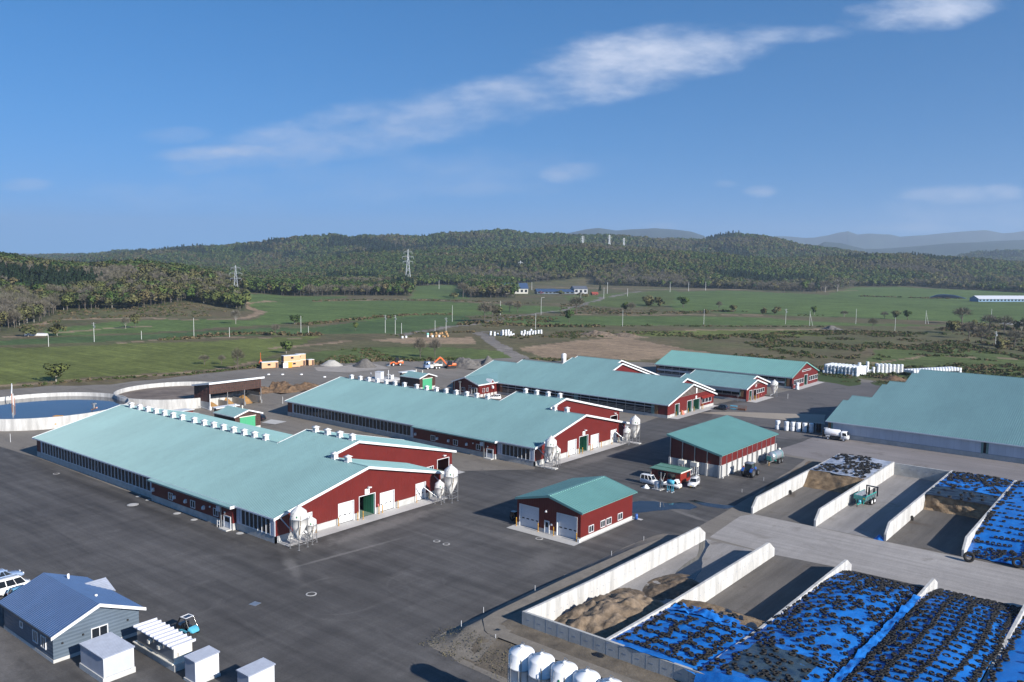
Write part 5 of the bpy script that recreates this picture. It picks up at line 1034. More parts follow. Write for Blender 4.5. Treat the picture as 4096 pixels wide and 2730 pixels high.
def barn_e():
    t = thing('corrugated_barn', 'long red barn with a bright corrugated teal roof, farthest of the barns', 'barn', (-135, 300, 0)); y0, z0, sl = 286.95, 4.08, .323; yr = 300.3
    stepped_roof(t, [(-161.6, -107.6, yr)], y0, z0, sl, M_ROOFC, pitch=.74, w=.5, h=.16, rake=False); rt = lambda y: z0+sl*(yr-y0)-sl*abs(y-yr)-.14
    f = MB(); zr = z0+sl*(yr-y0)
    for a in (-107.6, -161.65): f.prism([(a, y0, z0-.25), (a, y0, z0+.16), (a, yr, zr+.18), (a, yr, zr-.25)], (.05, 0, 0)); f.prism([(a, yr, zr-.25), (a, yr, zr+.18), (a, 2*yr-y0, z0+.16), (a, 2*yr-y0, z0-.25)], (.05, 0, 0))
    f.build('bargeboard', M_ROOFC, t); red, pl = MB(), MB(); cuts = [(289.4, 298.7, 1.3, 3.0), (299.3, 302.8, 0, 3.95), (303.9, 313.0, 1.3, 3.0), (297.1, 305.4, 5.25, 5.7)]
    cut1 = [c for c in cuts if c[2] < 5]; gable(red, -107.95, .2, 287.9, 312.7, lambda y: min(5.2, rt(y)), cut1, 0, breaks=(291, 309.6)); gable(red, -107.95, .2, 291.0, 309.6, rt, [(297.1, 305.4, 5.25, 5.7)], 5.2, breaks=(yr,)); gable(red, -161.2, .2, 287.9, 312.7, rt, (), 0, breaks=(yr,)); wallx(red, 312.5, .2, -161.2, -108, 0, 4.0)
    wallx(red, 288.0, .15, -108.9, -108.1, .8, 4.05); red.build('wall', M_RED, t, fix=False); wallx(pl, 287.95, .22, -161.2, -108.0, 0, .8); pl.build('plinth', M_CONCL, t)
    rail_wall(t, 288.0, -161.0, -110.3, .8, 4.0, (1.2, 2.9), curtain=(1.75, 2.5), posts=(-160.7, -109.4)); MB().box(-161, 287.9, 3.55, -110.3, 287.97, 4.0).build('upper_curtain', M_CURT, t); MB().box(-110.6, 287.9, .8, -110.2, 288.1, 4.0).build('curtain_end', MATS['grey_green_panel'], t)
    for a in (289.55, 303.95):
        for i in range(5): window(t, (-107.97, a+.9+i*1.83, 1.35), 1.66, 1.5, '+X', bars=0)
    open_door(t, (-107.95, 301.05, .1), 3.2, 3.7, '+X'); s = MB(); s.box(-108.3, 296.9, 5.15, -107.85, 305.6, 5.25); s.box(-108.3, 296.9, 5.7, -107.85, 305.6, 5.8); s.box(-108.3, 296.9, 5.25, -107.85, 297.1, 5.7); s.box(-108.3, 305.4, 5.25, -107.85, 305.6, 5.7); s.build('vent_slot_frame', M_TRIM, t)
barn_e()
def barn_f():
    t = thing('great_barn', 'very large teal-roofed barn with grey curtain side at the right edge', 'barn', (-20, 240, 0)); y0, z0, sl = 214.65, 4.06, .29
    secs = [(-71.5, -70.25, 227.6), (-70.25, -65.2, 230.9), (-65.2, -64.05, 239.8), (-64.05, -60.1, 242.3), (-60.1, -58.65, 249.0), (-58.65, 60, 252.0)]; stepped_roof(t, secs, y0, z0, sl, M_ROOF, back_z=3.6, rake=False); rt = lambda yr: (lambda y: z0+sl*(yr-y0)-sl*abs(y-yr)-.12)
    red = MB(); prev = 215.2
    for x0, x1, yr in secs: gable(red, x0+.75, .15, prev, 2*yr-y0-.5, rt(yr), (), 0, breaks=(yr,)); prev = yr-2
    red.build('wall', M_RED, t, fix=False); pl = MB(); wallx(pl, 215.2, .25, -70.9, 60, 0, 1.1); pl.build('plinth', M_CONC, t)
    MB().box(-70.95, 215.16, 1.1, -70.3, 215.5, 3.9).build('timber_post', M_WOOD, t)
    c = MB(); g = MB(); x = -69.75
    for a, b in ((-69.75, -36.4), (-34.9, 60)): c.box(a, 215.22, 1.22, b, 215.28, 3.75)
    c.build('curtain', M_CURT, t)
    s = MB(); x = -69
    while x < 60:
        if not (-36.6 < x < -34.6): s.box(x-.012, 215.205, 1.22, x+.012, 215.222, 3.75)
        x += 1.5
    s.box(-69.75, 215.2, 1.12, 60, 215.3, 1.22); s.build('curtain_seam', mat('seam_blue', (.26, .29, .34), .7, var=0), t)
    for a, b in ((-70.2, -69.75), (-36.4, -35.95), (-35.35, -34.9)): g.box(a, 215.15, 1.1, b, 215.3, 3.85)
    g.split('curtain_end', MATS['grey_green_panel'], t); MB().box(-35.95, 215.25, 1.1, -35.35, 215.35, 3.85).build('gap', M_DARK, t)  # the gap is a near-black panel, shade put into its colour
barn_f()
# ------------------------------------------------------------------ red dairy office at the end of the stepped barn
def office():
    t = thing('red_office', 'small red office with teal gable roof and white corner trim, joined to the slatted-gable barn', 'office', (-181, 204, 0))
    xr, zr, sl = -181.0, 6.0, .33; m = M_ROOF; y0, y1 = 199.4, 216.0
    mb = MB(); ribs(mb, y0, y1, (-187.0, zr-sl*6.0), (xr, zr), .46, .07, .045, axis='Y'); ribs(mb, y0, 209.6, (xr, zr), (-175.05, zr-sl*5.95), .46, .07, .045, axis='Y'); mb.build('roof', m, t, fix=False)
    mb = MB(); mb.add([(xr, 209.6, zr), (xr, 216.5, zr), (-175.05, 209.6, zr-sl*5.95)], [(0, 2, 1)]); mb.build('valley_roof', m, t, fix=False)
    red, pl = MB(), MB(); f = lambda x: zr-sl*abs(x-xr)-.14
    pts = [(-186.5, 199.95, .85), (-175.4, 199.95, .85), (-175.4, 199.95, f(-175.4)), (xr, 199.95, zr-.14), (-186.5, 199.95, f(-186.5))]; red.prism(pts, (0, .2, 0))
    red.box(-175.6, 200.15, .85, -175.4, 209.6, f(-175.5)); red.box(-186.5, 200.15, 0, -186.3, 212, f(-186.4)); red.build('wall', M_RED, t, fix=False)
    pl.box(-186.54, 199.9, 0, -175.36, 200.2, .85); pl.box(-175.64, 200.2, 0, -175.36, 209.6, .85); pl.build('plinth', M_CONCL, t)
    tr = MB(); tr.box(-175.05, 199.3, zr-sl*5.95-.3, -174.98, 209.6, zr-sl*5.95+.05); tr.build('fascia', M_TRIM, t); tr = MB(); tr.prism([(-187.0, 199.32, zr-sl*6-.3), (-187, 199.32, zr-sl*6+.06), (xr, 199.32, zr+.06), (-175.0, 199.32, zr-sl*6+.06), (-175, 199.32, zr-sl*6-.3), (xr, 199.32, zr-.3)], (0, .07, 0)); tr.build('bargeboard', M_TRIM, t)
    dm = MB(); dm.prism([(-174.95, 205.2, 4.1), (-174.95, 207, 4.1), (-174.95, 206.1, 5.15)], (-2.4, 0, 0)); d = dm.build('dormer', M_RED, t); r = MB(); r.prism([(-174.8, 205.0, 4.05), (-174.8, 206.1, 5.3), (-174.8, 207.2, 4.05), (-174.8, 207.0, 4.0), (-174.8, 206.1, 5.1), (-174.8, 205.2, 4.0)], (-2.6, 0, 0)); r.build('dormer_roof', M_TRIM, d)
    for y_ in (202.28, 204.05): window(t, (-175.4, y_, 1.5), .85, 1.05, '+X')
    for i in range(6): MB().box(-175.36, 200.3+i*1.7, 0, -175.22, 200.5+i*1.7, 3.6).build('buttress', M_RED, t)
    b = MB(); b.bar((-175.3, 200.6, .9), (-175.3, 203, 3.6), .07); b.bar((-175.3, 207.5, 3.5), (-175.3, 209.4, .9), .07); b.build('wall_brace', M_RED2, t)
    hood(t, (-175.3, 206.3, 2.7), .8, '+X'); window(t, (-181.95, 199.95, 1.5), 1.3, .95); window(t, (-177.2, 199.95, .8), 2.0, 2.0, bars=1)
    on_wall(t, 'doorway', frame_mesh(.9, 2.1, 0), (-179.0, 199.93, .7)); MB().box(-179.9, 198.6, 0, -175.4, 199.9, .3).build('door_step', M_CONCL, t)
    p = MB(); p.tube((-183.1, 199.6, 0), (-183.1, 199.6, 4.0), .16, n=10); p.box(-183.5, 199.3, 4.0, -182.7, 199.9, 4.5); p.build('flue_pipe', M_STEEL, t); p = MB(); p.tube((-185.7, 199.75, 1), (-185.7, 199.75, 4.2), .07, n=8); p.build('downpipe', M_STEEL, t)
    wall_lamp(t, (-179.4, 199.95, 3.3)); wall_lamp(t, (-178.5, 199.95, 3.35))
office()
# ------------------------------------------------------------------ storage hall with concrete lower walls
def storage():
    t = thing('storage_hall', 'teal-roofed store with white concrete base and red upper walls in mid-yard', 'shed', (-79, 172, 0)); x0, x1, y0, y1 = -84.9, -73.3, 158.3, 186.5; zl, zr_ = 7.45, 4.78
    mb = MB(); ribs(mb, y0-.55, y1+.55, (x0-.55, zl), (x1+.55, zr_), .62, .42, .11, axis='Y'); mb.build('roof', M_ROOFG, t, fix=False)
    f = MB(); sl = (zl-zr_)/(x1-x0+1.1); top_ = lambda x: zl-sl*(x-x0+.55)-.14
    for yy in (y0-.62, y1+.55): f.prism([(x0-.55, yy, zl-.3), (x0-.55, yy, zl+.1), (x1+.55, yy, zr_+.1), (x1+.55, yy, zr_-.3)], (0, .06, 0))
    f.split('bargeboard', M_ROOFG, t); red, pl = MB(), MB(); red.prism([(x0, y0, 2.55), (x1, y0, 2.55), (x1, y0, top_(x1)), (x0, y0, top_(x0))], (0, .12, 0)); red.prism([(x0, y1-.12, 2.55), (x1, y1-.12, 2.55), (x1, y1-.12, top_(x1)), (x0, y1-.12, top_(x0))], (0, .12, 0)); red.box(x1-.12, y0+.12, 2.55, x1, y1-.12, 4.55); red.box(x0, y0+.12, 2.55, x0+.12, y1-.12, 7.2); red.build('wall', M_RED, t, fix=False)
    pl.box(x0, y0-.05, 0, x1+.05, y0+.2, 2.55); pl.box(x1-.2, y0+.2, 0, x1+.05, y1+.05, 2.55); pl.box(x0-.05, y0-.05, 0, x0, y1, 2.55); pl.build('concrete_panel', M_SILO, t)
    b = MB(); s = MB()
    for i in range(12):
        y = y0+.1+i*(y1-y0-.2)/11; b.box(x1+.05, y-.2, 0, x1+.42, y+.2, 2.6); s.box(x1+.0, y-.07, 2.6, x1+.1, y+.07, 4.5)
        b.box(x1+.42, y-.2, 0, x1+.62, y+.2, .3)
    for i in range(5):
        x = x0+.15+i*(x1-x0-.3)/4; b.box(x-.2, y0-.42, 0, x+.2, y0-.05, 2.6); s.box(x-.08, y0-.14, 2.6, x+.08, y0-.01, top_(x)-.05)
    b.split('buttress', M_SILO, t); s.split('steel_post', M_STEEL, t)
    o = MB(); o.box(x1+.06, y0+3.1, .3, x1+.2, y0+5.0, 1.2); o.build('stored_panel', M_GSHEDL, t)
storage()
for i, (x, lb) in enumerate(((-81.2, 'left'), (-78.4, 'right'))):
    t = thing('fuel_tank', f'{lb} one of two pale oblong tanks on braced legs against the store wall', 'tank', (x, 156.9, 0)); MB().box(-.75, -.45, 1.9, .75, .45, 2.75).lathe([(.07, 3.0), (.07, 2.75)], 8, (0, 0, 0)).build('tank', M_CREAM, t, world=False)
    for sx in (-1, 1):
        for sy in (-1, 1): MB().bar((sx*.65, sy*.4, 0), (sx*.65, sy*.4, 1.9), .08).cbox(sx*.65, sy*.4, .1, .35, .35, .2).build('leg', M_TRIM, t, world=False)
    MB().bar((-.65, -.4, .3), (.65, -.4, 1.8), .05).bar((-.65, -.4, 1.8), (.65, -.4, .3), .05).bar((.65, -.4, .4), (.65, .4, 1.7), .05).build('brace', M_TRIM, t, world=False)
# ------------------------------------------------------------------ garage
def garage():
    t = thing('garage', 'red garage with two grey shutter doors and green corrugated gable roof in the yard', 'garage', (-79, 115, 0)); x0, x1, y0, y1 = -85.2, -72.5, 107.05, 122.3; xr, zr_, ze = -78.45, 6.36, 4.82; sl = (zr_-ze)/6.65
    mb = MB(); ribs(mb, y0-.55, y1+.55, (xr-6.8, zr_-sl*6.8), (xr, zr_), .56, .4, .11, axis='Y'); ribs(mb, y0-.55, y1+.55, (xr, zr_), (xr+6.65, ze), .56, .4, .11, axis='Y'); mb.build('roof', M_ROOFG, t, fix=False)
    c = MB(); n = 28
    for i in range(n): y = y0-.5+i*.57; c.box(xr-.28, y, zr_+.0, xr+.28, y+.4, zr_+.16)
    c.build('ridge_cap', M_ROOFC, t); f = MB()
    for yy in (y0-.61, y1+.55): f.prism([(xr-6.8, yy, zr_-sl*6.8-.25), (xr-6.8, yy, zr_-sl*6.8+.1), (xr, yy, zr_+.12), (xr+6.65, yy, ze+.1), (xr+6.65, yy, ze-.25), (xr, yy, zr_-.25)], (0, .06, 0))
    f.split('bargeboard', M_ROOFG, t); tp = lambda x: zr_-sl*abs(x-xr)-.13; red, pl = MB(), MB(); cuts = [(-84.75, -80.7, 3.82), (-77.15, -73.15, 3.84)]
    xs = sorted([x0, x1, xr]+[q for c_ in cuts for q in c_[:2]])
    for a, b in zip(xs[:-1], xs[1:]):
        m_ = (a+b)/2; lo_ = .65
        for c_ in cuts:
            if c_[0] < m_ < c_[1]: lo_ = c_[2]
        red.prism([(a, y0, lo_), (b, y0, lo_), (b, y0, tp(b)), (a, y0, tp(a))], (0, .2, 0))
        if lo_ < 1: pl.box(a-(.03 if a == x0 else 0), y0-.04, 0, b+(.03 if b == x1 else 0), y0+.2, .65)
    red.box(x1-.2, y0+.2, .65, x1, y1, tp(x1)); red.box(x0, y0+.2, .65, x0+.2, y1, tp(x0)); red.prism([(x0, y1, 0), (x1, y1, 0), (x1, y1, tp(x1)), (xr, y1, zr_-.13), (x0, y1, tp(x0))], (0, .2, 0)); pl.box(x1-.2, y0+.2, 0, x1+.03, y1+.2, .65); pl.box(x0-.03, y0+.2, 0, x0+.2, y1+.2, .65)
    red.build('wall', M_RED, t, fix=False); pl.build('plinth', M_CONCL, t)
    for a, b, h in cuts: overhead_door(t, ((a+b)/2, y0, .1), b-a-.22, h-.2, '-Y', slots=4, m=M_GSHEDL)
    d = on_wall(t, 'entrance_door', MB().box(-.42, -.05, .1, .42, 0, 2.02).mesh('entrance_door', M_GSHEDL), (-79.0, y0-.04, 0)); sub_on(d, 'door_frame', frame_mesh(.86, 2.05, 0, .06)); sub_on(d, 'pane', MB().box(-.26, -.075, 1.05, .26, -.05, 1.85).mesh('pane', M_GLASS))
    for ya, yb in ((109.25, 110.6), (112.65, 113.95), (114.4, 115.8), (117.85, 119.25)): window(t, (x1, (ya+yb)/2, .98), yb-ya-.1, .98, '+X')
    l = MB(); l.tube((-78.95, y0-.02, 3.9), (-78.95, y0-.5, 3.85), .03); l.lathe([(.02, .18), (.24, -.1), (.22, -.1), (.01, .1)], 10, (-78.95, y0-.5, 3.75)); l.build('wall_lamp', M_TRIM, t); MB().box(-78.3, y0-.03, 1.45, -78.0, y0, 1.75).build('notice_plate', M_SIGN, t)
    for x_, lb in ((-85.0, 'left of the left shutter of the red garage'), (-80.5, 'right of the left shutter of the red garage'), (-77.4, 'left of the right shutter of the red garage'), (-72.95, 'right of the right shutter of the red garage')): bollard(x_, y0-.45, 'yellow-black striped post '+lb)
    top(MB().box(-.2, -.2, 0, .2, .2, .45), 'water_stand', M_WHITE, 'small white stand pipe box at the right garage corner', 'stand', (-72.55, 106.7, .09)); b = MB(); b.lathe([(.01, .9), (.26, .9), (.28, .6), (.28, .3), (.26, 0), (.01, 0)], 12); top(b, 'drum', M_BLUE, 'blue drum standing behind the far right corner of the garage', 'drum', (-71.9, 122.9, .09))
garage()
b = MB(); rng_ = random.Random(3)
for i in range(7): b.cbox(rng_.uniform(-.8, .8), rng_.uniform(-.6, .9), rng_.uniform(.2, 1.4), rng_.uniform(.6, 1.3), rng_.uniform(.5, 1.0), rng_.uniform(.3, .8))
b.lathe([(.3, -.2), (.62, -.2), (.62, .2), (.3, .2)], 14, (-.3, -.7, .62), axis='Y'); b.bar((.2, .2, 0), (.5, .1, 2.2), .12); top(b, 'machine_attachment', M_BLACK, 'black machine attachment standing in the shade at the left garage wall', 'machine', (-86.9, 109.2, 0), fix=False)
# ------------------------------------------------------------------ red cabin
def cabin():
    t = thing('red_cabin', 'red flat-roofed cabin with green roof behind the parked small vans', 'cabin', (-80.2, 150, 0)); x0, x1, y0, y1 = -83.6, -76.9, 148.0, 152.2
    MB().box(x0, y0, .25, x1, y1, 2.3).build('wall', M_RED2, t); r = MB(); r.prism([(x0-.15, y0-.15, 2.3), (x0-.15, y0-.15, 2.42), (x0-.15, y1+.15, 2.52), (x0-.15, y1+.15, 2.4)], (x1-x0+.3, 0, 0)); r.bar((x0-.2, y0+2.0, 2.5), (x1+.2, y0+2.0, 2.5), .12); r.bar((x0-.2, y1+.1, 2.56), (x1+.2, y1+.1, 2.56), .1)
    r.build('roof', mat('sage_green_roof', (.105, .225, .165), .5, var=.1), t); tr = MB(); tr.box(x1+.151, y0-.15, 2.28, x1+.2, y1+.15, 2.5); tr.build('fascia', M_CREAM, t); window(t, (x1, 151.2, 1.0), 1.0, .9, '+X', bars=0, m=M_BLACK); window(t, (-80.9, y0, 1.0), 1.6, .9, bars=1, m=M_BLACK); window(t, (-78.8, y0, 1.0), 1.6, .9, bars=1, m=M_BLACK)
    MB().box(x0+.1, y0-.08, .2, x0+.2, y0-.02, 2.2).build('downpipe', M_CREAM, t); MB().cbox(-82.5, 149, .12, .4, .4, .24).cbox(-78, 149, .12, .4, .4, .24).cbox(-82.5, 151.5, .12, .4, .4, .24).cbox(-78, 151.5, .12, .4, .4, .24).build('footing', M_CONC, t)
cabin()
# ------------------------------------------------------------------ lattice-walled pump houses and compost shed
def lattice(mb, p0, dx, dz, u, w, h, mi=0, pitch=.6):
    """grid of battens on a panel: origin p0, horizontal direction u, outward offset handled by caller"""
    n = int(w/pitch)
    for i in range(n+1): a = Vector(p0)+Vector(u)*(i*w/n); mb.bar(a, a+Vector((0, 0, h)), .05, .05, mi)
    m_ = int(h/pitch)
    for i in range(m_+1): a = Vector(p0)+Vector((0, 0, i*h/m_)); mb.bar(a, a+Vector(u)*w, .05, .05, mi)
M_BATTEN = mat('red_brown_batten', (.12, .042, .03), .7, var=.15)
def pump_house(x1, y0, y1, label, L_=9.0):
    yr = (y0+y1)/2; t = thing('pump_house', label, 'shed', (x1-L_/2, yr, 0), group='brown lattice sheds with green doors'); zr_, ze = 5.5, 4.25; sl = (zr_-ze)/((y1-y0)/2+.5)
    mb = MB(); ribs(mb, x1-L_, x1+.5, (y0-.5, ze), (yr, zr_), .46, .07, .045); ribs(mb, x1-L_, x1+.5, (yr, zr_), (y1+.5, ze), .46, .07, .045); mb.build('roof', M_ROOF, t, fix=False)
    f = MB(); a = x1+.5
    f.prism([(a, y0-.55, ze-.28), (a, y0-.55, ze+.08), (a, yr, zr_+.1), (a, y1+.55, ze+.08), (a, y1+.55, ze-.28), (a, yr, zr_-.26)], (.06, 0, 0)); f.box(x1-L_, y0-.62, ze-.2, a, y0-.5, ze+.02); f.build('bargeboard', M_TRIM, t)
    w = MB(); tp = lambda y: zr_-sl*abs(y-yr)-.14; gable(w, x1, .1, y0, y1, tp, [(yr-2.35, yr+2.15, 0, 3.8)], 1.1, breaks=(yr,)); w.box(x1-L_+.4, y0, 1.1, x1-.1, y0+.1, tp(y0)); w.box(x1-L_+.4, y1-.1, 1.1, x1-.1, y1, tp(y1)); w.build('wall', M_BROWN, t, fix=False)
    l = MB(); lattice(l, (x1+.03, y0, 1.1), 0, 0, (0, 1, 0), (yr-2.35)-y0, 3.0, pitch=.5); lattice(l, (x1+.03, yr+2.15, 1.1), 0, 0, (0, 1, 0), y1-(yr+2.15), 3.0, pitch=.5); lattice(l, (x1+.03, yr-2.3, 3.85), 0, 0, (0, 1, 0), 4.4, .75, pitch=.5); l.bar((x1+.03, y0+.02, 1), (x1+.03, y0+.02, 4.2), .1); l.build('batten', M_BATTEN, t)
    p = MB(); p.box(x1-.25, y0-.03, 0, x1+.04, yr-2.35, 1.1); p.box(x1-.25, yr+2.15, 0, x1+.04, y1+.03, 1.1); p.box(x1-L_+.4, y0-.03, 0, x1-.25, y0+.2, 1.1); p.build('plinth', M_CONCL, t)
    d = MB(); d.box(x1-.05, yr-2.3, .05, x1+.06, yr+2.1, 3.75)
    for i in range(9): d.box(x1+.06, yr-2.25+i*.5, .05, x1+.09, yr-2.15+i*.5, 3.7)
    d.build('sliding_door', M_GREENL, t); MB().box(x1-.02, yr-2.5, 3.78, x1+.14, yr+2.3, 3.95).build('door_track', M_CREAM, t)
    for q in (-2.6, -5.6): MB().tube((x1+q, yr+.2, zr_-.1), (x1+q, yr+.2, zr_+.55), .15, n=8).lathe([(.02, .9), (.24, .7), (.24, .55), (.15, .55)], 8, (x1+q, yr+.2, zr_-.1)).build('roof_vent', M_CREAM, t)
    MB().prism([(x1-L_-1.6, y0+.2, ze+.9), (x1-L_-1.6, y0+.2, ze+1.1), (x1-L_+.4, y0+.2, ze+1.0), (x1-L_+.4, y0+.2, ze+.8)], (0, y1-y0-.4, 0)).build('lean_to_roof', M_TRIM, t); MB().box(x1-L_-.8, y0+.3, 0, x1-L_+.3, y1-.3, ze+.75).build('lean_to', M_BROWN, t)
pump_house(-183.0, 117.5, 124.7, 'brown lattice shed with teal roof and green sliding door behind the front barn')
pump_house(-198.2, 196.4, 203.6, 'brown lattice shed with teal roof half hidden behind the roof ventilators of the second barn')
def compost():
    t = thing('compost_shed', 'tall open-fronted brown lattice shed with a mono-pitch roof beside the slurry tanks', 'shed', (-220, 139, 0)); x0, x1, y0, y1 = -224.2, -216.2, 130.8, 147.6; zf, zb = 7.75, 6.4
    r = MB(); r.prism([(x0-.5, y0-.5, zb), (x0-.5, y0-.5, zb+.12), (x1+.7, y0-.5, zf+.12), (x1+.7, y0-.5, zf)], (0, y1-y0+1.4, 0)); r.build('roof', M_ROOF, t); f = MB(); f.box(x1+.7, y0-.55, zf-.35, x1+.76, y1+.95, zf+.2); f.prism([(x0-.5, y0-.56, zb-.3), (x0-.5, y0-.56, zb+.16), (x1+.7, y0-.56, zf+.16), (x1+.7, y0-.56, zf-.3)], (0, .055, 0)); f.build('bargeboard', M_TRIM, t)
    w = MB(); w.prism([(x0, y0, 2.2), (x1, y0, 2.2), (x1, y0, zf-.1), (x0, y0, zb-.1)], (0, .1, 0)); w.prism([(x0, y1-.1, 3.2), (x1, y1-.1, 3.2), (x1, y1-.1, zf-.1), (x0, y1-.1, zb-.1)], (0, .1, 0)); w.box(x0, y0+.1, 3.4, x0+.1, y1-.1, zb-.1); w.box(x1-.1, y0+.1, 4.6, x1, y1-.1, zf-.1); w.build('wall', M_BROWN, t, fix=False)
    l = MB(); lattice(l, (x1+.03, y0, 4.6), 0, 0, (0, 1, 0), y1-y0, 3.1, pitch=.72); lattice(l, (x0, y0-.03, 2.2), 0, 0, (1, 0, 0), x1-x0, 4.2, pitch=.72); l.bar((x1+.05, y0, 2.2), (x1+.05, y0, 7.6), .16); l.bar((x1+.05, y1, 4.2), (x1+.05, y1, 7.6), .14); l.build('batten', M_BATTEN, t)
    c = MB(); c.box(x0-.1, y0-.06, 0, x1, y0+.15, 2.2); c.box(x0-.1, y0+.15, 0, x0+.1, y1, 1.9); c.box(x0+.1, y1-.2, 0, x1, y1, 2.1)
    for q in (5.6, 11.2): c.box(x0+.1, y0+q-.1, 0, x1, y0+q+.1, 1.9)
    c.build('bay_wall', M_CONC, t); c = MB(); c.box(x0, y0+.2, 2.1, x0+.06, y1-.2, 3.3); c.build('rear_panel', mat('beige_rear_panel', (.38, .32, .27), .8, var=.15), t)
    for q in (0, 5.6, 11.2, 16.8): MB().bar((x1+.1, y0+q, 0), (x1+.1, y0+q, 4.6), .18).cbox(x1+.1, y0+q, .5, .6, .55, 1.0).build('steel_post', M_STEEL if q else M_TRIM, t)
    MB().tube((x0+.3, y0-.5, .9), (x1, y0-.5, .3), .07).bar((x0+.3, y0-.5, 0), (x0+.3, y0-.5, 1.3), .2).build('drain_pipe', M_TRIM, t)
compost()
def heap(name, cx, cy, rx, ry, h, m, label, cat='heap', z=0.02, rz=0.0, rough=.25, n=30, flat=0.0, seed=1, power=1.3, shape=None):
    P = []; 
    for i in range(n+1):
        row = []
        for j in range(n+1):
            u, v = 2*i/n-1, 2*j/n-1; d = math.hypot(u, v); w = max(0, 1-d**power) if shape is None else shape(u, v)
            zz = h*min(w, 1-flat)/(1-flat) if flat else h*w; q = rough*h*float(fbm(u*rx*1.0+50*seed, v*ry, max(rx, ry)*.42, seed, 5)); zz = max(-.05, zz+(q+rough*.38*h*float(fbm(u*rx+9*seed, v*ry, 1.1, seed+5, 3))*min(1, 2.5/h))*min(1, w*3)); 
            row.append((u*rx, v*ry, zz))
        P.append(row)
    return top(MB().grid(P), name, m, label, cat, (cx, cy, z), rz)
heap('sawdust_heap', -221, 133.8, 2.6, 2.2, 1.5, M_SAWD, 'small heap of orange-brown sawdust in the left bay of the compost shed', seed=3); heap('sawdust_heap', -221.5, 139.3, 2.5, 2.3, 1.9, M_SAWD, 'dark-topped sawdust heap in the middle bay of the compost shed', seed=4); heap('sawdust_heap', -220.5, 144.4, 3.2, 2.3, 2.2, M_SAWD, 'largest orange-brown sawdust heap in the right bay of the compost shed', seed=5)
t = thing('red_hut', 'small red hut with white door and mono-pitch roof between front barn roof and slurry tanks', 'hut', (-206, 116.8, 0))
hx, hy = -206.0, 116.8
MB().box(hx-2.3, hy-1.5, .3, hx+2.2, hy+1.6, 3.0).build('wall', M_RED, t); MB().prism([(hx-2.6, hy-1.8, 2.9), (hx-2.6, hy-1.8, 3.05), (hx+2.5, hy-1.8, 3.45), (hx+2.5, hy-1.8, 3.3)], (0, 3.7, 0)).build('roof', M_TRIM, t); MB().box(hx+2.2, hy-1.2, .1, hx+2.26, hy+1.4, 1.9).build('door', M_WHITE, t); hood(t, (hx-.3, hy-1.5, 1.9), .8); MB().box(hx-2.3, hy-1.5, 0, hx+2.2, hy+1.6, .3).build('plinth', M_CONC, t)
# ------------------------------------------------------------------ slurry tanks
def slurry_tank(cx, cy, R, hw, lz, m_liq, label, crust=False):
    t = thing('slurry_tank', label, 'tank', (cx, cy, 0)); MB().lathe([(R, 0), (R, hw-.06), (R-.03, hw), (R-.32, hw), (R-.35, hw-.06), (R-.35, .1)], 72).build('ring_wall', M_SILO, t, world=False, fix=False)
    MB().lathe([(R-.34, lz), (.01, lz)], 72).build('slurry', m_liq, t, world=False); return t
slurry_tank(-241.3, 96.5, 21.2, 3.0, 1.9, M_SLURRY, 'round concrete slurry tank with a dark liquid surface at the left edge'); slurry_tank(-238.6, 134.0, 17.9, 3.0, 1.7, M_CRUST, 'round concrete slurry tank with brown crusted content behind the first one')
t = thing('tank_gantry', 'white and rusty pipe gantry standing in the left slurry tank', 'pipework', (*gp(48, 1612, 2), 1.0)); b = MB(); b.tube((0, 0, 0), (0, 0, 4.2), .14).tube((3.0, -.8, 0), (3.0, -.8, 4.0), .12).tube((0, 0, 4.2), (-4, 1.6, 5.8), .12).tube((-4, 1.6, 5.8), (-4.4, 1.4, 2.4), .11).tube((-3.2, 1.4, 5.5), (-3.3, 1.3, 3), .08); b.build('pipe', M_TRIM, t, world=False); MB().tube((0, 0, 0), (0, 0, 3.6), .17).tube((5.6, -1.4, .2), (6.0, -1.6, 3.2), .12).build('rusty_pipe', mat('pale_rust', (.45, .26, .2), .7, var=.15), t, world=False)
# ------------------------------------------------------------------ bunker silos: concrete walls, heaps, sheets and tyres
def bunker_wall(x, prof, label, th=.34, holes=None, hz=1.25):
    """wall along Y; prof = closed (y, z) outline; tie-hole marks on the sunny face"""
    y0 = prof[0][0]; mb = MB(); mb.prism([(x-th/2, y, z) for y, z in prof], (th, 0, 0))
    if holes:
        a, b, st = holes; y = a
        while y < b:
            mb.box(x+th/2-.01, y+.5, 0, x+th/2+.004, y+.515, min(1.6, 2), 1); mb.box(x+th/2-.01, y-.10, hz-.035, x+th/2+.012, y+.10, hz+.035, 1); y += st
    o = mb.build('bunker_wall', [M_SILO, MATS['vent_shade_and_marks']], None, fix=False); o['label'] = label; o['category'] = 'wall'; o['group'] = 'concrete walls of the feed bunkers'; return o
def near_prof(ye, zt, zn=3.25): return [(74.95, 0), (ye, 0), (ye, zt*.47), (ye-2.0, zt), (90, zt+.25), (78, zn-.1), (74.95, zn)]
NW = [(-58.3, 120.9, 2.62, 'nearest long bunker wall, beside the earth berm'), (-47.1, 121.1, 2.6, 'second near bunker wall, between the muddy bay and the empty bay'), (-36.16, 122.1, 2.32, 'third near bunker wall, left of the tyre-covered blue sheets'), (-25.1, 123.2, 2.05, 'fourth near bunker wall, its white tip rising between two blue sheets'), (-14.2, 124.4, 1.95, 'near bunker wall at the right frame edge')]
for x, ye, zt, lb in NW: bunker_wall(x, near_prof(ye, zt), 'white concrete '+lb, holes=(76.5, ye-.8, 1.35), hz=1.45)
mb = MB(); mb.prism([(-58.47, 74.6, 0), (-58.47, 74.6, 3.3), (16, 74.6, 3.3), (16, 74.6, 0)], (0, .34, 0))
x = -57.6
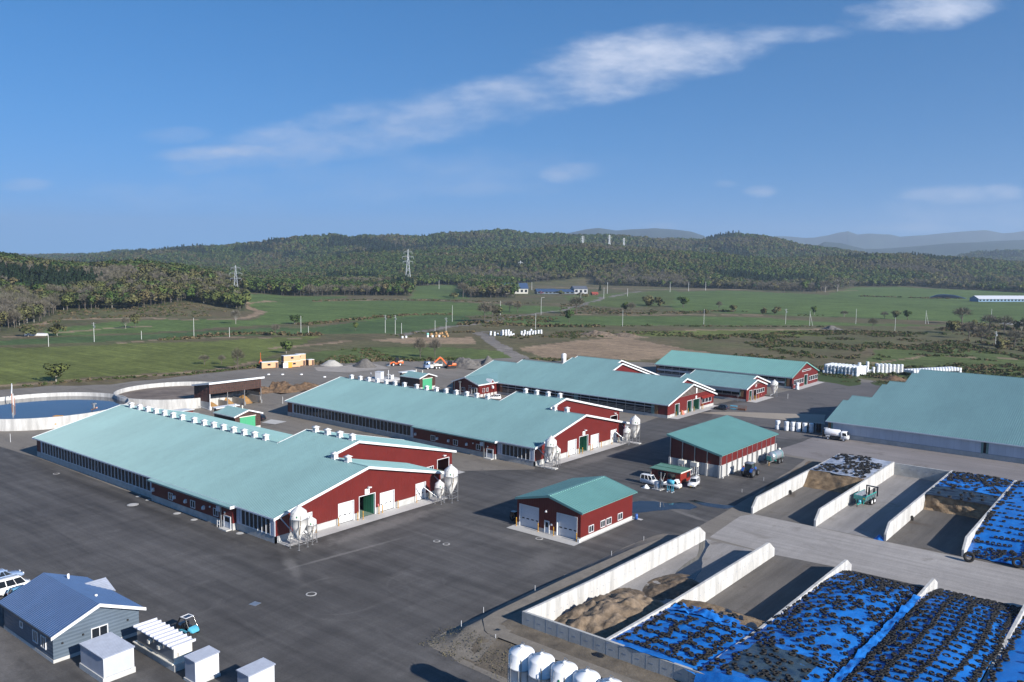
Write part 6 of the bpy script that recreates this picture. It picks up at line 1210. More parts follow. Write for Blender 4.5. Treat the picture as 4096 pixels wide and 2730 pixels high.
while x < 12: mb.box(x-.22, 74.585, 2.42, x+.22, 74.61, 2.50, 1); x += 1.62
x = -56.6
while x < 12: mb.box(x-.012, 74.59, 1.5, x+.012, 74.602, 3.3, 1); x += 1.62
o = mb.build('bunker_wall', [M_CONC, MATS['vent_shade_and_marks']], None, fix=False); tag(o, 'long grey concrete end wall of the near bunkers facing the feed tanks', 'wall', 'concrete walls of the feed bunkers')
FW = [(-58.3, 139.2, 'leftmost far bunker wall beside the tractor lane'), (-47.3, 139.3, 'second far bunker wall, right of the brown silage face'), (-36.2, 139.4, 'third far bunker wall, right of the turquoise spreader'), (-25.1, 139.6, 'fourth far bunker wall, along the long blue sheet')]
for x, y0, lb in FW: bunker_wall(x, [(y0, 0), (185.4, 0), (185.4, 2.78), (y0+1.9, 2.62), (y0, 1.1)], 'white concrete '+lb, holes=(y0+1.2, 185, 1.45), hz=1.3)
mb = MB(); mb.box(-58.5, 185.4, 0, 16, 185.75, 2.5); x = -57.5
while x < 12: mb.box(x-.25, 185.385, 1.55, x+.25, 185.41, 1.63, 1); x += 1.5
o = mb.build('bunker_wall', [M_CONC, MATS['vent_shade_and_marks']], None, fix=False); tag(o, 'grey concrete rear wall closing the far bunkers along the lane', 'wall', 'concrete walls of the feed bunkers')
def sheet_surface(name, x0, x1, y0, y1, zf, m, label, cat='tarpaulin', nx=44, ny=80, crum=.09, group=None, th=.03, big=.18):
    P = []
    for j in range(ny+1):
        row = []; y = y0+(y1-y0)*j/ny
        for i in range(nx+1):
            x = x0+(x1-x0)*i/nx; X, Y = x, y
            if 0 < j < ny: X += 0
            row.append((x, y+ (float(fbm(x, y, 2.6, 5, 3))*.5 if j in (0, ny) else 0), float(zf(x, y))+crum*float(abs(fbm(x, y, 1.7, 3, 4))-.2)*2+big*float(fbm(x, y, 6, 8, 2))))
        P.append(row)
    mb = MB(); mb.grid(P); o = mb.build(name, m, None, fix=False)
    if o.data.polygons[0].normal.z < 0: o.data.flip_normals()
    return tag(o, label, cat, group)
TY = []   # tyre spots (x, y, surface function, tag)
def lerp(x, xs, zs): return float(np.interp(x, xs, zs))
def bulge(x, x0, x1, b): u = (x-(x0+x1)/2)/((x1-x0)/2); return b*(1-u*u)
# bay two: silage under a blue sheet at the near end, black strip and cut face towards the empty floor
z2 = lambda x, y: lerp(y, [74.4, 75.4, 78, 90.5, 92.2], [3.05, 3.05, 2.85, 2.55, 2.35])+bulge(x, -46.9, -36.4, .35)
zz = lambda x, y: z2(x, y)-.06
def silage_face(name, x0, x1, ya, yb, zt, label, m=M_SILAGE, face=-1, slope=1.0):
    P = []; n = 34
    for j in range(16):
        t = j/15; row = []
        for i in range(n+1):
            x = x0+(x1-x0)*i/n; z = zt(x)*(1-t); y = ya+(yb-ya)*t+.5*float(fbm(x*1.0, z*1.3+7, 1.7, 9, 4)); row.append((x, y, max(.02, z+.10*float(fbm(x, t*5, 1.2, 4, 3)))))
        P.append(row)
    back = [[(x, y-(yb-ya)*.0+(-face)*-5.5*(1 if ya > yb else -1)*-1, z-.04) for x, y, z in P[0]], P[0]]
    mb = MB(); mb.grid(P); yb2 = ya+(3.0 if ya > yb else -3.0); mb.grid([[(x, yb2, z-.05) for x, y, z in P[0]], P[0]]); return top(mb, name, m, label, 'silage')
silage_face('silage_heap', -46.85, -36.4, 92.0, 95.0, lambda x: 2.5+bulge(x, -46.9, -36.4, .3), 'pale brown cut face of the silage under the nearest blue sheet')
sheet_surface('blue_tarpaulin', -46.85, -36.2, 74.55, 89.4, z2, M_TARP, 'nearest blue tarpaulin with a neat grid of tyres, behind the grey end wall', crum=.12, group='sheets over the silage')
sheet_surface('black_sheet', -46.8, -36.4, 88.4, 92.3, lambda x, y: z2(x, y)-.03, M_TARPB, 'black plastic strip along the cut edge of the nearest blue tarpaulin', ny=24, crum=.2, group='sheets over the silage')
sheet_surface('blue_tarpaulin', -46.6, -38.4, 87.4, 90.2, lambda x, y: z2(x, y)+.16, M_TARP, 'crumpled fold of blue tarpaulin beside the black strip in the nearest bay', nx=40, ny=26, crum=.5, group='sheets over the silage', big=.3)
# bay three and four: whole bays under blue sheets
z3 = lambda x, y: lerp(y, [73.9, 74.3, 74.8, 78, 93, 110, 118, 121.8], [1.9, 3.0, 3.4, 3.15, 2.45, 1.95, 1.15, .06])+bulge(x, -36, -25.3, .55)*min(1, max(0, (121.8-y)/10))
z4 = lambda x, y: lerp(y, [74.6, 78, 90, 108, 117, 123.1], [3.2, 3.0, 2.6, 2.0, 1.2, .06])+bulge(x, -24.9, -14.4, .5)*min(1, max(0, (123-y)/10))
z5 = lambda x, y: lerp(y, [74.6, 78, 90, 106, 117, 123.9], [3.2, 3.0, 2.6, 1.9, 1.2, .06])+bulge(x, -14, 4, .5)*min(1, max(0, (124-y)/10))
sheet_surface('blue_tarpaulin', -36.3, -25.3, 73.9, 121.8, z3, M_TARP, 'long blue tarpaulin scattered with tyres, sagging over the grey end wall', ny=150, crum=.13, group='sheets over the silage')
sheet_surface('blue_tarpaulin', -24.9, -14.4, 74.6, 123.1, z4, M_TARP, 'long blue tarpaulin with tyres in tight ruled lines, right of the fourth wall', ny=150, crum=.07, group='sheets over the silage')
sheet_surface('blue_tarpaulin', -14.0, 4.0, 74.6, 123.9, z5, M_TARP, 'blue tarpaulin at the lower right corner with few tyres', ny=130, crum=.07, group='sheets over the silage')
sheet_surface('blue_tarpaulin', -25.42, -24.55, 75, 113, lambda x, y: lerp(y, [75, 113], [3.35, 2.15])+.15, M_TARP, 'rumpled blue edge strip lying along the fourth near wall', nx=8, ny=150, crum=.35, group='sheets over the silage', big=.05)
sheet_surface('dirty_sheet', -34.5, -27.5, 76.5, 85, lambda x, y: z3(x, y)+.03, mat('muddy_tarpaulin', (.012, .03, .06), .4, col2=(.045, .07, .085), scale=.6, detail=6, bump=.4, bscale=3), 'dirt-covered dark part of the sagging blue tarpaulin near the end wall', ny=40, crum=.1, group='sheets over the silage')
for y0 in (76.0, 78.05, 80.1, 82.2, 84.3, 86.3):
    x = -46.2
    while x < -36.8:
        if random.random() < .93: TY.append((x, y0+random.uniform(-.15, .15), z2, 'nearest blue tarpaulin'))
        x += random.uniform(.68, .85)
for x0 in (-45.9, -42.9, -40.2, -37.4):
    y = 76.2
    while y < 86.6: TY.append((x0+random.uniform(-.3, .3), y, z2, 'nearest blue tarpaulin')); y += random.uniform(.66, .85)
for _ in range(14): TY.append((random.uniform(-40, -36.7), random.uniform(77, 88.5), z2, 'nearest blue tarpaulin'))
for _ in range(16): TY.append((random.uniform(-46.4, -37), random.uniform(88, 91), z2, 'nearest blue tarpaulin'))
def far_enough(L, x, y, d):
    return all((q[0]-x)**2+(q[1]-y)**2 > d*d for q in L[-900:])
y = 75.2
while y < 121.3:
    x = -35.9
    while x < -25.5:
        p = .62 if y < 108 else .85
        if vnoise(x, y, 2.6, 3) > .45 and y < 105: p *= .5
        if random.random() < p: TY.append((x+random.uniform(-.22, .22), y+random.uniform(-.3, .3), z3, 'sagging blue tarpaulin'))
        x += random.uniform(.66, .9)
    y += .98 if y < 112 else .66
for i in range(44): TY.append((-25.75+random.uniform(-.2, .2), 76+i*.95, z3, 'sagging blue tarpaulin'))
y = 75.6
while y < 122.8:
    x = -24.4
    while x < -14.6:
        if random.random() < .90: TY.append((x+random.uniform(-.1, .1), y+random.uniform(-.12, .12), z4, 'ruled-line blue tarpaulin'))
        x += random.uniform(.7, .86)
    y += 1.8 if y < 116 else .8
for x0 in (-24.2, -21.6, -19.0, -16.4, -14.8):
    y = 75.8
    while y < 122.6: TY.append((x0+random.uniform(-.16, .16)+(.3*math.sin(y*.2) if x0 > -23 else 0), y, z4, 'ruled-line blue tarpaulin')); y += random.uniform(.62, .8)
for _ in range(60): TY.append((random.uniform(-24.3, -22), random.uniform(76, 110), z4, 'ruled-line blue tarpaulin'))
y = 76
while y < 123:
    x = -13.5
    while x < 3:
        if random.random() < .55: TY.append((x, y+random.uniform(-.3, .3), z5, 'blue tarpaulin in the lower right corner'))
        x += random.uniform(.8, 1.2)
    y += 3.1
for i in range(50): TY.append((-13.6+random.uniform(-.2, .3), 76+i*.9, z5, 'blue tarpaulin in the lower right corner'))
# far bunkers
zf1 = lambda x, y: lerp(y, [165.2, 166.5, 184, 185.3], [2.5, 2.72, 2.8, 2.6])+bulge(x, -58.1, -47.5, .25)
silage_face('silage_heap', -58.1, -47.5, 166.3, 163.3, lambda x: 2.62+bulge(x, -58.1, -47.5, .2), 'dark brown silage face under the grey sheet in the left far bunker')
sheet_surface('grey_sheet', -58.12, -47.5, 166.4, 185.35, zf1, M_TARPW, 'grey-white plastic sheet with dark tyres over silage in the left far bunker', crum=.1, group='sheets over the silage')
zf3 = lambda x, y: lerp(y, [162.6, 164, 184, 185.3], [2.45, 2.6, 2.65, 2.5])+bulge(x, -36, -25.3, .22)
silage_face('silage_heap', -36.0, -25.3, 163.5, 162.6, lambda x: 2.5+bulge(x, -36, -25.3, .2), 'light brown silage face under black and blue sheets in the far bunker', m=mat('silage_light', (.15, .10, .06), .95, var=0, col2=(.30, .22, .135), scale=1.0, detail=8, bump=.9, bscale=4))
sheet_surface('black_sheet', -36.0, -25.3, 163.0, 171.2, zf3, M_TARPB, 'black plastic sheet behind the light brown silage face', ny=34, crum=.15, group='sheets over the silage')
sheet_surface('blue_tarpaulin', -36.0, -25.3, 170.4, 185.3, lambda x, y: zf3(x, y)+.05, M_TARP, 'blue tarpaulin with tyres at the rear of the far bunker beyond the black sheet', ny=44, crum=.14, group='sheets over the silage')
zf4 = lambda x, y: lerp(y, [140.3, 142.5, 148, 156, 184, 185.3], [.1, .7, 1.75, 2.5, 2.75, 2.6])+bulge(x, -24.9, 2, .35)
sheet_surface('blue_tarpaulin', -24.9, 6, 140.3, 185.3, zf4, M_TARP, 'long blue tarpaulin with ruled tyre lines in the far bunker at the right edge', nx=60, ny=110, crum=.08, group='sheets over the silage')
for _ in range(260):
    x, y = random.uniform(-57.8, -47.8), random.uniform(167, 185)
    if vnoise(x, y, 3.5, 12) > -.25: TY.append((x, y, zf1, 'grey sheet of the left far bunker'))
for _ in range(230): TY.append((random.uniform(-35.7, -25.6), 185-abs(random.gauss(0, 6)) if random.random() < .6 else random.uniform(171, 185), zf3, 'blue tarpaulin at the rear of the far bunker'))
TY[:] = [q for q in TY if not (q[3].startswith('blue tarpaulin at the rear') and q[1] < 171)]
for _ in range(14): TY.append((random.uniform(-35.5, -25.8), random.uniform(163.4, 170), zf3, 'blue tarpaulin at the rear of the far bunker'))
y = 145
while y < 184:
    x = -24.3
    while x < 3:
        if random.random() < .8: TY.append((x, y+random.uniform(-.15, .15), zf4, 'ruled tarpaulin of the far bunker'))
        x += random.uniform(.66, .82)
    y += random.choice((2.2, 2.6, 3.0))
for x0 in (-17.6, -17.0, -9.6): 
    y = 142
    while y < 184: TY.append((x0+random.uniform(-.2, .2), y, zf4, 'ruled tarpaulin of the far bunker')); y += .72
for _ in range(120): TY.append((random.uniform(-24.5, 0), random.uniform(140.4, 143.4), zf4, 'ruled tarpaulin of the far bunker'))
for _ in range(60): TY.append((-24.6+random.uniform(-.1, .5), random.uniform(143, 185), zf4, 'ruled tarpaulin of the far bunker'))
def tyre_mesh(R=.36, r=.12, n=14):
    return MB().lathe([(R*.60, .02), (R*.66, 0), (R*.93, .0), (R, .05), (R, .12), (R*.93, .17), (R*.66, .165), (R*.58, .13), (R*.55, .08), (R*.60, .02)], n).mesh('tyre', M_TYRE, fix=False)
TM = [tyre_mesh(.29), tyre_mesh(.33), tyre_mesh(.39)]
vis = []
for x, y, zf, lb in TY:
    z = zf(x, y)+.07; p = proj((x, y, z)); vis.append((p[2], x, y, z, zf, lb, -60 < p[0] < 4150 and p[1] < 2790))
vis.sort(key=lambda q: (not q[6], q[0]))
Vs, Fs, n0 = [], [], 0
for i, (d, x, y, z, zf, lb, ok) in enumerate(vis):
    e = .3; nx_, ny_ = -(zf(x+e, y)-zf(x-e, y))/(2*e)+random.gauss(0, .10), -(zf(x, y+e)-zf(x, y-e))/(2*e)+random.gauss(0, .10); q = Vector((nx_, ny_, 1)).to_track_quat('Z', 'Y').to_matrix().to_4x4() @ Matrix.Rotation(random.uniform(0, 6.3), 4, 'Z')
    me = random.choices(TM, (5, 4, 1))[0]
    if i < 296:
        o = bpy.data.objects.new('tyre', me); COL.objects.link(o); o.matrix_world = Matrix.Translation((x, y, z)) @ q; tag(o, f'worn black tyre weighing down the {lb}', 'tyre', f'tyres on the {lb}')
    elif ok or random.random() < .3:
        M_ = Matrix.Translation((x, y, z)) @ q; V = np.array([tuple(M_ @ v.co) for v in me.vertices]); F = np.array([tuple(p.vertices) for p in me.polygons]); Vs.append(V); Fs.append(F+n0); n0 += len(V)
me = np_mesh('tyres', np.vstack(Vs), np.vstack(Fs), [M_TYRE]); me.polygons.foreach_set('use_smooth', [True]*len(me.polygons)); o = bpy.data.objects.new('tyres', me); COL.objects.link(o); o['kind'] = 'stuff'; tag(o, 'hundreds of further worn tyres spread over the silage sheets', 'tyres')
# a few big tyres and odd ones leaning on walls
BIGT = MB().lathe([(.42, -.18), (.72, -.22), (.78, -.14), (.78, .14), (.72, .22), (.42, .18), (.36, 0), (.42, -.18)], 22).mesh('tyre', M_TYRE)
for px, py, z, rx, lb in ((3876, 2229, .75, 1.2, 'big grey tyre standing among small ones at the left foot of the far blue tarpaulin'), (4071, 2251, .8, 1.25, 'largest standing tyre at the right foot of the far blue tarpaulin'), (3151, 1968, .42, 0, ''), (3640, 2072, .4, 0, '')):
    x, y = gp(px, py, z); o = bpy.data.objects.new('tyre', BIGT); COL.objects.link(o); o.location = (x, y, z)
    if rx: o.rotation_euler = (rx, 0, .2); tag(o, lb, 'tyre')
    else: o.location = (-58.3+.42 if px < 3300 else -36.2+.42, y, .42); o.scale = (.55, .55, .6); o.rotation_euler = (0, 1.35, 0); tag(o, 'tyre leaning on the inner wall of the left far bunker' if px < 3300 else 'tyre leaning on the wall beside the light brown silage bay', 'tyre')
# loose heaps in the nearest bay and elsewhere
heap('sand_heap', -53.0, 84.5, 6.2, 10.5, 2.6, M_SAND, 'large heap of sandy silage left in the nearest bunker bay', n=64, rough=.55, seed=11, power=1.1); heap('mud_heap', -52.6, 100.2, 3.6, 5.5, .8, M_MUD, 'low clods of dark mud behind the sandy heap in the nearest bay', n=60, rough=.9, seed=12); heap('mud_heap', -55.8, 93.5, 2.4, 3.2, .5, M_MUD, 'small muddy clods against the nearest bunker wall', n=40, rough=.9, seed=17)
# earth berm round the near bunkers
def berm():
    P = []; ys = np.linspace(64.5, 121, 90); xs = np.linspace(-67.5, -58.4, 34)
    for y in ys:
        top_z = lerp(y, [64.5, 66.2, 70.2, 90, 108, 119, 121], [-.1, 0, 1.6, 1.5, 1.0, .1, -.1]); row = []
        for x in xs:
            t = lerp(x, [-67.5, -66.1+.8*max(0, (y-108)/12), -63.2, -61.5, -58.4], [-.1, 0, 1, 1.02, 1.05]); row.append((x, y, top_z*t+.10*float(fbm(x, y, 1.6, 4, 3))*min(1, top_z)))
        P.append(row)
    struct(MB().grid(P), 'berm', M_GRAVB, fix=False); P = []
    for y in np.linspace(64.3, 74.7, 24):
        row = []
        for x in np.linspace(-60.5, 14, 150): t = lerp(y, [64.3, 66.2, 69.6, 71, 74.7], [-.1, 0, 1.45, 1.55, 1.7]); row.append((x, y, t*min(1, (x+66)/4)+.10*float(fbm(x, y, 1.4, 6, 4))*min(1, max(0, t))))
        P.append(row)
    struct(MB().grid(P), 'front_berm', M_DARKSOIL, fix=False)
berm()
def strip3(name, pts, w, zf, m):
    P = []
    for i in range(len(pts)-1):
        n = 24
        for j in range(n+(i == len(pts)-2)):
            t = j/n; x = pts[i][0]+(pts[i+1][0]-pts[i][0])*t; y = pts[i][1]+(pts[i+1][1]-pts[i][1])*t; L_ = math.hypot(pts[i+1][0]-pts[i][0], pts[i+1][1]-pts[i][1]); nx, ny = -(pts[i+1][1]-pts[i][1])/L_, (pts[i+1][0]-pts[i][0])/L_
            P.append([(x+nx*q*w, y+ny*q*w, zf(x, y)+.10) for q in (-1, -.5, 0, .5, 1)])
    struct(MB().grid(P), name, m, fix=False)
strip3('berm_gravel_path', [(-62.3, 118), (-62.3, 73.5), (-60, 71.2), (-44, 71.0), (10, 71.0)], .9, lambda x, y: lerp(y, [64.5, 70.2, 90, 108, 119, 121], [0, 1.6, 1.5, 1.0, .1, 0]), M_GRAVB)
# rough grass on the berm slope
rng = np.random.default_rng(8); S = np.stack([rng.uniform(-66.5, 5, 1500), rng.uniform(65.6, 69.8, 1500)], 1); zz_ = np.interp(S[:, 1], [64.3, 66.2, 69.6, 71], [-.1, 0, 1.45, 1.55])*np.minimum(1, (S[:, 0]+67.5)/4); P3 = np.stack([S[:, 0], S[:, 1], zz_+.1], 1); V, F = quads(np.repeat(P3, 4, 0)+rng.normal(size=(6000, 3))*[.3, .3, .05], rng.uniform(.03, .09, 6000), rng)
me = np_mesh('berm_grass', V, F, [mat('dry_grass', (.05, .05, .026), .9, col2=(.12, .105, .06), scale=.6, pos=True)]); o = bpy.data.objects.new('berm_grass', me); COL.objects.link(o); o['kind'] = 'stuff'; tag(o, 'dry tufts of grass on the berm slope beside the feed tanks', 'grass')
stk = None
for px, py, z in ((1845, 2500, 1.5), (1934, 2445, 1.5), (2140, 2357, 1.5), (2446, 2218, 1.2), (2575, 2158, .7), (1982, 2555, 1.55), (2968, 1967, .2), (3055, 1920, .2)):
    x, y = gp(px, py, z)
    if stk is None: stk = top(MB().bar((0, 0, -.2), (0, 0, .5), .05), 'survey_stake', M_TRIM, 'x', 'stake', (x, y, z), group='stakes along the berm'); o = stk
    else: o = dup(stk, (x, y, z), group='stakes along the berm')
    o['label'] = 'thin pale survey stake on the edge of the earth berm'
# ------------------------------------------------------------------ row of white feed tanks at the bottom
pts = [(475, 235), (845, 365), (1245, 530), (1645, 685), (2075, 845)]
ords = ['first white feed tank of the bottom row, nearest the berm corner', 'second white feed tank of the bottom row from the left', 'third white feed tank of the bottom row, with a dark emblem', 'fourth white feed tank of the bottom row from the left', 'fifth white feed tank of the bottom row, mostly cut off']
for i, (a, b_) in enumerate(pts):
    x, y = gp(1980+a/4.525, 2530+b_/4.525, 7.5); t = feed_bin(x, 60.85, 7.4, 1.24, ords[i], rz=rad(-20), ladder=(i % 2 == 0), group='row of white feed tanks', m=mat('white_tank', (.78, .79, .80), .35, var=.02), hatch=True, shoulder=.925)
    if i not in (2, 3): bpy.data.objects.remove([c for c in t.children if c.name.startswith('emblem')][0])
# ------------------------------------------------------------------ wrapped bales
def bale_mesh(m, seed=0, horiz=False):
    rng = random.Random(seed); mb = MB(); n = 20; pr = [(.001, 0), (.50, .0), (.585, .05), (.615, .16), (.62, .5), (.62, .75), (.61, 1.05), (.57, 1.16), (.48, 1.20), (.001, 1.205)]
    mb.lathe(pr, n); mb.v = [(x*(1+.03*rng.uniform(-1, 1)), y*(1+.03*rng.uniform(-1, 1)), z) for x, y, z in mb.v]; return mb.mesh('wrapped_bale', m)
BM = [bale_mesh(M_BALE, s) for s in range(4)]
def bale(x, y, z, label, group, m=None, tilt=None):
    me = random.choice(BM) if m is None else cached(('bale', m.name), lambda: bale_mesh(m, 9)); o = bpy.data.objects.new('round_bale' if m is M_STRAW else 'wrapped_bale', me); COL.objects.link(o); o.location = (x, y, z); o.rotation_euler = (tilt or 0, 0, random.uniform(0, 6)); return tag(o, label, 'bale', group)
for i, (x, y) in enumerate([(-84.1, 215.3), (-81.7, 215.4), (-80.3, 215.9), (-78.9, 216.2), (-77.45, 216.8), (-76.0, 217.5)]):
    for k in range(2): bale(x+random.uniform(-.06, .06), y, .03+k*1.2, ('upper' if k else 'lower')+' white bale of '+['the stack standing alone left of the yard row', 'the first stack in the yard row', 'the second stack in the yard row', 'the third stack in the yard row', 'the fourth stack in the yard row', 'the last stack of the yard row beside black bales'][i], 'white bales in the yard row')
for i in range(5):
    for k in range(2): bale(-74.6-i*1.5, 218.6-i*.35+.4, .03+k*1.2, 'shiny black wrapped bale behind the white yard row', 'black bales behind the yard row', M_BALEB)
z3_ = .05; G1 = 'white bales of the big stack'
for i in range(10):
    for j in range(7):
        x, y = -114.2+i*1.40+.10*j, 338.4+j*1.32; ext = i == 9 and j > 2
        for k in range(3):
            if k < 2 and not (j == 0 or i in (0, 9)): continue
            if i == 0 and j == 0 and k > 0: continue
            bale(x+random.uniform(-.07, .07), y+random.uniform(-.07, .07), z3_+k*1.19, ['bottom', 'middle', 'top'][k]+'-layer white bale in the big three-high stack right of the corrugated barn', G1+' '+['bottom', 'middle', 'top'][k]+' layer')
bale(-102.6, 344.5, z3_+3.57, 'single white bale set on top of the big stack, left one of two', G1); bale(-101.2, 350.2, z3_+3.57, 'single white bale set on top of the big stack, right one of two', G1)
for k in range(3): bale(-101.2, 350.2, z3_+k*1.19, 'white bale at the rear right corner of the big stack', G1+' rear corner')
for i in range(7):
    for k in range(3): bale(-98.5+i*1.22, 355.6+i*.95, z3_+k*1.19, ['bottom', 'middle', 'top'][k]+' white bale in the neat seven-wide rear stack', 'white bales of the seven-wide stack '+str(['bottom', 'middle', 'top'][k]))
for i in range(4): bale(-99.6+i*1.3, 357.3+i*.95, z3_+2.38, 'white bale behind the top of the seven-wide rear stack', 'white bales behind the seven-wide stack')
for q in ((-101.2, 353.0, 0), (-99.9, 353.9, 0), (-99.9, 353.9, 1.19), (-101.4, 354.6, 0)): bale(q[0], q[1], z3_+q[2], 'white bale between the big stack and the seven-wide stack', 'white bales between the two big stacks')
for i in range(17):
    for j in range(4):
        for k in range(2):
            if k == 0 and not (i == 16 or j == 0 and i < 3): continue
            bale(-85.0+i*.74-j*1.2, 355.0+i*1.38+j*.55, z3_+k*1.19+(0.0 if i > 2 else -.0), 'white bale of the long low stack showing above the great barn roof', 'white bales beyond the great barn roof')
for i in range(2): bale(-106.2, 288.2, .1+1.2*i, ('upper' if i else 'lower')+' white bale at the near corner of the corrugated barn', 'white bales at the corrugated barn')
def G7(x, y): return gp(1900+x/7.353, 1290+y/7.353)
for xs, ys, ks, lb in (((440, 385), None, 2, 'leftmost stack by the gravel track'), ((553, 405), None, 2, 'second stack by the gravel track'), ((650, 378), None, 1, 'low single bale by the gravel track'), ((752, 400), None, 2, 'left pile by the gravel track'), ((800, 408), None, 3, 'left pile by the gravel track'), ((890, 405), None, 3, 'left pile by the gravel track'), ((965, 398), None, 3, 'left pile by the gravel track'), ((1030, 395), None, 2, 'left pile by the gravel track'), ((1000, 412), None, 1, 'left pile by the gravel track'), ((1062, 402), None, 1, 'left pile by the gravel track'), ((1118, 388), None, 1, 'left pile by the gravel track'),
    ((1350, 380), None, 2, 'right pile by the gravel track'), ((1440, 350), None, 2, 'right pile by the gravel track'), ((1418, 396), None, 1, 'right pile by the gravel track'), ((1520, 390), None, 2, 'right pile by the gravel track'), ((1588, 380), None, 2, 'right pile by the gravel track'), ((1680, 372), None, 2, 'right pile by the gravel track'), ((1755, 362), None, 2, 'right pile by the gravel track'), ((1850, 348), None, 2, 'right pile by the gravel track'), ((1928, 340), None, 2, 'right pile by the gravel track')):
    x, y = G7(*xs); x, y = x*1.0, y
    for k in range(ks): bale(x+random.uniform(-.1, .1), y+.5+random.uniform(-.1, .1), .0+k*1.2, f'white bale, {["bottom", "second", "third"][k]} layer, {lb}', f'white bales, {["bottom", "second", "third"][k]} layer, {lb}')
x, y = G7(1610, 375); bale(x, y+.6, 2.35, 'tilted white bale on top of the right pile by the gravel track', 'white bales tilted on the right pile', tilt=.7)
def GM(x, y): return gp(1300+x/1.6807, 880+y/1.6807)
for q, m, lb in (((520, 797), None, 'left of two white bales lying alone by the road'), ((545, 795), None, 'right of two white bales lying alone by the road'), ((690, 790), None, 'white bale under the mint one beside the straw bales'), ((722, 790), None, 'white bale in front of the straw bales'), ((767, 789), None, 'second white bale in front of the straw bales')): x, y = GM(*q); bale(x, y, 0, lb, 'bales by the road mound', m)
x, y = GM(690, 790); bale(x, y, 1.2, 'mint green wrapped bale on a white one beside straw bales', 'bales by the road mound', M_BALET)
for a, b_, z in ((706, 788, 0), (738, 790, 0), (752, 786, 0), (785, 787, 0), (800, 790, 0), (818, 788, 0), (712, 786, 1.2), (740, 786, 1.2), (760, 784, 1.2), (780, 784, 1.2), (806, 786, 1.2), (800, 784, 2.2)): x, y = GM(a, b_); bale(x, y+.8, z, 'round brown straw bale in the pile by the road mound', 'straw bales by the road mound', M_STRAW, tilt=random.choice((0, 1.2)))
# ------------------------------------------------------------------ vehicles (local: nose towards +X, wheels on z = 0)
def wheel(t, x, y, r, w, rim=M_CHROME, name='wheel', side=1, n=20):
    """tyre with a rim as its child"""
    o = MB().lathe([(r*.58, -w*.45), (r*.93, -w*.5), (r, -w*.32), (r, w*.32), (r*.93, w*.5), (r*.58, w*.45)], n, axis='Y').mesh(name, M_BLK); ob = bpy.data.objects.new(name, o); COL.objects.link(ob); ob.parent = t; ob.location = (x, y, r)
    rm = MB().lathe([(.001, side*w*.30), (r*.2, side*w*.34), (r*.3, side*w*.28), (r*.5, side*w*.36), (r*.60, side*w*.45), (r*.62, side*w*.2), (r*.6, -side*w*.4), (.001, -side*w*.4)], n, axis='Y').mesh('rim', rim); rb = bpy.data.objects.new('rim', rm); COL.objects.link(rb); rb.parent = ob; return ob
def loft(mb, rings, mi=0, smooth=True):
    n = len(rings[0]); vs = [p for r in rings for p in r]
    mb.add(vs, [(k*n+i, k*n+(i+1) % n, (k+1)*n+(i+1) % n, (k+1)*n+i) for k in range(len(rings)-1) for i in range(n)], mi, smooth)
    mb.add(vs, [tuple(range(n))[::-1], tuple(range((len(rings)-1)*n, len(rings)*n))], mi); return mb
def ring(x, w, zb, zt, c=.10): return [(x, -w+c, zb), (x, -w, zb+c*.8), (x, -w, zt-c), (x, -w+c*.9, zt), (x, w-c*.9, zt), (x, w, zt-c), (x, w, zb+c*.8), (x, w-c, zb)]
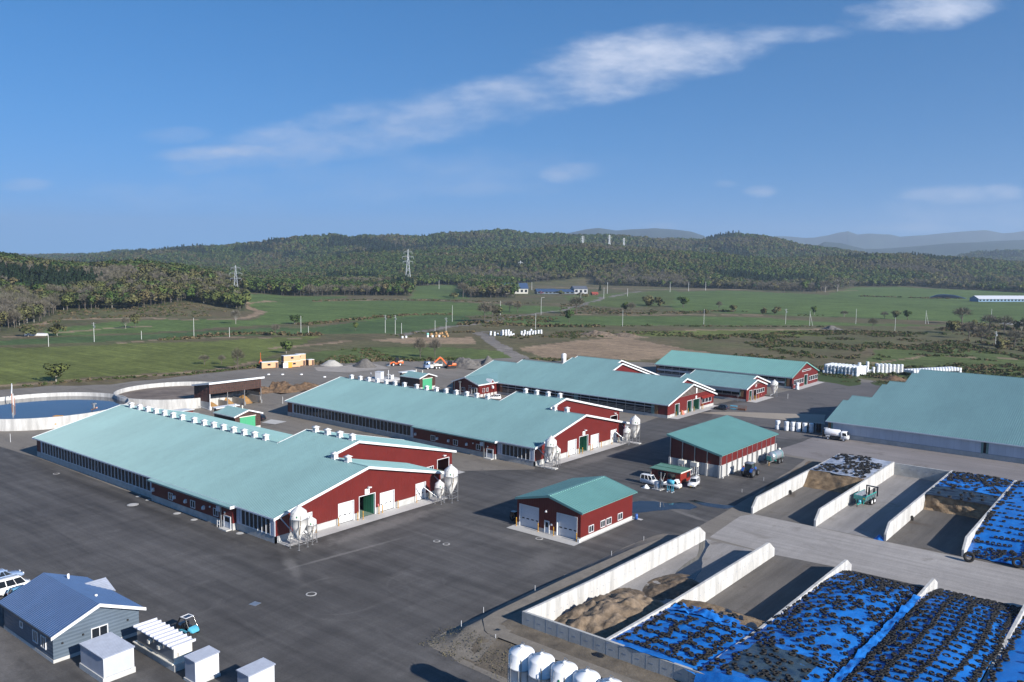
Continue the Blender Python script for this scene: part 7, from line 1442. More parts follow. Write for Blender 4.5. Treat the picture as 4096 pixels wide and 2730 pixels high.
def car(label, x, y, ang, paint, L, W, Hh, style, z=.03, name='parked_car', group=None, rim=M_STEEL, r=.29, cat='car'):
    t = thing(name, label, cat, (x, y, z), rad(ang), group); h = W/2; wb = L*.31; b = MB(); belt = Hh*.57
    if style == 'van': st = [(-L/2, .93, .30, Hh*.5), (-L/2+.06, 1, .24, belt), (L*.18, 1, .2, belt), (L*.36, 1, .2, belt*.96), (L*.46, .95, .22, belt*.80), (L*.5, .88, .3, belt*.66)]
    elif style == 'suv': st = [(-L/2, .92, .42, belt), (-L/2+.1, 1, .34, belt*1.0), (L*.1, 1, .3, belt), (L*.16, 1, .3, belt*.98), (L*.44, .98, .32, belt*.92), (L*.5, .92, .4, belt*.75)]
    elif style == 'sedan': st = [(-L/2, .85, .32, belt*.9), (-L/2+.15, .97, .22, belt), (-L*.3, 1, .18, belt*1.02), (L*.15, 1, .18, belt), (L*.38, .97, .2, belt*.86), (L*.47, .88, .24, belt*.7), (L*.5, .78, .32, belt*.55)]
    else: st = [(-L/2, .88, .32, belt*.95), (-L/2+.1, 1, .22, belt), (L*.15, 1, .18, belt), (L*.36, .98, .2, belt*.86), (L*.46, .9, .24, belt*.7), (L*.5, .8, .34, belt*.55)]
    loft(b, [ring(px_, h*w_, zb, zt) for px_, w_, zb, zt in st]); b.build('body', paint, t, world=False)
    fr, rr = {'van': ((.30, .17), (-.485, -.46)), 'suv': ((.13, .07), (-.49, -.46)), 'sedan': ((.16, -.02), (-.42, -.24)), 'hatch': ((.20, .02), (-.48, -.40))}[style]
    g = MB(); e = .02
    loft(g, [[(L*rr[0], -h*.93, belt-e), (L*rr[1], -h*.80, Hh-.05), (L*rr[1], h*.80, Hh-.05), (L*rr[0], h*.93, belt-e)], [(L*fr[0], -h*.93, belt-e), (L*fr[1], -h*.80, Hh-.05), (L*fr[1], h*.80, Hh-.05), (L*fr[0], h*.93, belt-e)]], smooth=False); g.build('window_glass', M_GLASS, t, world=False)
    rf = MB(); loft(rf, [[(L*rr[1]-.04, -h*.80, Hh-.08), (L*rr[1], -h*.72, Hh), (L*rr[1], h*.72, Hh), (L*rr[1]-.04, h*.80, Hh-.08)], [(L*(fr[1]+rr[1])/2, -h*.83, Hh-.08), (L*(fr[1]+rr[1])/2, -h*.72, Hh+.03), (L*(fr[1]+rr[1])/2, h*.72, Hh+.03), (L*(fr[1]+rr[1])/2, h*.83, Hh-.08)], [(L*fr[1]+.05, -h*.80, Hh-.08), (L*fr[1], -h*.72, Hh), (L*fr[1], h*.72, Hh), (L*fr[1]+.05, h*.80, Hh-.08)]]); rf.build('roof', paint, t, world=False)
    pl = MB()
    for s in (-1, 1):
        pl.bar((L*fr[0], s*h*.935, belt-.02), (L*fr[1], s*h*.81, Hh-.04), .07, .06); pl.bar((L*rr[0], s*h*.935, belt-.02), (L*rr[1], s*h*.81, Hh-.04), .12, .07)
        for f_ in (.36, .68): xx = L*(rr[0]+(fr[0]-rr[0])*f_); xt = L*(rr[1]+(fr[1]-rr[1])*f_); pl.bar((xx, s*h*.94, belt-.02), (xt, s*h*.812, Hh-.04), .10, .05)
    pl.build('pillar', paint, t, world=False)
    for sx in (1, -1):
        for s in (-1, 1): wheel(t, sx*wb, s*(h-.10), r, .19, rim, side=s)
    for s in (-1, 1):
        MB().cbox(L*.472, s*h*.66, belt*.70, .12, h*.34, .13).build('headlight', M_LAMPG, t, world=False); MB().cbox(-L*.492, s*h*.80, belt*.82, .07, h*.2, .26).build('tail_light', M_LAMPR, t, world=False); MB().cbox(L*fr[0]*.9, s*(h+.07), belt+.08, .10, .14, .13).build('door_mirror', paint, t, world=False)
    MB().cbox(L*.5-.02, 0, belt*.42, .06, .33, .16).build('number_plate', mat('plate_yellow', (.7, .5, .08), .5, var=0) if L < 3.5 else M_SIGN, t, world=False); MB().cbox(L*.49, 0, belt*.62, .06, h*.9, .10).build('grille', M_BLK, t, world=False)
    return t
car('white boxy small van parked in front of the red cabin', -81.85, 144.55, 1, M_CARW, 3.4, 1.48, 1.86, 'van', name='small_van', cat='van'); car('silver-white small off-roader facing the camera beside the red cabin', -74.4, 148.8, -81, M_CARW, 3.4, 1.48, 1.72, 'suv')
car('black hatchback at the right end of the slatted-gable barn pad', -108.5, 232.8, 188, M_BLACK, 4.1, 1.7, 1.5, 'hatch'); car('white hatchback beside the red office, behind the second barn roof', -169.4, 201.0, 222, M_CARW, 3.6, 1.6, 1.55, 'hatch'); car('black estate car behind the nearer brown lattice shed', -193.5, 131.0, 200, M_BLACK, 4.4, 1.72, 1.55, 'hatch')
car('white high-roof van at the left edge beside the blue-roofed house', -117.2, 42.1, 90, M_CARW, 4.7, 1.7, 2.0, 'van', name='parked_van', cat='van', r=.32); car('maroon car with an orange roof stripe behind the white van at the left edge', -119.7, 40.3, 90, M_CARR, 4.3, 1.7, 1.5, 'hatch'); car('pale silver-blue car with dark windows at the left edge behind the maroon car', -122.3, 43.0, 90, M_CARB, 4.5, 1.75, 1.5, 'sedan'); car('pale blue car cut by the left edge, farthest of the parked row', -125.6, 41.2, 90, M_CARS, 4.4, 1.72, 1.6, 'hatch'); car('blue small car hidden between the white van and the house roof', -114.3, 42.4, 90, mat('light_blue_car', (.12, .30, .45), .25, var=0, coat=.7), 3.6, 1.5, 1.5, 'hatch')
def kei_truck():
    t = thing('small_truck', 'white small flatbed truck behind the blue barrel stand', 'truck', (-76.95, 144.95, .03), rad(5)); L, h = 3.4, .72; b = MB(); loft(b, [ring(.55, h, .35, 1.0), ring(1.55, h, .3, 1.0), ring(1.68, h*.94, .32, .85)]); loft(b, [ring(.55, h*.96, .95, 1.78, .12), ring(1.05, h*.94, .95, 1.78, .12), ring(1.3, h*.9, .95, 1.35, .1)]); b.build('cab', M_CARW, t, world=False)
    g = MB(); g.add([(1.36, -h*.84, 1.03), (1.36, h*.84, 1.03), (1.12, h*.80, 1.66), (1.12, -h*.80, 1.66)], [(0, 1, 2, 3)])
    for s in (-1, 1): g.add([(.66, s*h*.972, 1.08), (1.2, s*h*.972, 1.08), (1.05, s*h*.955, 1.62), (.66, s*h*.965, 1.62)], [(0, 1, 2, 3)])
    g.build('window_glass', M_GLASS, t, world=False, fix=False); d = MB(); d.box(-1.72, -h, .58, .5, h, .66)
    for q in ((-1.72, -h, .5, -h+.05), (-1.72, h-.05, .5, h)): d.box(q[0], q[1], .66, q[2], q[3], .93)
    d.box(-1.72, -h+.05, .66, -1.67, h-.05, .93); d.box(.45, -h+.05, .66, .5, h-.05, 1.0); d.build('cargo_bed', M_CARW, t, world=False); MB().box(-1.6, -.3, .35, 1.2, .3, .58).build('chassis', M_BLK, t, world=False)
    for sx in (1.1, -.95):
        for s in (-1, 1): wheel(t, sx, s*(h-.1), .27, .16, M_STEEL, side=s)
    for s in (-1, 1): MB().cbox(1.64, s*h*.66, .68, .1, .22, .16).build('headlight', M_LAMPG, t, world=False)
    MB().cbox(1.69, 0, .42, .04, .33, .15).build('number_plate', mat('plate_yellow', (.7, .5, .08), .5, var=0), t, world=False)
kei_truck()
def tractor():
    t = thing('tractor', 'blue tractor with a silver cab roof seen from behind beside the store', 'tractor', (-69.35, 164.1, .03), rad(90)); 
    b = MB(); loft(b, [ring(-.2, .38, .95, 1.75), ring(1.6, .36, .95, 1.7), ring(2.35, .30, .95, 1.5)]); b.build('bonnet', M_BLUE, t, world=False)
    for s in (-1, 1):
        wheel(t, -1.15, s*.95, .93, .56, M_CHROME, side=s, n=28); wheel(t, 1.55, s*.92, .62, .40, M_CHROME, side=s, n=24)
        f = MB(); n = 8; P = [[(-1.15+1.04*math.cos(a), s*yy, .93+1.04*math.sin(a)) for yy in (.62, 1.22)] for a in np.linspace(rad(20), rad(160), n)]; f.grid(P); f.build('mudguard', M_BLUE, t, world=False, fix=False)
    c = MB(); loft(c, [[(-1.35, -.70, 1.4), (-1.3, -.72, 2.75), (-1.3, .72, 2.75), (-1.35, .70, 1.4)], [(.25, -.66, 1.35), (.1, -.68, 2.75), (.1, .68, 2.75), (.25, .66, 1.35)]], smooth=False); c.build('cab_glass', mat('cab_glass', (.05, .08, .08), .08, var=0), t, world=False)
    p = MB()
    for s in (-1, 1): p.bar((-1.36, s*.71, 1.35), (-1.3, s*.73, 2.78), .09); p.bar((.26, s*.68, 1.3), (.1, s*.69, 2.78), .08); p.bar((-.6, s*.71, 1.35), (-.6, s*.73, 2.78), .06)
    p.build('cab_frame', M_BLACK, t, world=False); r = MB(); loft(r, [ring(-1.55, .80, 2.75, 2.93, .07), ring(-.6, .86, 2.75, 3.0, .07), ring(.3, .78, 2.75, 2.92, .07)]); r.build('cab_roof', M_STEEL, t, world=False)
    MB().box(-1.9, -.5, .5, -.4, .5, 1.4).bar((-2.1, -.45, .45), (-1.4, -.45, .7), .1).bar((-2.1, .45, .45), (-1.4, .45, .7), .1).build('rear_axle', M_BLK, t, world=False); MB().tube((.9, -.42, 1.5), (.9, -.42, 2.6), .07).build('exhaust_pipe', M_BLK, t, world=False)
    MB().cbox(-1.45, .95, 2.1, .12, .24, .3).build('tail_light', M_ORANGE, t, world=False); MB().cbox(-1.42, -.95, 1.95, .1, .2, .2).build('tail_light', M_LAMPR, t, world=False)
tractor()
def tanker():
    t = thing('slurry_tanker', 'galvanised slurry tanker trailer with twin axles standing behind the tractor', 'trailer', (-70.0, 178.6, .03), rad(-93)); 
    MB().lathe([(.001, -2.75), (.5, -2.68), (.85, -2.45), (.98, -2.2), (.98, 2.1), (.9, 2.4), (.6, 2.62), (.001, 2.7)], 24, (0, 0, 1.75), axis='X').build('tank', mat('galvanised_tank', (.42, .46, .49), .36, .6, var=.12, scale=1), t, world=False)
    MB().bar((-2.4, -.45, .8), (2.5, -.45, .8), .14).bar((-2.4, .45, .8), (2.5, .45, .8), .14).bar((2.4, -.45, .8), (3.9, 0, .6), .12).bar((2.4, .45, .8), (3.9, 0, .6), .12).build('drawbar', M_STEEL, t, world=False); MB().bar((3.5, .25, 0), (3.5, .25, .75), .12).build('jockey_stand', mat('ochre_metal', (.5, .28, .06), .5, var=.1), t, world=False)
    c = MB()
    for x in (1.55, -1.6): c.lathe([(.985, -.06), (1.02, -.06), (1.02, .06), (.985, .06)], 24, (x, 0, 1.75), axis='X'); c.box(x-.1, -.95, .8, x+.1, .95, 1.1)
    c.box(2.45, -.7, 1.0, 2.75, .3, 1.9); c.build('turquoise_frame', M_TEAL, t, world=False); MB().lathe([(.3, 0), (.3, .3), (.001, .34)], 12, (-1.9, 0, 2.7)).build('manhole_cover', M_CREAM, t, world=False)
    for x in (.1, -1.3):
        for s in (-1, 1): wheel(t, x, s*.98, .58, .42, M_CHROME, side=s)
    MB().bar((-2.6, -.9, 1.2), (-2.6, .9, 1.2), .12).build('rear_bar', M_TRIM, t, world=False)
tanker()
def spreader():
    t = thing('manure_spreader', 'turquoise manure spreader trailer with an open grey hopper in the second far bunker', 'trailer', (-45.05, 159.0, .04), rad(-95)); L, w = 4.6, 1.05
    b = MB(); th = .06
    for s in (-1, 1): b.prism([(-L/2, s*w*.72, .95), (L/2, s*w*.72, .95), (L/2, s*w, 2.05), (-L/2, s*w, 2.05)], (0, -s*th, 0))
    b.prism([(L/2, -w*.72, .95), (L/2, w*.72, .95), (L/2+.25, w, 2.05), (L/2+.25, -w, 2.05)], (-th, 0, 0)); b.box(-L/2, -w*.72, .9, L/2, w*.72, .97); b.build('hopper', mat('worn_grey_steel', (.20, .23, .27), .5, .3, var=.2), t, world=False)
    f = MB()
    for s in (-1, 1):
        f.box(-L/2, s*w-.0, 1.95, L/2+.25, s*(w+.06), 2.1)
        for i in range(6): f.bar((-L/2+.3+i*.85, s*w*.77, .95), (-L/2+.3+i*.85, s*(w+.03), 2.0), .09)
    f.box(L/2+.2, -w-.04, 1.35, L/2+.42, w+.04, 1.95); f.bar((L/2+.1, -w*.6, .5), (L/2+.1, -w*.6, 1.4), .2, .1); f.bar((L/2+.1, w*.6, .5), (L/2+.1, w*.6, 1.4), .2, .1); f.bar((L/2, -.3, .75), (L/2+1.4, 0, .6), .14); f.bar((L/2, .3, .75), (L/2+1.4, 0, .6), .14); f.build('frame', M_TEAL, t, world=False)
    r = MB(); r.box(-L/2-.75, -w-.05, 1.0, -L/2-.6, -w+.15, 2.75); r.box(-L/2-.75, w-.15, 1.0, -L/2-.6, w+.05, 2.75); r.box(-L/2-.8, -w-.05, 2.6, -L/2-.55, w+.05, 2.8)
    for y_ in (-.45, .45): r.tube((-L/2-.45, y_, 1.0), (-L/2-.45, y_, 2.5), .18, n=10)
    r.build('beater_frame', M_BLACK, t, world=False); MB().lathe([(.001, .3), (.2, .25), (.28, 0), (.2, -.2), (.001, -.25)], 12, (L/2+.7, .15, 1.05)).build('gearbox_cover', M_CYAN, t, world=False); MB().box(L/2+.43, w*.55, 1.5, L/2+.44, w*.95, 1.75).build('warning_plate', mat('plate_yellow', (.7, .5, .08), .5, var=0), t, world=False)
    for x in (-.15, -1.45):
        for s in (-1, 1): wheel(t, x, s*1.02, .55, .42, M_TRIM, side=s)
    MB().box(-2.3, -.6, .6, 1.0, .6, .9).build('axle', M_BLK, t, world=False); MB().bar((L/2+.9, -.2, 0), (L/2+.9, -.2, .7), .1).build('jockey_stand', M_BLK, t, world=False)
spreader()
def cab_over(t, x, paint, w=1.0, zt=2.35, l=1.6, zb=.55, dark=None):
    b = MB(); loft(b, [ring(x, w, zb, zt, .12), ring(x+l*.72, w, zb, zt, .12), ring(x+l*.92, w*.97, zb, zt*.62, .1), ring(x+l, w*.93, zb, zt*.5, .1)]); b.build('cab', paint, t, world=False); g = MB()
    g.add([(x+l*.94, -w*.85, zt*.62), (x+l*.94, w*.85, zt*.62), (x+l*.755, w*.82, zt*.96), (x+l*.755, -w*.82, zt*.96)], [(0, 1, 2, 3)])
    for s in (-1, 1): g.add([(x+l*.2, s*w*1.008, zt*.60), (x+l*.85, s*w*1.0, zt*.58), (x+l*.7, s*w*1.006, zt*.9), (x+l*.2, s*w*1.008, zt*.9)], [(0, 1, 2, 3)])
    g.build('window_glass', M_GLASS, t, world=False, fix=False)
    for s in (-1, 1): MB().cbox(x+l*.99, s*w*.7, zb+.28, .1, .34, .2).build('headlight', M_LAMPG, t, world=False); MB().bar((x+l*.85, s*w, zt*.8), (x+l*1.0, s*(w+.2), zt*.75), .05).cbox(x+l*1.0, s*(w+.22), zt*.68, .08, .16, .36).build('door_mirror', M_BLK, t, world=False)
def vac_truck():
    t = thing('tank_truck', 'white vacuum tank truck parked along the curtain side of the great barn', 'truck', (-68.0, 212.5, .03), rad(5)); cab_over(t, 1.35, M_CARW, .98, 2.35, 1.65); MB().lathe([(.001, -2.9), (.6, -2.8), (.85, -2.6), (.9, -2.4), (.9, .8), (.8, .95), (.001, 1.0)], 22, (0, 0, 1.75), axis='X').build('tank', M_CARW, t, world=False)
    MB().box(-3.1, -.5, .55, 2.8, .5, .85).box(-1.0, -.95, .45, 1.0, .95, .8).box(-3.15, -.95, .5, -2.95, .95, 2.3).build('chassis', M_BLK, t, world=False); MB().box(-2.9, -.25, 2.6, -1.6, .25, 2.72).bar((-3.0, 0, 2.4), (-2.2, 0, 2.85), .14).build('walkway', M_TRIM, t, world=False)
    for s in (-1, 1):
        wheel(t, 2.05, s*.86, .40, .24, M_TRIM, side=s); wheel(t, -1.65, s*.82, .40, .34, M_TRIM, side=s); MB().bar((-2.25, s*.97, .82), (-1.95, s*.97, .98), .06, .3).bar((-1.95, s*.97, .98), (-1.3, s*.97, .98), .06, .3).build('mudguard', M_TRIM, t, world=False)
    MB().box(-1.0, -.93, 1.45, .2, -.905, 1.6).build('faded_marking', mat('faded_red', (.42, .32, .34), .5, var=.1), t, world=False)
vac_truck()
def dump_truck():
    t = thing('dump_truck', 'light blue dump truck with a cream tipper bed under the excavator arm', 'truck', (-234.2, 239.3, .03), rad(246)); cab_over(t, 1.9, M_CARB, 1.22, 3.0, 1.75, .6); MB().box(1.55, -1.2, .9, 1.85, 1.2, 3.05).build('cab_guard', M_CARB, t, world=False)
    b = MB(); b.box(-3.6, -1.22, 1.2, 1.45, 1.22, 1.35)
    for s in (-1, 1): b.box(-3.6, s*1.22-.05*(s > 0), 1.35, 1.45, s*1.22+.05*(s < 0), 1.85)
    b.box(1.38, -1.17, 1.35, 1.45, 1.17, 2.1); b.box(-3.62, -1.22, 1.35, -3.55, 1.22, 2.6); b.build('tipper_bed', M_CREAM, t, world=False); MB().box(-3.3, -.5, .7, 3.3, .5, 1.2).build('chassis', M_BLK, t, world=False); MB().box(.2, -1.2, .55, 1.4, -.7, 1.15).box(.2, .7, .55, 1.4, 1.2, 1.15).build('side_tank', M_TRIM, t, world=False)
    P = [[(-3.2+4.2*i/10, -1.05+2.1*j/6, 1.4+.35*max(0, 1-((i-5)/5)**2)*(1-((j-3)/3.2)**2)) for j in range(7)] for i in range(11)]; MB().grid(P).build('load', M_SAND, t, world=False)
    for s in (-1, 1):
        wheel(t, 2.55, s*1.05, .50, .30, M_TRIM, side=s)
        for x in (-1.1, -2.35): wheel(t, x, s*1.0, .50, .44, M_TRIM, side=s)
dump_truck()
def excavator():
    t = thing('excavator', 'orange excavator reaching over the blue dump truck', 'excavator', (-230.6, 245.6, .03), rad(246))
    for s in (-1, 1):
        k = MB(); k.prism([(-1.9, s*1.15-.25, .1), (-1.6, s*1.15-.25, 0), (1.6, s*1.15-.25, 0), (1.9, s*1.15-.25, .1), (2.0, s*1.15-.25, .45), (1.75, s*1.15-.25, .8), (-1.75, s*1.15-.25, .8), (-2.0, s*1.15-.25, .45)], (0, .5, 0)); k.build('track', M_BLK, t, world=False)
    MB().box(-1.0, -.9, .5, 1.0, .9, 1.0).build('undercarriage', M_BLK, t, world=False); b = MB(); loft(b, [ring(-2.1, 1.15, 1.05, 2.0, .15), ring(-1.0, 1.2, 1.05, 2.1, .15), ring(.3, 1.2, 1.05, 1.7, .1)]); b.box(.2, -1.2, 1.05, 1.3, 1.2, 1.35); b.build('engine_cover', M_ORANGE, t, world=False)
    MB().box(-.3, .35, 1.35, 1.3, 1.2, 2.85).build('cab', M_GLASS, t, world=False); MB().box(-.35, .3, 2.85, 1.35, 1.25, 2.95).bar((1.3, .38, 1.35), (1.3, .38, 2.85), .08).bar((-.3, 1.18, 1.35), (-.3, 1.18, 2.85), .08).build('cab_frame', M_BLK, t, world=False)
    a = MB(); a.prism([(1.0, -.35, 1.35), (1.3, -.35, 1.6), (3.6, -.35, 4.4), (4.6, -.35, 4.75), (4.6, -.35, 4.35), (3.8, -.35, 3.8), (1.5, -.35, 1.2)], (0, .45, 0)); a.build('boom', M_ORANGE, t, world=False); a = MB(); a.prism([(4.3, -.3, 4.85), (4.8, -.3, 4.7), (7.2, -.3, 2.5), (6.9, -.3, 2.3), (4.4, -.3, 4.2)], (0, .36, 0)); a.build('arm', M_ORANGE, t, world=False)
    MB().tube((2.2, -.12, 2.9), (4.3, -.12, 4.9), .09).build('ram', M_CHROME, t, world=False); MB().prism([(6.9, -.65, 2.6), (7.5, -.65, 2.6), (7.6, -.65, 1.7), (7.1, -.65, 1.4), (6.6, -.65, 1.8)], (0, 1.3, 0)).build('bucket', M_STEEL, t, world=False); MB().box(-2.0, -1.22, 1.3, -1.2, -1.19, 1.9).build('side_grille', M_BLK, t, world=False)
excavator()
def loader():
    t = thing('wheel_loader', 'orange wheel loader with a lowered bucket on the gravel yard', 'loader', (-252.0, 236.2, .03), rad(243)); b = MB(); loft(b, [ring(-2.9, .85, .75, 1.7, .12), ring(-2.0, .95, .7, 1.95, .12), ring(-.6, .95, .7, 1.9, .12)]); b.box(-.6, -.6, .6, 1.7, .6, 1.25); b.build('engine_body', M_ORANGE, t, world=False)
    MB().box(-1.0, -.72, 1.5, .35, .72, 3.0).build('cab', M_GLASS, t, world=False); c = MB(); c.box(-1.1, -.8, 3.0, .45, .8, 3.12)
    for sx in (-.98, .33):
        for s in (-.7, .7): c.bar((sx, s, 1.4), (sx, s, 3.0), .08)
    c.build('cab_frame', M_BLK, t, world=False)
    for s in (-1, 1):
        wheel(t, 1.35, s*.95, .66, .45, M_STEEL, side=s, n=24); wheel(t, -1.5, s*.95, .66, .45, M_STEEL, side=s, n=24); MB().prism([(.5, s*.45-.1, 1.3), (.8, s*.45-.1, 1.75), (2.2, s*.45-.1, 1.3), (3.0, s*.45-.1, .55), (2.8, s*.45-.1, .4), (2.0, s*.45-.1, 1.0)], (0, .2, 0)).build('lift_arm', M_ORANGE, t, world=False)
    MB().prism([(2.8, -1.2, .05), (3.9, -1.2, .05), (3.9, -1.2, .15), (3.0, -1.2, .3), (3.0, -1.2, 1.1), (2.75, -1.2, .9)], (0, 2.4, 0)).build('bucket', M_STEEL, t, world=False); MB().box(-2.8, -.5, 1.95, -1.6, .5, 2.05).build('hood_panel', M_TRIM, t, world=False)
loader()
def buggy():
    t = thing('utility_buggy', 'small black and sky-blue open buggy with a white framed roof behind the ribbed shed', 'buggy', (-89.0, 50.4, .03), rad(8)); b = MB(); loft(b, [ring(.75, .62, .35, .95, .12), ring(1.15, .60, .32, .85, .12), ring(1.38, .5, .38, .65, .1)]); b.box(-.9, -.66, .3, .75, -.5, .5); b.box(-.9, .5, .3, .75, .66, .5); b.build('front_body', M_CYAN, t, world=False)
    MB().box(-1.3, -.55, .3, .7, .55, .42).box(-.4, -.5, .42, .1, .5, .75).box(-.5, -.5, .7, -.38, .5, 1.2).box(-1.35, -.62, .42, -.55, .62, .95).build('seat', M_BLACK, t, world=False); r = MB()
    for s in (-1, 1): r.tube((.85, s*.58, .9), (.35, s*.55, 1.85), .05).tube((.35, s*.55, 1.85), (-.6, s*.55, 1.9), .05).tube((-.6, s*.55, 1.9), (-1.2, s*.58, .9), .09)
    r.build('roll_cage', M_BLACK, t, world=False); MB().box(-.62, -.56, 1.88, .38, .56, 1.93).build('roof', mat('navy_panel', (.02, .035, .07), .3, var=0), t, world=False); f = MB()
    for s in (-1, 1): f.box(-.62, s*.52-.06, 1.93, .38, s*.52+.06, 1.97)
    f.box(-.62, -.45, 1.93, -.5, .45, 1.97); f.box(.26, -.45, 1.93, .38, .45, 1.97); f.build('roof_frame', M_WHITE, t, world=False)
    for x in (.95, -.95):
        for s in (-1, 1): wheel(t, x, s*.58, .30, .22, M_STEEL, side=s)
buggy()
def yellow_machine(x, y, ang, label, s=1.0, mast=False):
    t = thing('road_roller' if not mast else 'snow_plough', label, 'machine', (x, y, .03), rad(ang)); MB().lathe([(.6*s, -.8), (.6*s, .8), (.001, .8)], 16, (1.0, 0, .6*s), axis='Y').build('drum', M_STEEL, t, world=False) if not mast else None
    MB().box(-1.5, -.7, .5, .6, .7, 1.3).box(.2, -.9, 1.0, 1.7, -.75, 1.3).box(.2, .75, 1.0, 1.7, .9, 1.3).box(-.9, -.25, 1.3, -.5, .25, 1.75).build('body', M_YELM, t, world=False)
    for q in (-1, 1): wheel(t, -1.0, q*.75, .5, .35, M_YELM, side=q)
    if not mast:
        MB().bar((-.7, 0, 1.7), (-.7, 0, 2.75), .12).prism([(-1.2, -1.0, 2.75), (.2, -1.0, 2.75), (.2, 1.0, 2.75), (-1.2, 1.0, 2.75)], (0, 0, .1)).build('canopy', M_YELM, t, world=False)
    MB().bar((.4, -.5, 1.3), (.6, -.5, 2.0), .05).bar((.4, .4, 1.3), (.8, .4, 1.9), .05).build('lever', M_BLK, t, world=False); return t
yellow_machine(-222.3, 91.8, -60, 'yellow roller with a sunshade standing beside the left slurry tank'); yellow_machine(-226.0, 97.6, -50, 'low yellow implement behind the roller, half hidden by the front barn roof', mast=True)
t = thing('slurry_mixer', 'grey and rust mixer drive on the rim of the left slurry tank', 'mixer', (-227.6, 103.6, 2.6)); MB().tube((0, 0, 0), (0, 0, 1.5), .3, n=10).box(-.5, -.5, 1.2, .5, .5, 1.5).build('motor', M_STEEL, t, world=False); MB().bar((-1.0, -.2, -.4), (1.2, .2, .4), .35).build('rusty_arm', MATS['pale_rust'], t, world=False)
# barrel stand, pump, sack, blue bundle, pallets
t = thing('barrel_stand', 'sky-blue fuel barrel on a tall four-legged stand in front of the red cabin', 'fuel stand', (-75.85, 142.1, .03)); MB().lathe([(.001, -.68), (.3, -.66), (.42, -.6), (.42, .6), (.3, .66), (.001, .68)], 18, (0, 0, 1.98), axis='X').lathe([(.05, 2.5), (.05, 2.38)], 8).build('barrel', M_CYAN, t, world=False)
for sx in (-1, 1):
    for s in (-1, 1): MB().bar((sx*.48, s*.34, 0), (sx*.44, s*.3, 1.65), .075).cbox(sx*.48, s*.34, .06, .24, .24, .12, 1).build('leg', [M_CYAN, M_TRIM], t, world=False)
br = MB()
for z in (.45, 1.6):
    for s in (-1, 1): br.bar((-.48, s*.33, z), (.48, s*.33, z), .06); br.bar((s*.47, -.33, z), (s*.47, .33, z), .06)
br.build('brace', M_CYAN, t, world=False)
t = thing('well_pump', 'grey cylindrical tank and steel pole on a white slab beside the small van', 'pump', (-78.6, 142.25, .03), rad(-4)); MB().box(-.95, -.75, 0, .95, .75, .14).build('slab', G_PAD, t, world=False); MB().lathe([(.001, 1.5), (.5, 1.48), (.62, 1.4), (.62, .14)], 18, (-.25, .1, 0)).build('tank', M_STEEL, t, world=False); MB().tube((.5, .1, .14), (.5, .1, 3.4), .13, n=10).tube((.75, .3, .14), (.75, .3, 1.3), .09).box(.35, -.1, 1.6, .75, .3, 2.1).build('pipe', M_CHROME, t, world=False); MB().box(.85, -.3, 1.0, 1.1, .1, 1.9).bar((.85, .3, 1.9), (1.3, .3, 3.3), .06).build('control_box', M_CREAM, t, world=False)
heap('white_sack', -80.9, 141.7, .75, .6, .75, M_WHITE, 'crumpled white bulk sack lying on the asphalt by the small van', 'sack', n=18, rough=.5, seed=22, z=.03); heap('blue_bundle', *gp(3520, 2158), .8, .7, .7, M_TARP, 'crumpled blue sheet bundle at the foot of the third far wall', 'bundle', n=18, rough=.5, seed=23, z=.04); heap('black_bundle', *gp(2390, 2622, 1.6), .9, .6, .35, M_BLACK, 'black plastic scrap on the berm below the grey end wall', 'scrap', n=16, rough=.7, seed=24, z=1.62)
t = thing('cage_pallet', 'rusty wire cage standing right of the black hatchback', 'cage', (-103.2, 236.2, .03), rad(10)); b = MB()
for sx in (-1, 1):
    for s in (-1, 1): b.bar((sx*1.1, s*.6, 0), (sx*1.1, s*.6, 1.3), .06)
for z in (.1, .5, .9, 1.3):
    for s in (-1, 1): b.bar((-1.1, s*.6, z), (1.1, s*.6, z), .05); b.bar((s*1.1, -.6, z), (s*1.1, .6, z), .05)
b.build('frame', mat('rusty_wire', (.16, .075, .045), .8, var=.2), t, world=False); MB().box(-1.05, -.55, .05, 1.05, .55, .5).build('content', MATS['rusty_wire'], t, world=False)
t = thing('blue_crate', 'blue-topped crate rack between the black hatchback and the rusty cage', 'crate', (-105.6, 235.6, .03), rad(10)); MB().box(-1.0, -.5, 1.0, 1.0, .5, 1.15).box(-.9, -.4, .1, .6, .4, .25).build('lid', M_CYAN, t, world=False); b = MB()
for sx in (-1, 1):
    for s in (-1, 1): b.bar((sx*.95, s*.45, 0), (sx*.95, s*.45, 1.0), .06)
b.build('leg', M_STEEL, t, world=False)
top(MB().tube((0, 0, 0), (0, 0, 1.6), .05, n=6), 'marker_post', M_TRIM, 'thin white marker post in the lane right of the small back barn', 'post', (*gp(3151, 1596), .03)); top(MB().tube((0, 0, 0), (0, 0, 2.2), .06, n=6), 'marker_post', M_TRIM, 'thin white pole standing on gravel at the far corner of the second barn', 'post', (*gp(1131, 1617), .03)); top(MB().tube((0, 0, 0), (0, 0, 2.0), .05, n=6), 'marker_post', M_TRIM, 'white marker pole on gravel left of the front barn', 'post', (*gp(42, 1770), .03))
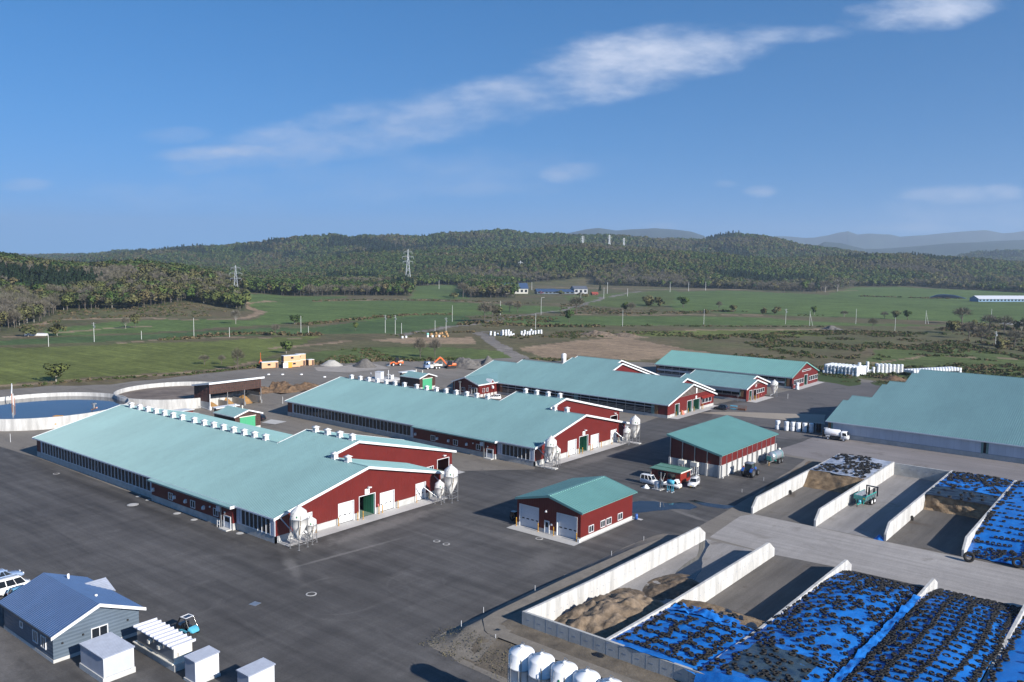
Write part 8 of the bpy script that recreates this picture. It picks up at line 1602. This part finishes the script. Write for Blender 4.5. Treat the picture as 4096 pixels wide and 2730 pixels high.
# ------------------------------------------------------------------ gravel yard: cabins, heaps, plant
def site_cabin(x, y, ang, L, W, Hh, label, door=True, win=(.35,), z=.15, roof=True, base=0, board=False):
    t = thing('site_cabin', label, 'cabin', (x, y, base), rad(ang)); MB().box(0, 0, z, L, W, z+Hh-.15).build('wall', M_TAN, t, world=False); MB().box(-.06, -.06, z+Hh-.15, L+.06, W+.06, z+Hh).build('roof', M_WHITE, t, world=False); MB().box(-.01, -.012, z, L+.01, -.002, z+.1).build('skirting', M_WOOD, t, world=False)
    for w in win: MB().box(L*w, -.05, z+1.05, L*w+1.15, .01, z+1.75).build('window', M_GLASS, t, world=False)
    if door: MB().box(L-1.05, -.05, z+.05, L-.2, .01, z+2.0).build('door', mat('brown_door', (.09, .045, .03), .6, var=.1), t, world=False)
    if not base: MB().box(.2, .1, 0, .6, W-.1, z).box(L-.6, .1, 0, L-.2, W-.1, z).build('footing', M_CONC, t, world=False)
    MB().box(-.05, .0, z, -.005, W, z+Hh-.2).build('end_panel', mat('dark_end_panel', (.10, .085, .08), .6, var=.1), t, world=False); return t
site_cabin(-281.0, 192.6, 74, 6.5, 2.3, 2.5, 'single tan site cabin with white roof, left of the stacked cabins'); site_cabin(-277.0, 199.9, 78, 6.9, 2.3, 2.45, 'lower tan site cabin with white and orange boards, under another cabin', win=(.55,), door=False); site_cabin(-277.0, 199.9, 78, 6.9, 2.3, 2.4, 'upper tan site cabin stacked on the left, with a dark window', base=2.47, z=.02, door=False, win=(.42,))
site_cabin(-278.0, 206.9, 74, 3.6, 2.3, 2.45, 'lower tan site cabin at the right rear of the stack with a door', win=(), door=True); site_cabin(-278.0, 206.9, 74, 3.6, 2.3, 2.4, 'upper tan site cabin at the right rear of the stack', base=2.47, z=.02, door=False, win=(.1,)); site_cabin(-276.4, 211.4, 84, 2.5, 2.2, 2.3, 'smallest tan site cabin with white roof, right of the stack', win=(), door=True)
t = thing('site_board', 'white and orange site boards leaning on the lower stacked cabin', 'board', (-276.6, 199.7, .1), rad(78)); MB().box(-.5, -.35, .1, 1.5, -.25, 2.1).build('white_panel', M_SIGN, t, world=False); MB().box(1.5, -.35, .1, 3.2, -.25, 2.15).build('orange_panel', mat('orange_board', (.75, .30, .03), .5, var=.05), t, world=False); MB().box(-.45, -.36, .5, 1.4, -.352, .56).box(-.45, -.36, 1.0, 1.4, -.352, 1.06).box(-.45, -.36, 1.5, 1.2, -.352, 1.58).build('printed_line', MATS['faded_blue_print'], t, world=False)
t = thing('orange_mast', 'orange lifting mast behind the single tan cabin', 'mast', (-287.5, 196.5, 0)); MB().tube((0, 0, 0), (0, 0, 5.6), .10).build('mast', M_ORANGE, t, world=False); MB().lathe([(.001, 3.0), (.9, 1.8), (.9, 1.2), (.001, 1.2)], 10).build('reel', M_ORANGE, t, world=False)
heap('pale_gravel_heap', -271.5, 219.0, 5.0, 4.0, 2.0, M_LIMEH, 'pale grey gravel heap on the yard right of the tan cabins', n=36, rough=.08, seed=31, flat=.3, power=1.0); heap('grey_gravel_heap', -258.5, 225.2, 5.2, 4.2, 3.0, M_GRAVH, 'dark grey gravel heap between the pale heap and the wheel loader', n=40, rough=.15, seed=32, flat=.25, power=1.0); heap('grey_gravel_heap', -229.0, 253.5, 8.0, 6.0, 4.6, M_GRAVH, 'large dark gravel heap behind the excavator', n=50, rough=.3, seed=33, power=1.1); heap('grey_gravel_heap', -222.5, 259, 5.0, 4.5, 4.4, M_GRAVH, 'steep gravel heap at the corner of the slatted-gable barn', n=40, rough=.3, seed=34, power=1.1)
heap('soil_heap', -231.5, 167.0, 6.5, 6.0, 3.6, M_SOILH, 'large brown soil heap behind the second barn', n=56, rough=.5, seed=35, power=1.1); heap('soil_heap', -233.8, 160.0, 4.5, 5.0, 1.6, M_SOILH, 'low brown soil spread left of the large soil heap', n=44, rough=.6, seed=36); heap('soil_heap', -230.5, 174.5, 6, 6, 1.5, M_SOILH, 'low brown soil spread right of the large soil heap', n=44, rough=.6, seed=38); heap('soil_heap', *gp(3576, 1520), 4.5, 3, 1.7, M_SOILH, 'brown soil mound on the verge left of the great barn roof', n=30, rough=.3, seed=37)
heap('sand_spill', -60.7, 172, 2.4, 8, .5, M_SAND, 'spilled tan silage on the ground right of the slurry tanker', n=40, rough=.8, seed=40)
t = thing('orange_implement', 'orange implement showing above the compost shed roof', 'machine', (-227.5, 152.5, 0)); MB().box(-1.5, -2.5, 4.6, .5, 2.5, 5.4).build('hood', M_ORANGE, t, world=False); MB().box(-1.2, -2.2, 0, .2, 2.2, 4.6).build('body', M_BLACK, t, world=False)
t = thing('transformer_station', 'white cabinet and pipes on a pale round slab behind the second barn ridge', 'cabinet', (-227.2, 206.2, .03), rad(20)); MB().lathe([(.001, .12), (6.5, .12), (6.6, 0)], 36).build('slab', G_PAD, t, world=False); MB().box(-2.3, -1.2, .1, .0, 1.2, 2.6).box(-2.4, -1.3, 2.6, .1, 1.3, 2.72).build('cabinet', M_GSHEDL, t, world=False); MB().box(3.4, 0, .1, 3.6, 2.0, 1.6).build('panel', M_WHITE, t, world=False); MB().tube((2.2, .5, 0), (2.2, .5, 3.4), .12).tube((1.7, .5, 1.7), (3.0, .5, 1.7), .10).tube((3.0, .5, 0), (3.0, .5, 1.7), .1).tube((-4.6, 0, 0), (-4.6, 0, 2.0), .1).tube((-4.9, 0, 2.0), (-4.3, 0, 2.0), .08).build('pipe', M_TRIM, t, world=False)
for px, py in ((1074, 1500), (1130, 1500), (1205, 1500), (1298, 1510)): top(MB().lathe([(.001, .35), (.55, .3), (.6, 0)], 10), 'white_marker_stone', M_WHITE, 'small white concrete ring on the gravel yard', 'marker', (*gp(px, py), .03), group='white rings on the gravel yard')
# manhole covers on the asphalt
mh = None
for px, py, r, lb in ((531, 2020, .95, 'large white round cover in a dark patch beside the front barn'), (553, 1987, .45, ''), (592, 2001, .45, ''), (708, 2055, .62, ''), (776, 2080, .55, ''), (960, 2134, .62, ''), (1747, 2166, .55, 'grey ring cover on the open asphalt, left of two'), (1785, 2178, .55, 'grey ring cover on the open asphalt, right of two'), (2157, 2156, .6, 'grey cover in front of the garage pad'), (225, 1896, .6, 'ring cover on the asphalt near the far end of the front barn'), (1245, 2378, .7, 'ring cover in the middle of the foreground asphalt')):
    b = MB(); b.lathe([(.001, .02), (r*.82, .02)] if r > .9 or not lb else [(r*.74, .02), (r*.98, .02)], 24); b.lathe([(r*.86, .012), (r*1.02, .012), (r*1.02, 0)], 24); top(b, 'manhole_cover', G_PAD, lb or 'white round cover along the foot of the front barn', 'manhole', (*gp(px, py), .03), group=None if lb else 'covers along the front barn')
top(MB().box(-.55, -.55, 0, .55, .55, .03), 'drain_grate', M_STEEL, 'bright square drain grate on the foreground asphalt', 'drain', (*gp(1020, 2417), .03), rad(12))
top(MB().bar((-.25, 0, 0), (-.2, 0, 1.2), .06).bar((.25, 0, 0), (.2, 0, 1.2), .06).bar((-.22, 0, .5), (.22, 0, .5), .05).bar((-.2, 0, 1.0), (.2, 0, 1.0), .05), 'step_ladder', M_WHITE, 'small white step frame leaning at the front barn side door', 'ladder', (-120.9, 74.2, .03), rad(20))
# ------------------------------------------------------------------ blue-roofed house and grey sheds in the foreground
def house():
    t = thing('blue_roof_house', 'slate-coloured single-storey house with a blue metal roof in the lower left', 'house', (-99.5, 41.9, 0)); x0, x1, y0, y1 = -106.2, -92.9, 37.05, 46.55; yr, zr_, ze = 41.85, 5.28, 3.2; sl = (zr_-ze)/(yr-36.7)
    mb = MB(); ribs(mb, -106.8, -92.25, (36.7, ze), (yr, zr_), .42, .05, .05); ribs(mb, -106.8, -92.25, (yr, zr_), (47.0, ze), .42, .05, .05); mb.build('roof', M_HROOF, t, fix=False)
    f = MB(); a = -92.25; f.prism([(a, 36.6, ze-.3), (a, 36.6, ze+.06), (a, yr, zr_+.1), (a, 47.1, ze+.06), (a, 47.1, ze-.3), (a, yr, zr_-.28)], (.06, 0, 0)); f.build('bargeboard', M_TRIM, t); g = MB(); g.box(-106.8, 36.58, ze-.18, a, 36.69, ze+.02); g.build('gutter', mat('dark_gutter', (.035, .045, .06), .4, var=0), t)
    w = MB(); tp = lambda y: zr_-sl*abs(y-yr)-.14; gable(w, x1, .15, y0, y1, tp, (), .4, breaks=(yr,)); gable(w, x0+.15, .15, y0, y1, tp, (), .4, breaks=(yr,)); w.box(x0, y0, .4, x1-.15, y0+.15, tp(y0)); w.box(x0, y1-.15, .4, x1-.15, y1, tp(y1)); w.build('wall', M_HWALL, t, fix=False)
    p = MB(); p.box(x0-.02, y0-.03, 0, x1+.03, y1+.03, .4); p.build('plinth', M_CONCL, t); window(t, (x1, 42.0, 1.25), 1.7, 1.2, '+X'); window(t, (-95.2, y0, 1.15), 1.05, 1.2); window(t, (-97.3, y0, 1.15), 1.05, 1.2); window(t, (-101.0, y0, 1.75), .55, .6, bars=0)
    c = MB()
    for q in (1, -1):
        xe = -102.5+2.5*q; n = 9
        for i in range(n):
            a, b_ = i/n, (i+.55)/n; yv = 47.35-2.55*(1-a); c.prism([(-102.5+(xe+102.5)*t_, 44.8+2.5*t_+(0 if k_ == 0 else 0), 4.13-1.02*t_) for t_, k_ in ((a, 0), (b_, 0))]+[(-102.5+(xe+102.5)*t_, 47.35, 4.13-1.02*t_) for t_ in (b_, a)], (0, 0, .05))
        c.prism([(-102.5, 44.75, 4.08), (-102.5, 47.35, 4.08), (xe, 47.35, 3.06)], (0, 0, .045))
    c.build('porch_roof', mat('pale_shed_roof', (.30, .33, .40), .4, var=.08), t, fix=False)
    v = MB(); v.lathe([(.001, .2), (.16, .16), (.18, 0)], 10, (-96.3, 43.3, 4.72)); v.build('roof_cap', M_WHITE, t); v = MB(); v.lathe([(.001, .25), (.14, .2), (.14, -.4)], 10, (-104.6, 43.8, 4.9)); v.build('roof_cap', M_WHITE, t)
    for y_ in (40.2, 38.0, 45.2): on_wall(t, 'vent_cap', cached('vcap', lambda: MB().box(-.09, -.14, -.09, .09, 0, .09).mesh('vent_cap', M_BLK)), (x1, y_, 2.2 if y_ > 40 else 2.0), '+X')
    top(MB().lathe([(.001, 1.1), (.25, 1.05), (.27, .9), (.27, 0)], 12), 'water_heater', M_CREAM, 'beige cylinder beside the left end of the blue-roofed house', 'cylinder', (-106.9, 36.0, .02))
house()
def grey_shed(x0, x1, y0, y1, hb, h, label, wm=M_GSHED, fm=M_GSHEDL, drop=.25):
    t = thing('grey_shed', label, 'shed', ((x0+x1)/2, (y0+y1)/2, 0)); MB().box(x0-.12, y0-.12, 0, x1+.12, y1+.12, hb).build('footing', M_CONCL, t); MB().box(x0, y0, hb, x1-.04, y1, h-.02).build('wall', wm, t); MB().box(x1-.04, y0+.18, hb+.02, x1+.02, y1-.18, h-.35).build('shutter', fm, t)
    f = MB(); f.box(x1-.04, y0, hb, x1+.06, y0+.18, h-.05); f.box(x1-.04, y1-.18, hb, x1+.06, y1, h-.05); f.box(x1-.04, y0+.18, h-.35, x1+.08, y1-.18, h-.05); f.build('front_frame', M_GSHEDL, t); r = MB(); ribs(r, x0-.1, x1+.15, (y0-.1, h), (y1+.1, h+.12), .28, .14, .035); r.build('roof', mat('pale_shed_roof', (.36, .39, .46), .4, var=.08), t, fix=False); return t
grey_shed(-89.7, -84.6, 38.5, 41.7, .6, 2.75, 'largest grey-blue steel shed on a block base, beside the house gable', fm=mat('grey_shutter', (.42, .46, .53), .5, var=.04)); grey_shed(-79.0, -77.1, 44.3, 47.0, .3, 2.6, 'narrow grey steel shed with a white shutter in the foreground', fm=M_WHITE); x, y = gp(1014, 2695, 2.6); grey_shed(x-1.9, x, y-.6, y+2.4, .3, 2.6, 'grey steel shed roof just showing at the bottom edge')
def ribbed_shed():
    t = thing('ribbed_shed', 'long cream cabinet with a ribbed white roof on a block base beside the house', 'shed', (-85.6, 45.6, 0)); MB().box(-89.9, 44.4, 0, -81.3, 46.8, .75).build('footing', M_CONC, t); MB().box(-89.9, 44.25, .75, -81.5, 46.9, .86).build('ledge', M_CREAM, t); MB().box(-89.4, 44.55, .86, -81.55, 46.6, 2.55).build('wall', M_CREAM, t); MB().box(-89.35, 44.5, .95, -81.7, 44.55, 2.5).build('side_panel', M_MIRR, t); r = MB(); r.box(-89.7, 44.2, 2.6, -81.3, 46.9, 2.68)
    for i in range(10): x = -89.5+i*.9; r.prism([(x, 44.15, 2.68), (x+.12, 44.15, 2.68), (x+.12, 44.15, 2.88), (x, 44.15, 2.88)], (0, 2.75, 0))
    r.build('roof', mat('white_ribbed_roof', (.56, .57, .62), .45, var=.04), t)
    for x in (-86.4, -84.3): on_wall(t, 'vent_hood', cached('vh', lambda: MB().prism([(-.2, 0, .2), (-.2, -.3, .1), (-.2, -.3, -.25), (-.2, 0, -.25)], (.4, 0, 0)).mesh('vent_hood', M_CREAM)), (x, 44.5, 1.95))
    MB().box(-81.56, 44.9, 1.5, -81.48, 45.0, 1.95).build('handle', M_STEEL, t)
ribbed_shed()
# ------------------------------------------------------------------ utility poles, pylons, distant farms
UP = [(194.6,1386.7,1339,'thin green-white pole at the left end of the lower field'),(377,1367,1290,'pale pole with a short crossarm in the left field',1),(566,1357,1324,'short thin pole between two taller poles in the left field'),(776,1352,1273,'tall plain white pole in the left field'),(918,1349,1310,'short pole over the brown hedge in the left field'),(1204,1339,1264,'tall white pole right of the round bush'),(1234,1341,1305,'short green-white pole just right of a tall one'),
 (1541,1332,1261,'left of the twin white poles with fittings by the road',1),(1581,1338,1261,'right of the twin white poles with fittings by the road',1),(1606,1335,1293,'short green pole right of the twin poles by the road'),(1809,1288,1222,'tall white pole with an arm at the end of the dark field'),(1784,1326,1271,'grey pole with an arm beside the straw bales',1),(1740,1325,1283,'thin green pole left of the grey pole by the straw bales'),(2001,1261,1204,'white pole left of the bare trees by the far farm'),(2164,1261,1192,'lamp pole with a curved arm beside the far road',2),(2142,1318,1255,'white pole behind the right bale pile'),
 (2490,1307,1240,'white pole standing in the middle field strip'),(1756,1157,1122,'short white pole at the tan strip before the forest'),(2127,1161,1129,'white pole between the two far farm roofs'),(2415,1194,1151,'pole right of the red shed at the far farm'),(2429,1175,1130,'tall pole with fittings behind the far farm red shed',1),(2510,1186,1155,'faint pole in the far field right of the farm'),(2679,1170,1133,'white pole at the far field edge'),(2323,1210,1172,'thin pole among garden trees of the far farm'),
 (2815,1298,1237,'white pole beside a small bush in the right field'),(3142,1297,1236,'double pole with crossarm in the right field',1),(3238,1305,1245,'left stayed pole with a slanting brace in the right field',3),(3423,1296,1236,'white pole in the middle of the right field'),(3579,1328,1271,'pole among bare trees on the right slope'),(3702,1296,1242,'right stayed pole with a slanting brace in the right field',3),(3964,1286,1236,'white pole in the right field above the thicket'),(3981,1387,1325,'pole standing in front of the dark thicket',1),(2680,1169,1131,'pole at the far field edge, left of three'),(2754,1166,1130,'pole at the far field edge, middle of three'),(2822,1162,1127,'pole at the far field edge, right of three')]
del UP[22]
M_POLE = mat('pale_pole', (.55, .56, .54), .7, var=.08)
for q in UP:
    px, pb, pt, lb = q[:4]; k = q[4] if len(q) > 4 else 0; x, y = gp(px, pb); d = proj((x, y, 0))[2]; h = (pb-pt)/F0*d; r = max(.14, d*.00023); t = thing('utility_pole', lb, 'pole', (x, y, 0), YAW, 'poles across the fields'); MB().tube((0, 0, -.2), (0, 0, h), r, r*.75, 8).build('pole', M_POLE, t, world=False)
    if k == 1: MB().bar((-1.0, 0, h-.5), (1.0, 0, h-.5), .16).bar((-.7, 0, h-1.4), (.7, 0, h-1.4), .14).cbox(.4, 0, h-2.2, .6, .5, .9).build('crossarm', M_STEEL, t, world=False)
    if k == 2: MB().bar((0, 0, h), (2.0, 0, h+.3), .16).cbox(2.2, 0, h+.25, .9, .3, .2).build('lamp_arm', M_POLE, t, world=False)
    if k == 3: MB().tube((2.2, 0, 0), (.2, 0, h*.8), r*.7, n=6).build('brace', M_POLE, t, world=False)
M_PYL = mat('pylon_steel', (.42, .45, .48), .5, .3, var=.05)
PY = [(945, 1213, 1062, 'nearest lattice pylon, left of the middle, in front of woodland'), (1632, 1143, 999, 'tall narrow lattice pylon at the edge of the tree row'), (2081, 1127, 1045, 'lattice pylon with wide white arms behind the blue-roofed farm'), (2220, 1100, 1001, 'lattice pylon on the wooded slope right of the white-armed one'), (2330, 1000, 945, 'small pylon high on the skyline wood, left of two'), (2437, 985, 941, 'small pylon on the skyline left of the blue hills'), (2495, 984, 953, 'smallest pylon on the skyline')]
for px, pb, pt, lb in PY:
    if pb > 1050: x, y = gp(px, pb); d = proj((x, y, 0))[2]; z0 = 0
    else:
        d = 2050 if px < 2400 else 2600; rr = ray(px, pb); s = d/(rr@_f); x, y, z0 = EYE+rr*s; z0 = float(z0)
    h = (pb-pt)/F0*d+2; w = h*.085; k = max(.16, d*.00024); t = thing('lattice_pylon', lb, 'pylon', (x, y, z0-2), YAW+.25, 'power line pylons'); b = MB(); lv = [0, .2, .38, .54, .68, .8, .9, 1.0]; wd = lambda f: w*(1-f)**1.25+.25
    for sx in (-1, 1):
        for sy in (-1, 1): b.bar((sx*w, sy*w, 0), (sx*wd(.54), sy*wd(.54), h*.54), k); b.bar((sx*wd(.54), sy*wd(.54), h*.54), (sx*.2, sy*.2, h), k*.9)
    for a, c in zip(lv[:-1], lv[1:]):
        for s in (-1, 1):
            b.bar((-wd(a), s*wd(a), h*a), (wd(c), s*wd(c), h*c), k*.55); b.bar((wd(a), s*wd(a), h*a), (-wd(c), s*wd(c), h*c), k*.55); b.bar((s*wd(a), -wd(a), h*a), (s*wd(c), wd(c), h*c), k*.55)
    b.build('tower', M_PYL, t, world=False)
    for f, ln in ((.93, .11), (.80, .15), (.67, .13)):
        a = MB(); L_ = h*ln; a.bar((-L_, 0, h*f), (L_, 0, h*f), k*.8); a.bar((-L_, 0, h*f), (0, 0, h*(f+.045)), k*.5); a.bar((L_, 0, h*f), (0, 0, h*(f+.045)), k*.5)
        for s in (-1, 1): a.bar((s*L_, 0, h*f), (s*L_, 0, h*(f-.06)), k*.8)
        a.build('crossarm', M_PYL, t, world=False)
def far_building(name, px0, px1, pb, hpx, depth, roof, wall, label, rz=0.0, gambrel=False, rfrac=.5, cat='barn'):
    (xa, ya), (xb, yb) = gp(px0, pb), gp(px1, pb); L_ = math.hypot(xb-xa, yb-ya); d = proj((xa, ya, 0))[2]; h = hpx/F0*d; t = thing(name, label, cat, ((xa+xb)/2, (ya+yb)/2, 0), math.atan2(yb-ya, xb-xa)+rz); l, w = L_/2, depth/2; e = h*(1-rfrac)
    MB().box(-l, 0, 0, l, depth, e).prism([(-l, 0, e), (-l, w, h-.1), (-l, depth, e)], (2*l, 0, 0)).build('wall', wall, t, world=False)
    r = MB()
    for s, yy in ((1, 0), (-1, depth)): r.prism([(-l-.6, yy-s*.8, e-.15), (l+.6, yy-s*.8, e-.15), (l+.6, w, h+.05), (-l-.6, w, h+.05)], (0, 0, .2))
    r.build('roof', roof, t, world=False); b = MB(); n = max(2, int(L_/5))
    for i in range(n): x = -l+L_*(i+.5)/n; MB().box(x-L_/n*.28, -.06, e*.3, x+L_/n*.28, .0, e*.78).build('window', M_GLASS, t, world=False)
    return t
far_building('cowshed', 2012, 2112, 1176, 42, 12, M_HROOF2, mat('farm_cream_wall', (.42, .42, .38), .7, var=.1), 'distant cowshed with a dark blue roof behind bare trees, left of the farmstead'); far_building('cowshed', 2148, 2225, 1177, 20, 10, M_HROOF2, M_HWALL, 'long low blue-roofed shed behind the pink blossom, left part'); far_building('cowshed', 2225, 2298, 1176, 17, 10, M_HROOF2, M_HWALL, 'low blue-roofed shed adjoining the white farm barn'); far_building('farm_barn', 2297, 2350, 1176, 30, 14, mat('slate_roof', (.09, .10, .125), .6, var=.1), mat('farm_white_wall', (.36, .37, .38), .7, var=.05), 'white farm barn with a dark pitched roof in the distance', rfrac=.35); far_building('red_shed', 2370, 2392, 1181, 11, 6, mat('rust_red_roof', (.30, .06, .035), .6, var=.1), mat('rust_red_wall', (.22, .045, .03), .7, var=.1), 'small rust-red shed right of the distant farmstead', cat='shed'); far_building('greenhouse', 3914, 4180, 1208, 23, 14, mat('pale_roof', (.52, .54, .58), .4, var=.08), mat('blue_grey_wall', (.14, .24, .36), .5, var=.1), 'long pale-roofed barn at the right edge of the far field')
t = thing('white_sheet_pile', 'pale sheeted pile between two bushes at the left wood edge', 'pile', (*gp(150, 1343), 0), YAW); MB().box(-6, -1.5, 0, 5, 1.5, 1.2).build('pile', M_WHITE, t, world=False)
heap('rubble_pile', *gp(3328, 1318), 6.5, 5, 2.2, M_GRAVH, 'pale rubble pile on the tan strip of the right slope', n=30, rough=.7, seed=51); heap('silage_clamp', *gp(3790, 1192), 22, 9, 4.5, M_BLACK, 'long black sheeted clamp in the far right field', n=24, rough=.2, seed=52, power=2.0); heap('rubble_pile', *gp(4096, 1300), 16, 7, 3.0, M_LIMEH, 'pale stone heap at the right edge above the thicket', n=30, rough=.4, seed=53); heap('earth_heap', *gp(2395, 1342), 13, 7, 2.6, M_SAND, 'tan spoil heap above the bare dirt bank', n=34, rough=.4, seed=54); heap('earth_heap', *gp(2500, 1346), 12, 6, 1.8, M_SAND, 'lower tan spoil heap right of the first one', n=30, rough=.4, seed=55)
t = thing('white_silo', 'small white cylinder standing behind the stepped barn roof', 'silo', (*gp(2255, 1452), 0)); MB().lathe([(.001, 4.2), (1.0, 3.8), (1.05, 3.6), (1.05, 0)], 16).build('drum', M_WHITE, t, world=False); MB().box(-.5, -1.1, .2, .5, -1.0, 2.0).build('hatch', M_STEEL, t, world=False)
# ------------------------------------------------------------------ air
def haze():
    xs = []; mb = MB()
    cs = [fwdlat(0, 0)]; 
    def w(l, f): return (math.cos(YAW)*l-math.sin(YAW)*f, math.sin(YAW)*l+math.cos(YAW)*f)
    R = [w(-9500, -400), w(9500, -400), w(9500, 15000), w(-9500, 15000)]
    z0, z1 = -8.0, 640.0; vs = [(x, y, z0) for x, y in R]+[(x, y, z1) for x, y in R]
    mb.add(vs, [(0, 3, 2, 1), (4, 5, 6, 7), (0, 1, 5, 4), (1, 2, 6, 5), (2, 3, 7, 6), (3, 0, 4, 7)])
    m = bpy.data.materials.new('haze_air'); m.use_nodes = True; nt = m.node_tree; nt.nodes.clear(); o = nt.nodes.new('ShaderNodeOutputMaterial'); p = nt.nodes.new('ShaderNodeVolumePrincipled')
    nset(p, Density=HAZE, Anisotropy=0.2); p.inputs['Color'].default_value = (0.62, 0.76, 0.95, 1); nt.links.new(p.outputs[0], o.inputs['Volume'])
    struct(mb, 'haze', m, kind='stuff')
HAZE = 8.5e-5
haze()
SC.cycles.max_bounces = 6; SC.cycles.volume_bounces = 1; SC.cycles.use_adaptive_sampling = True
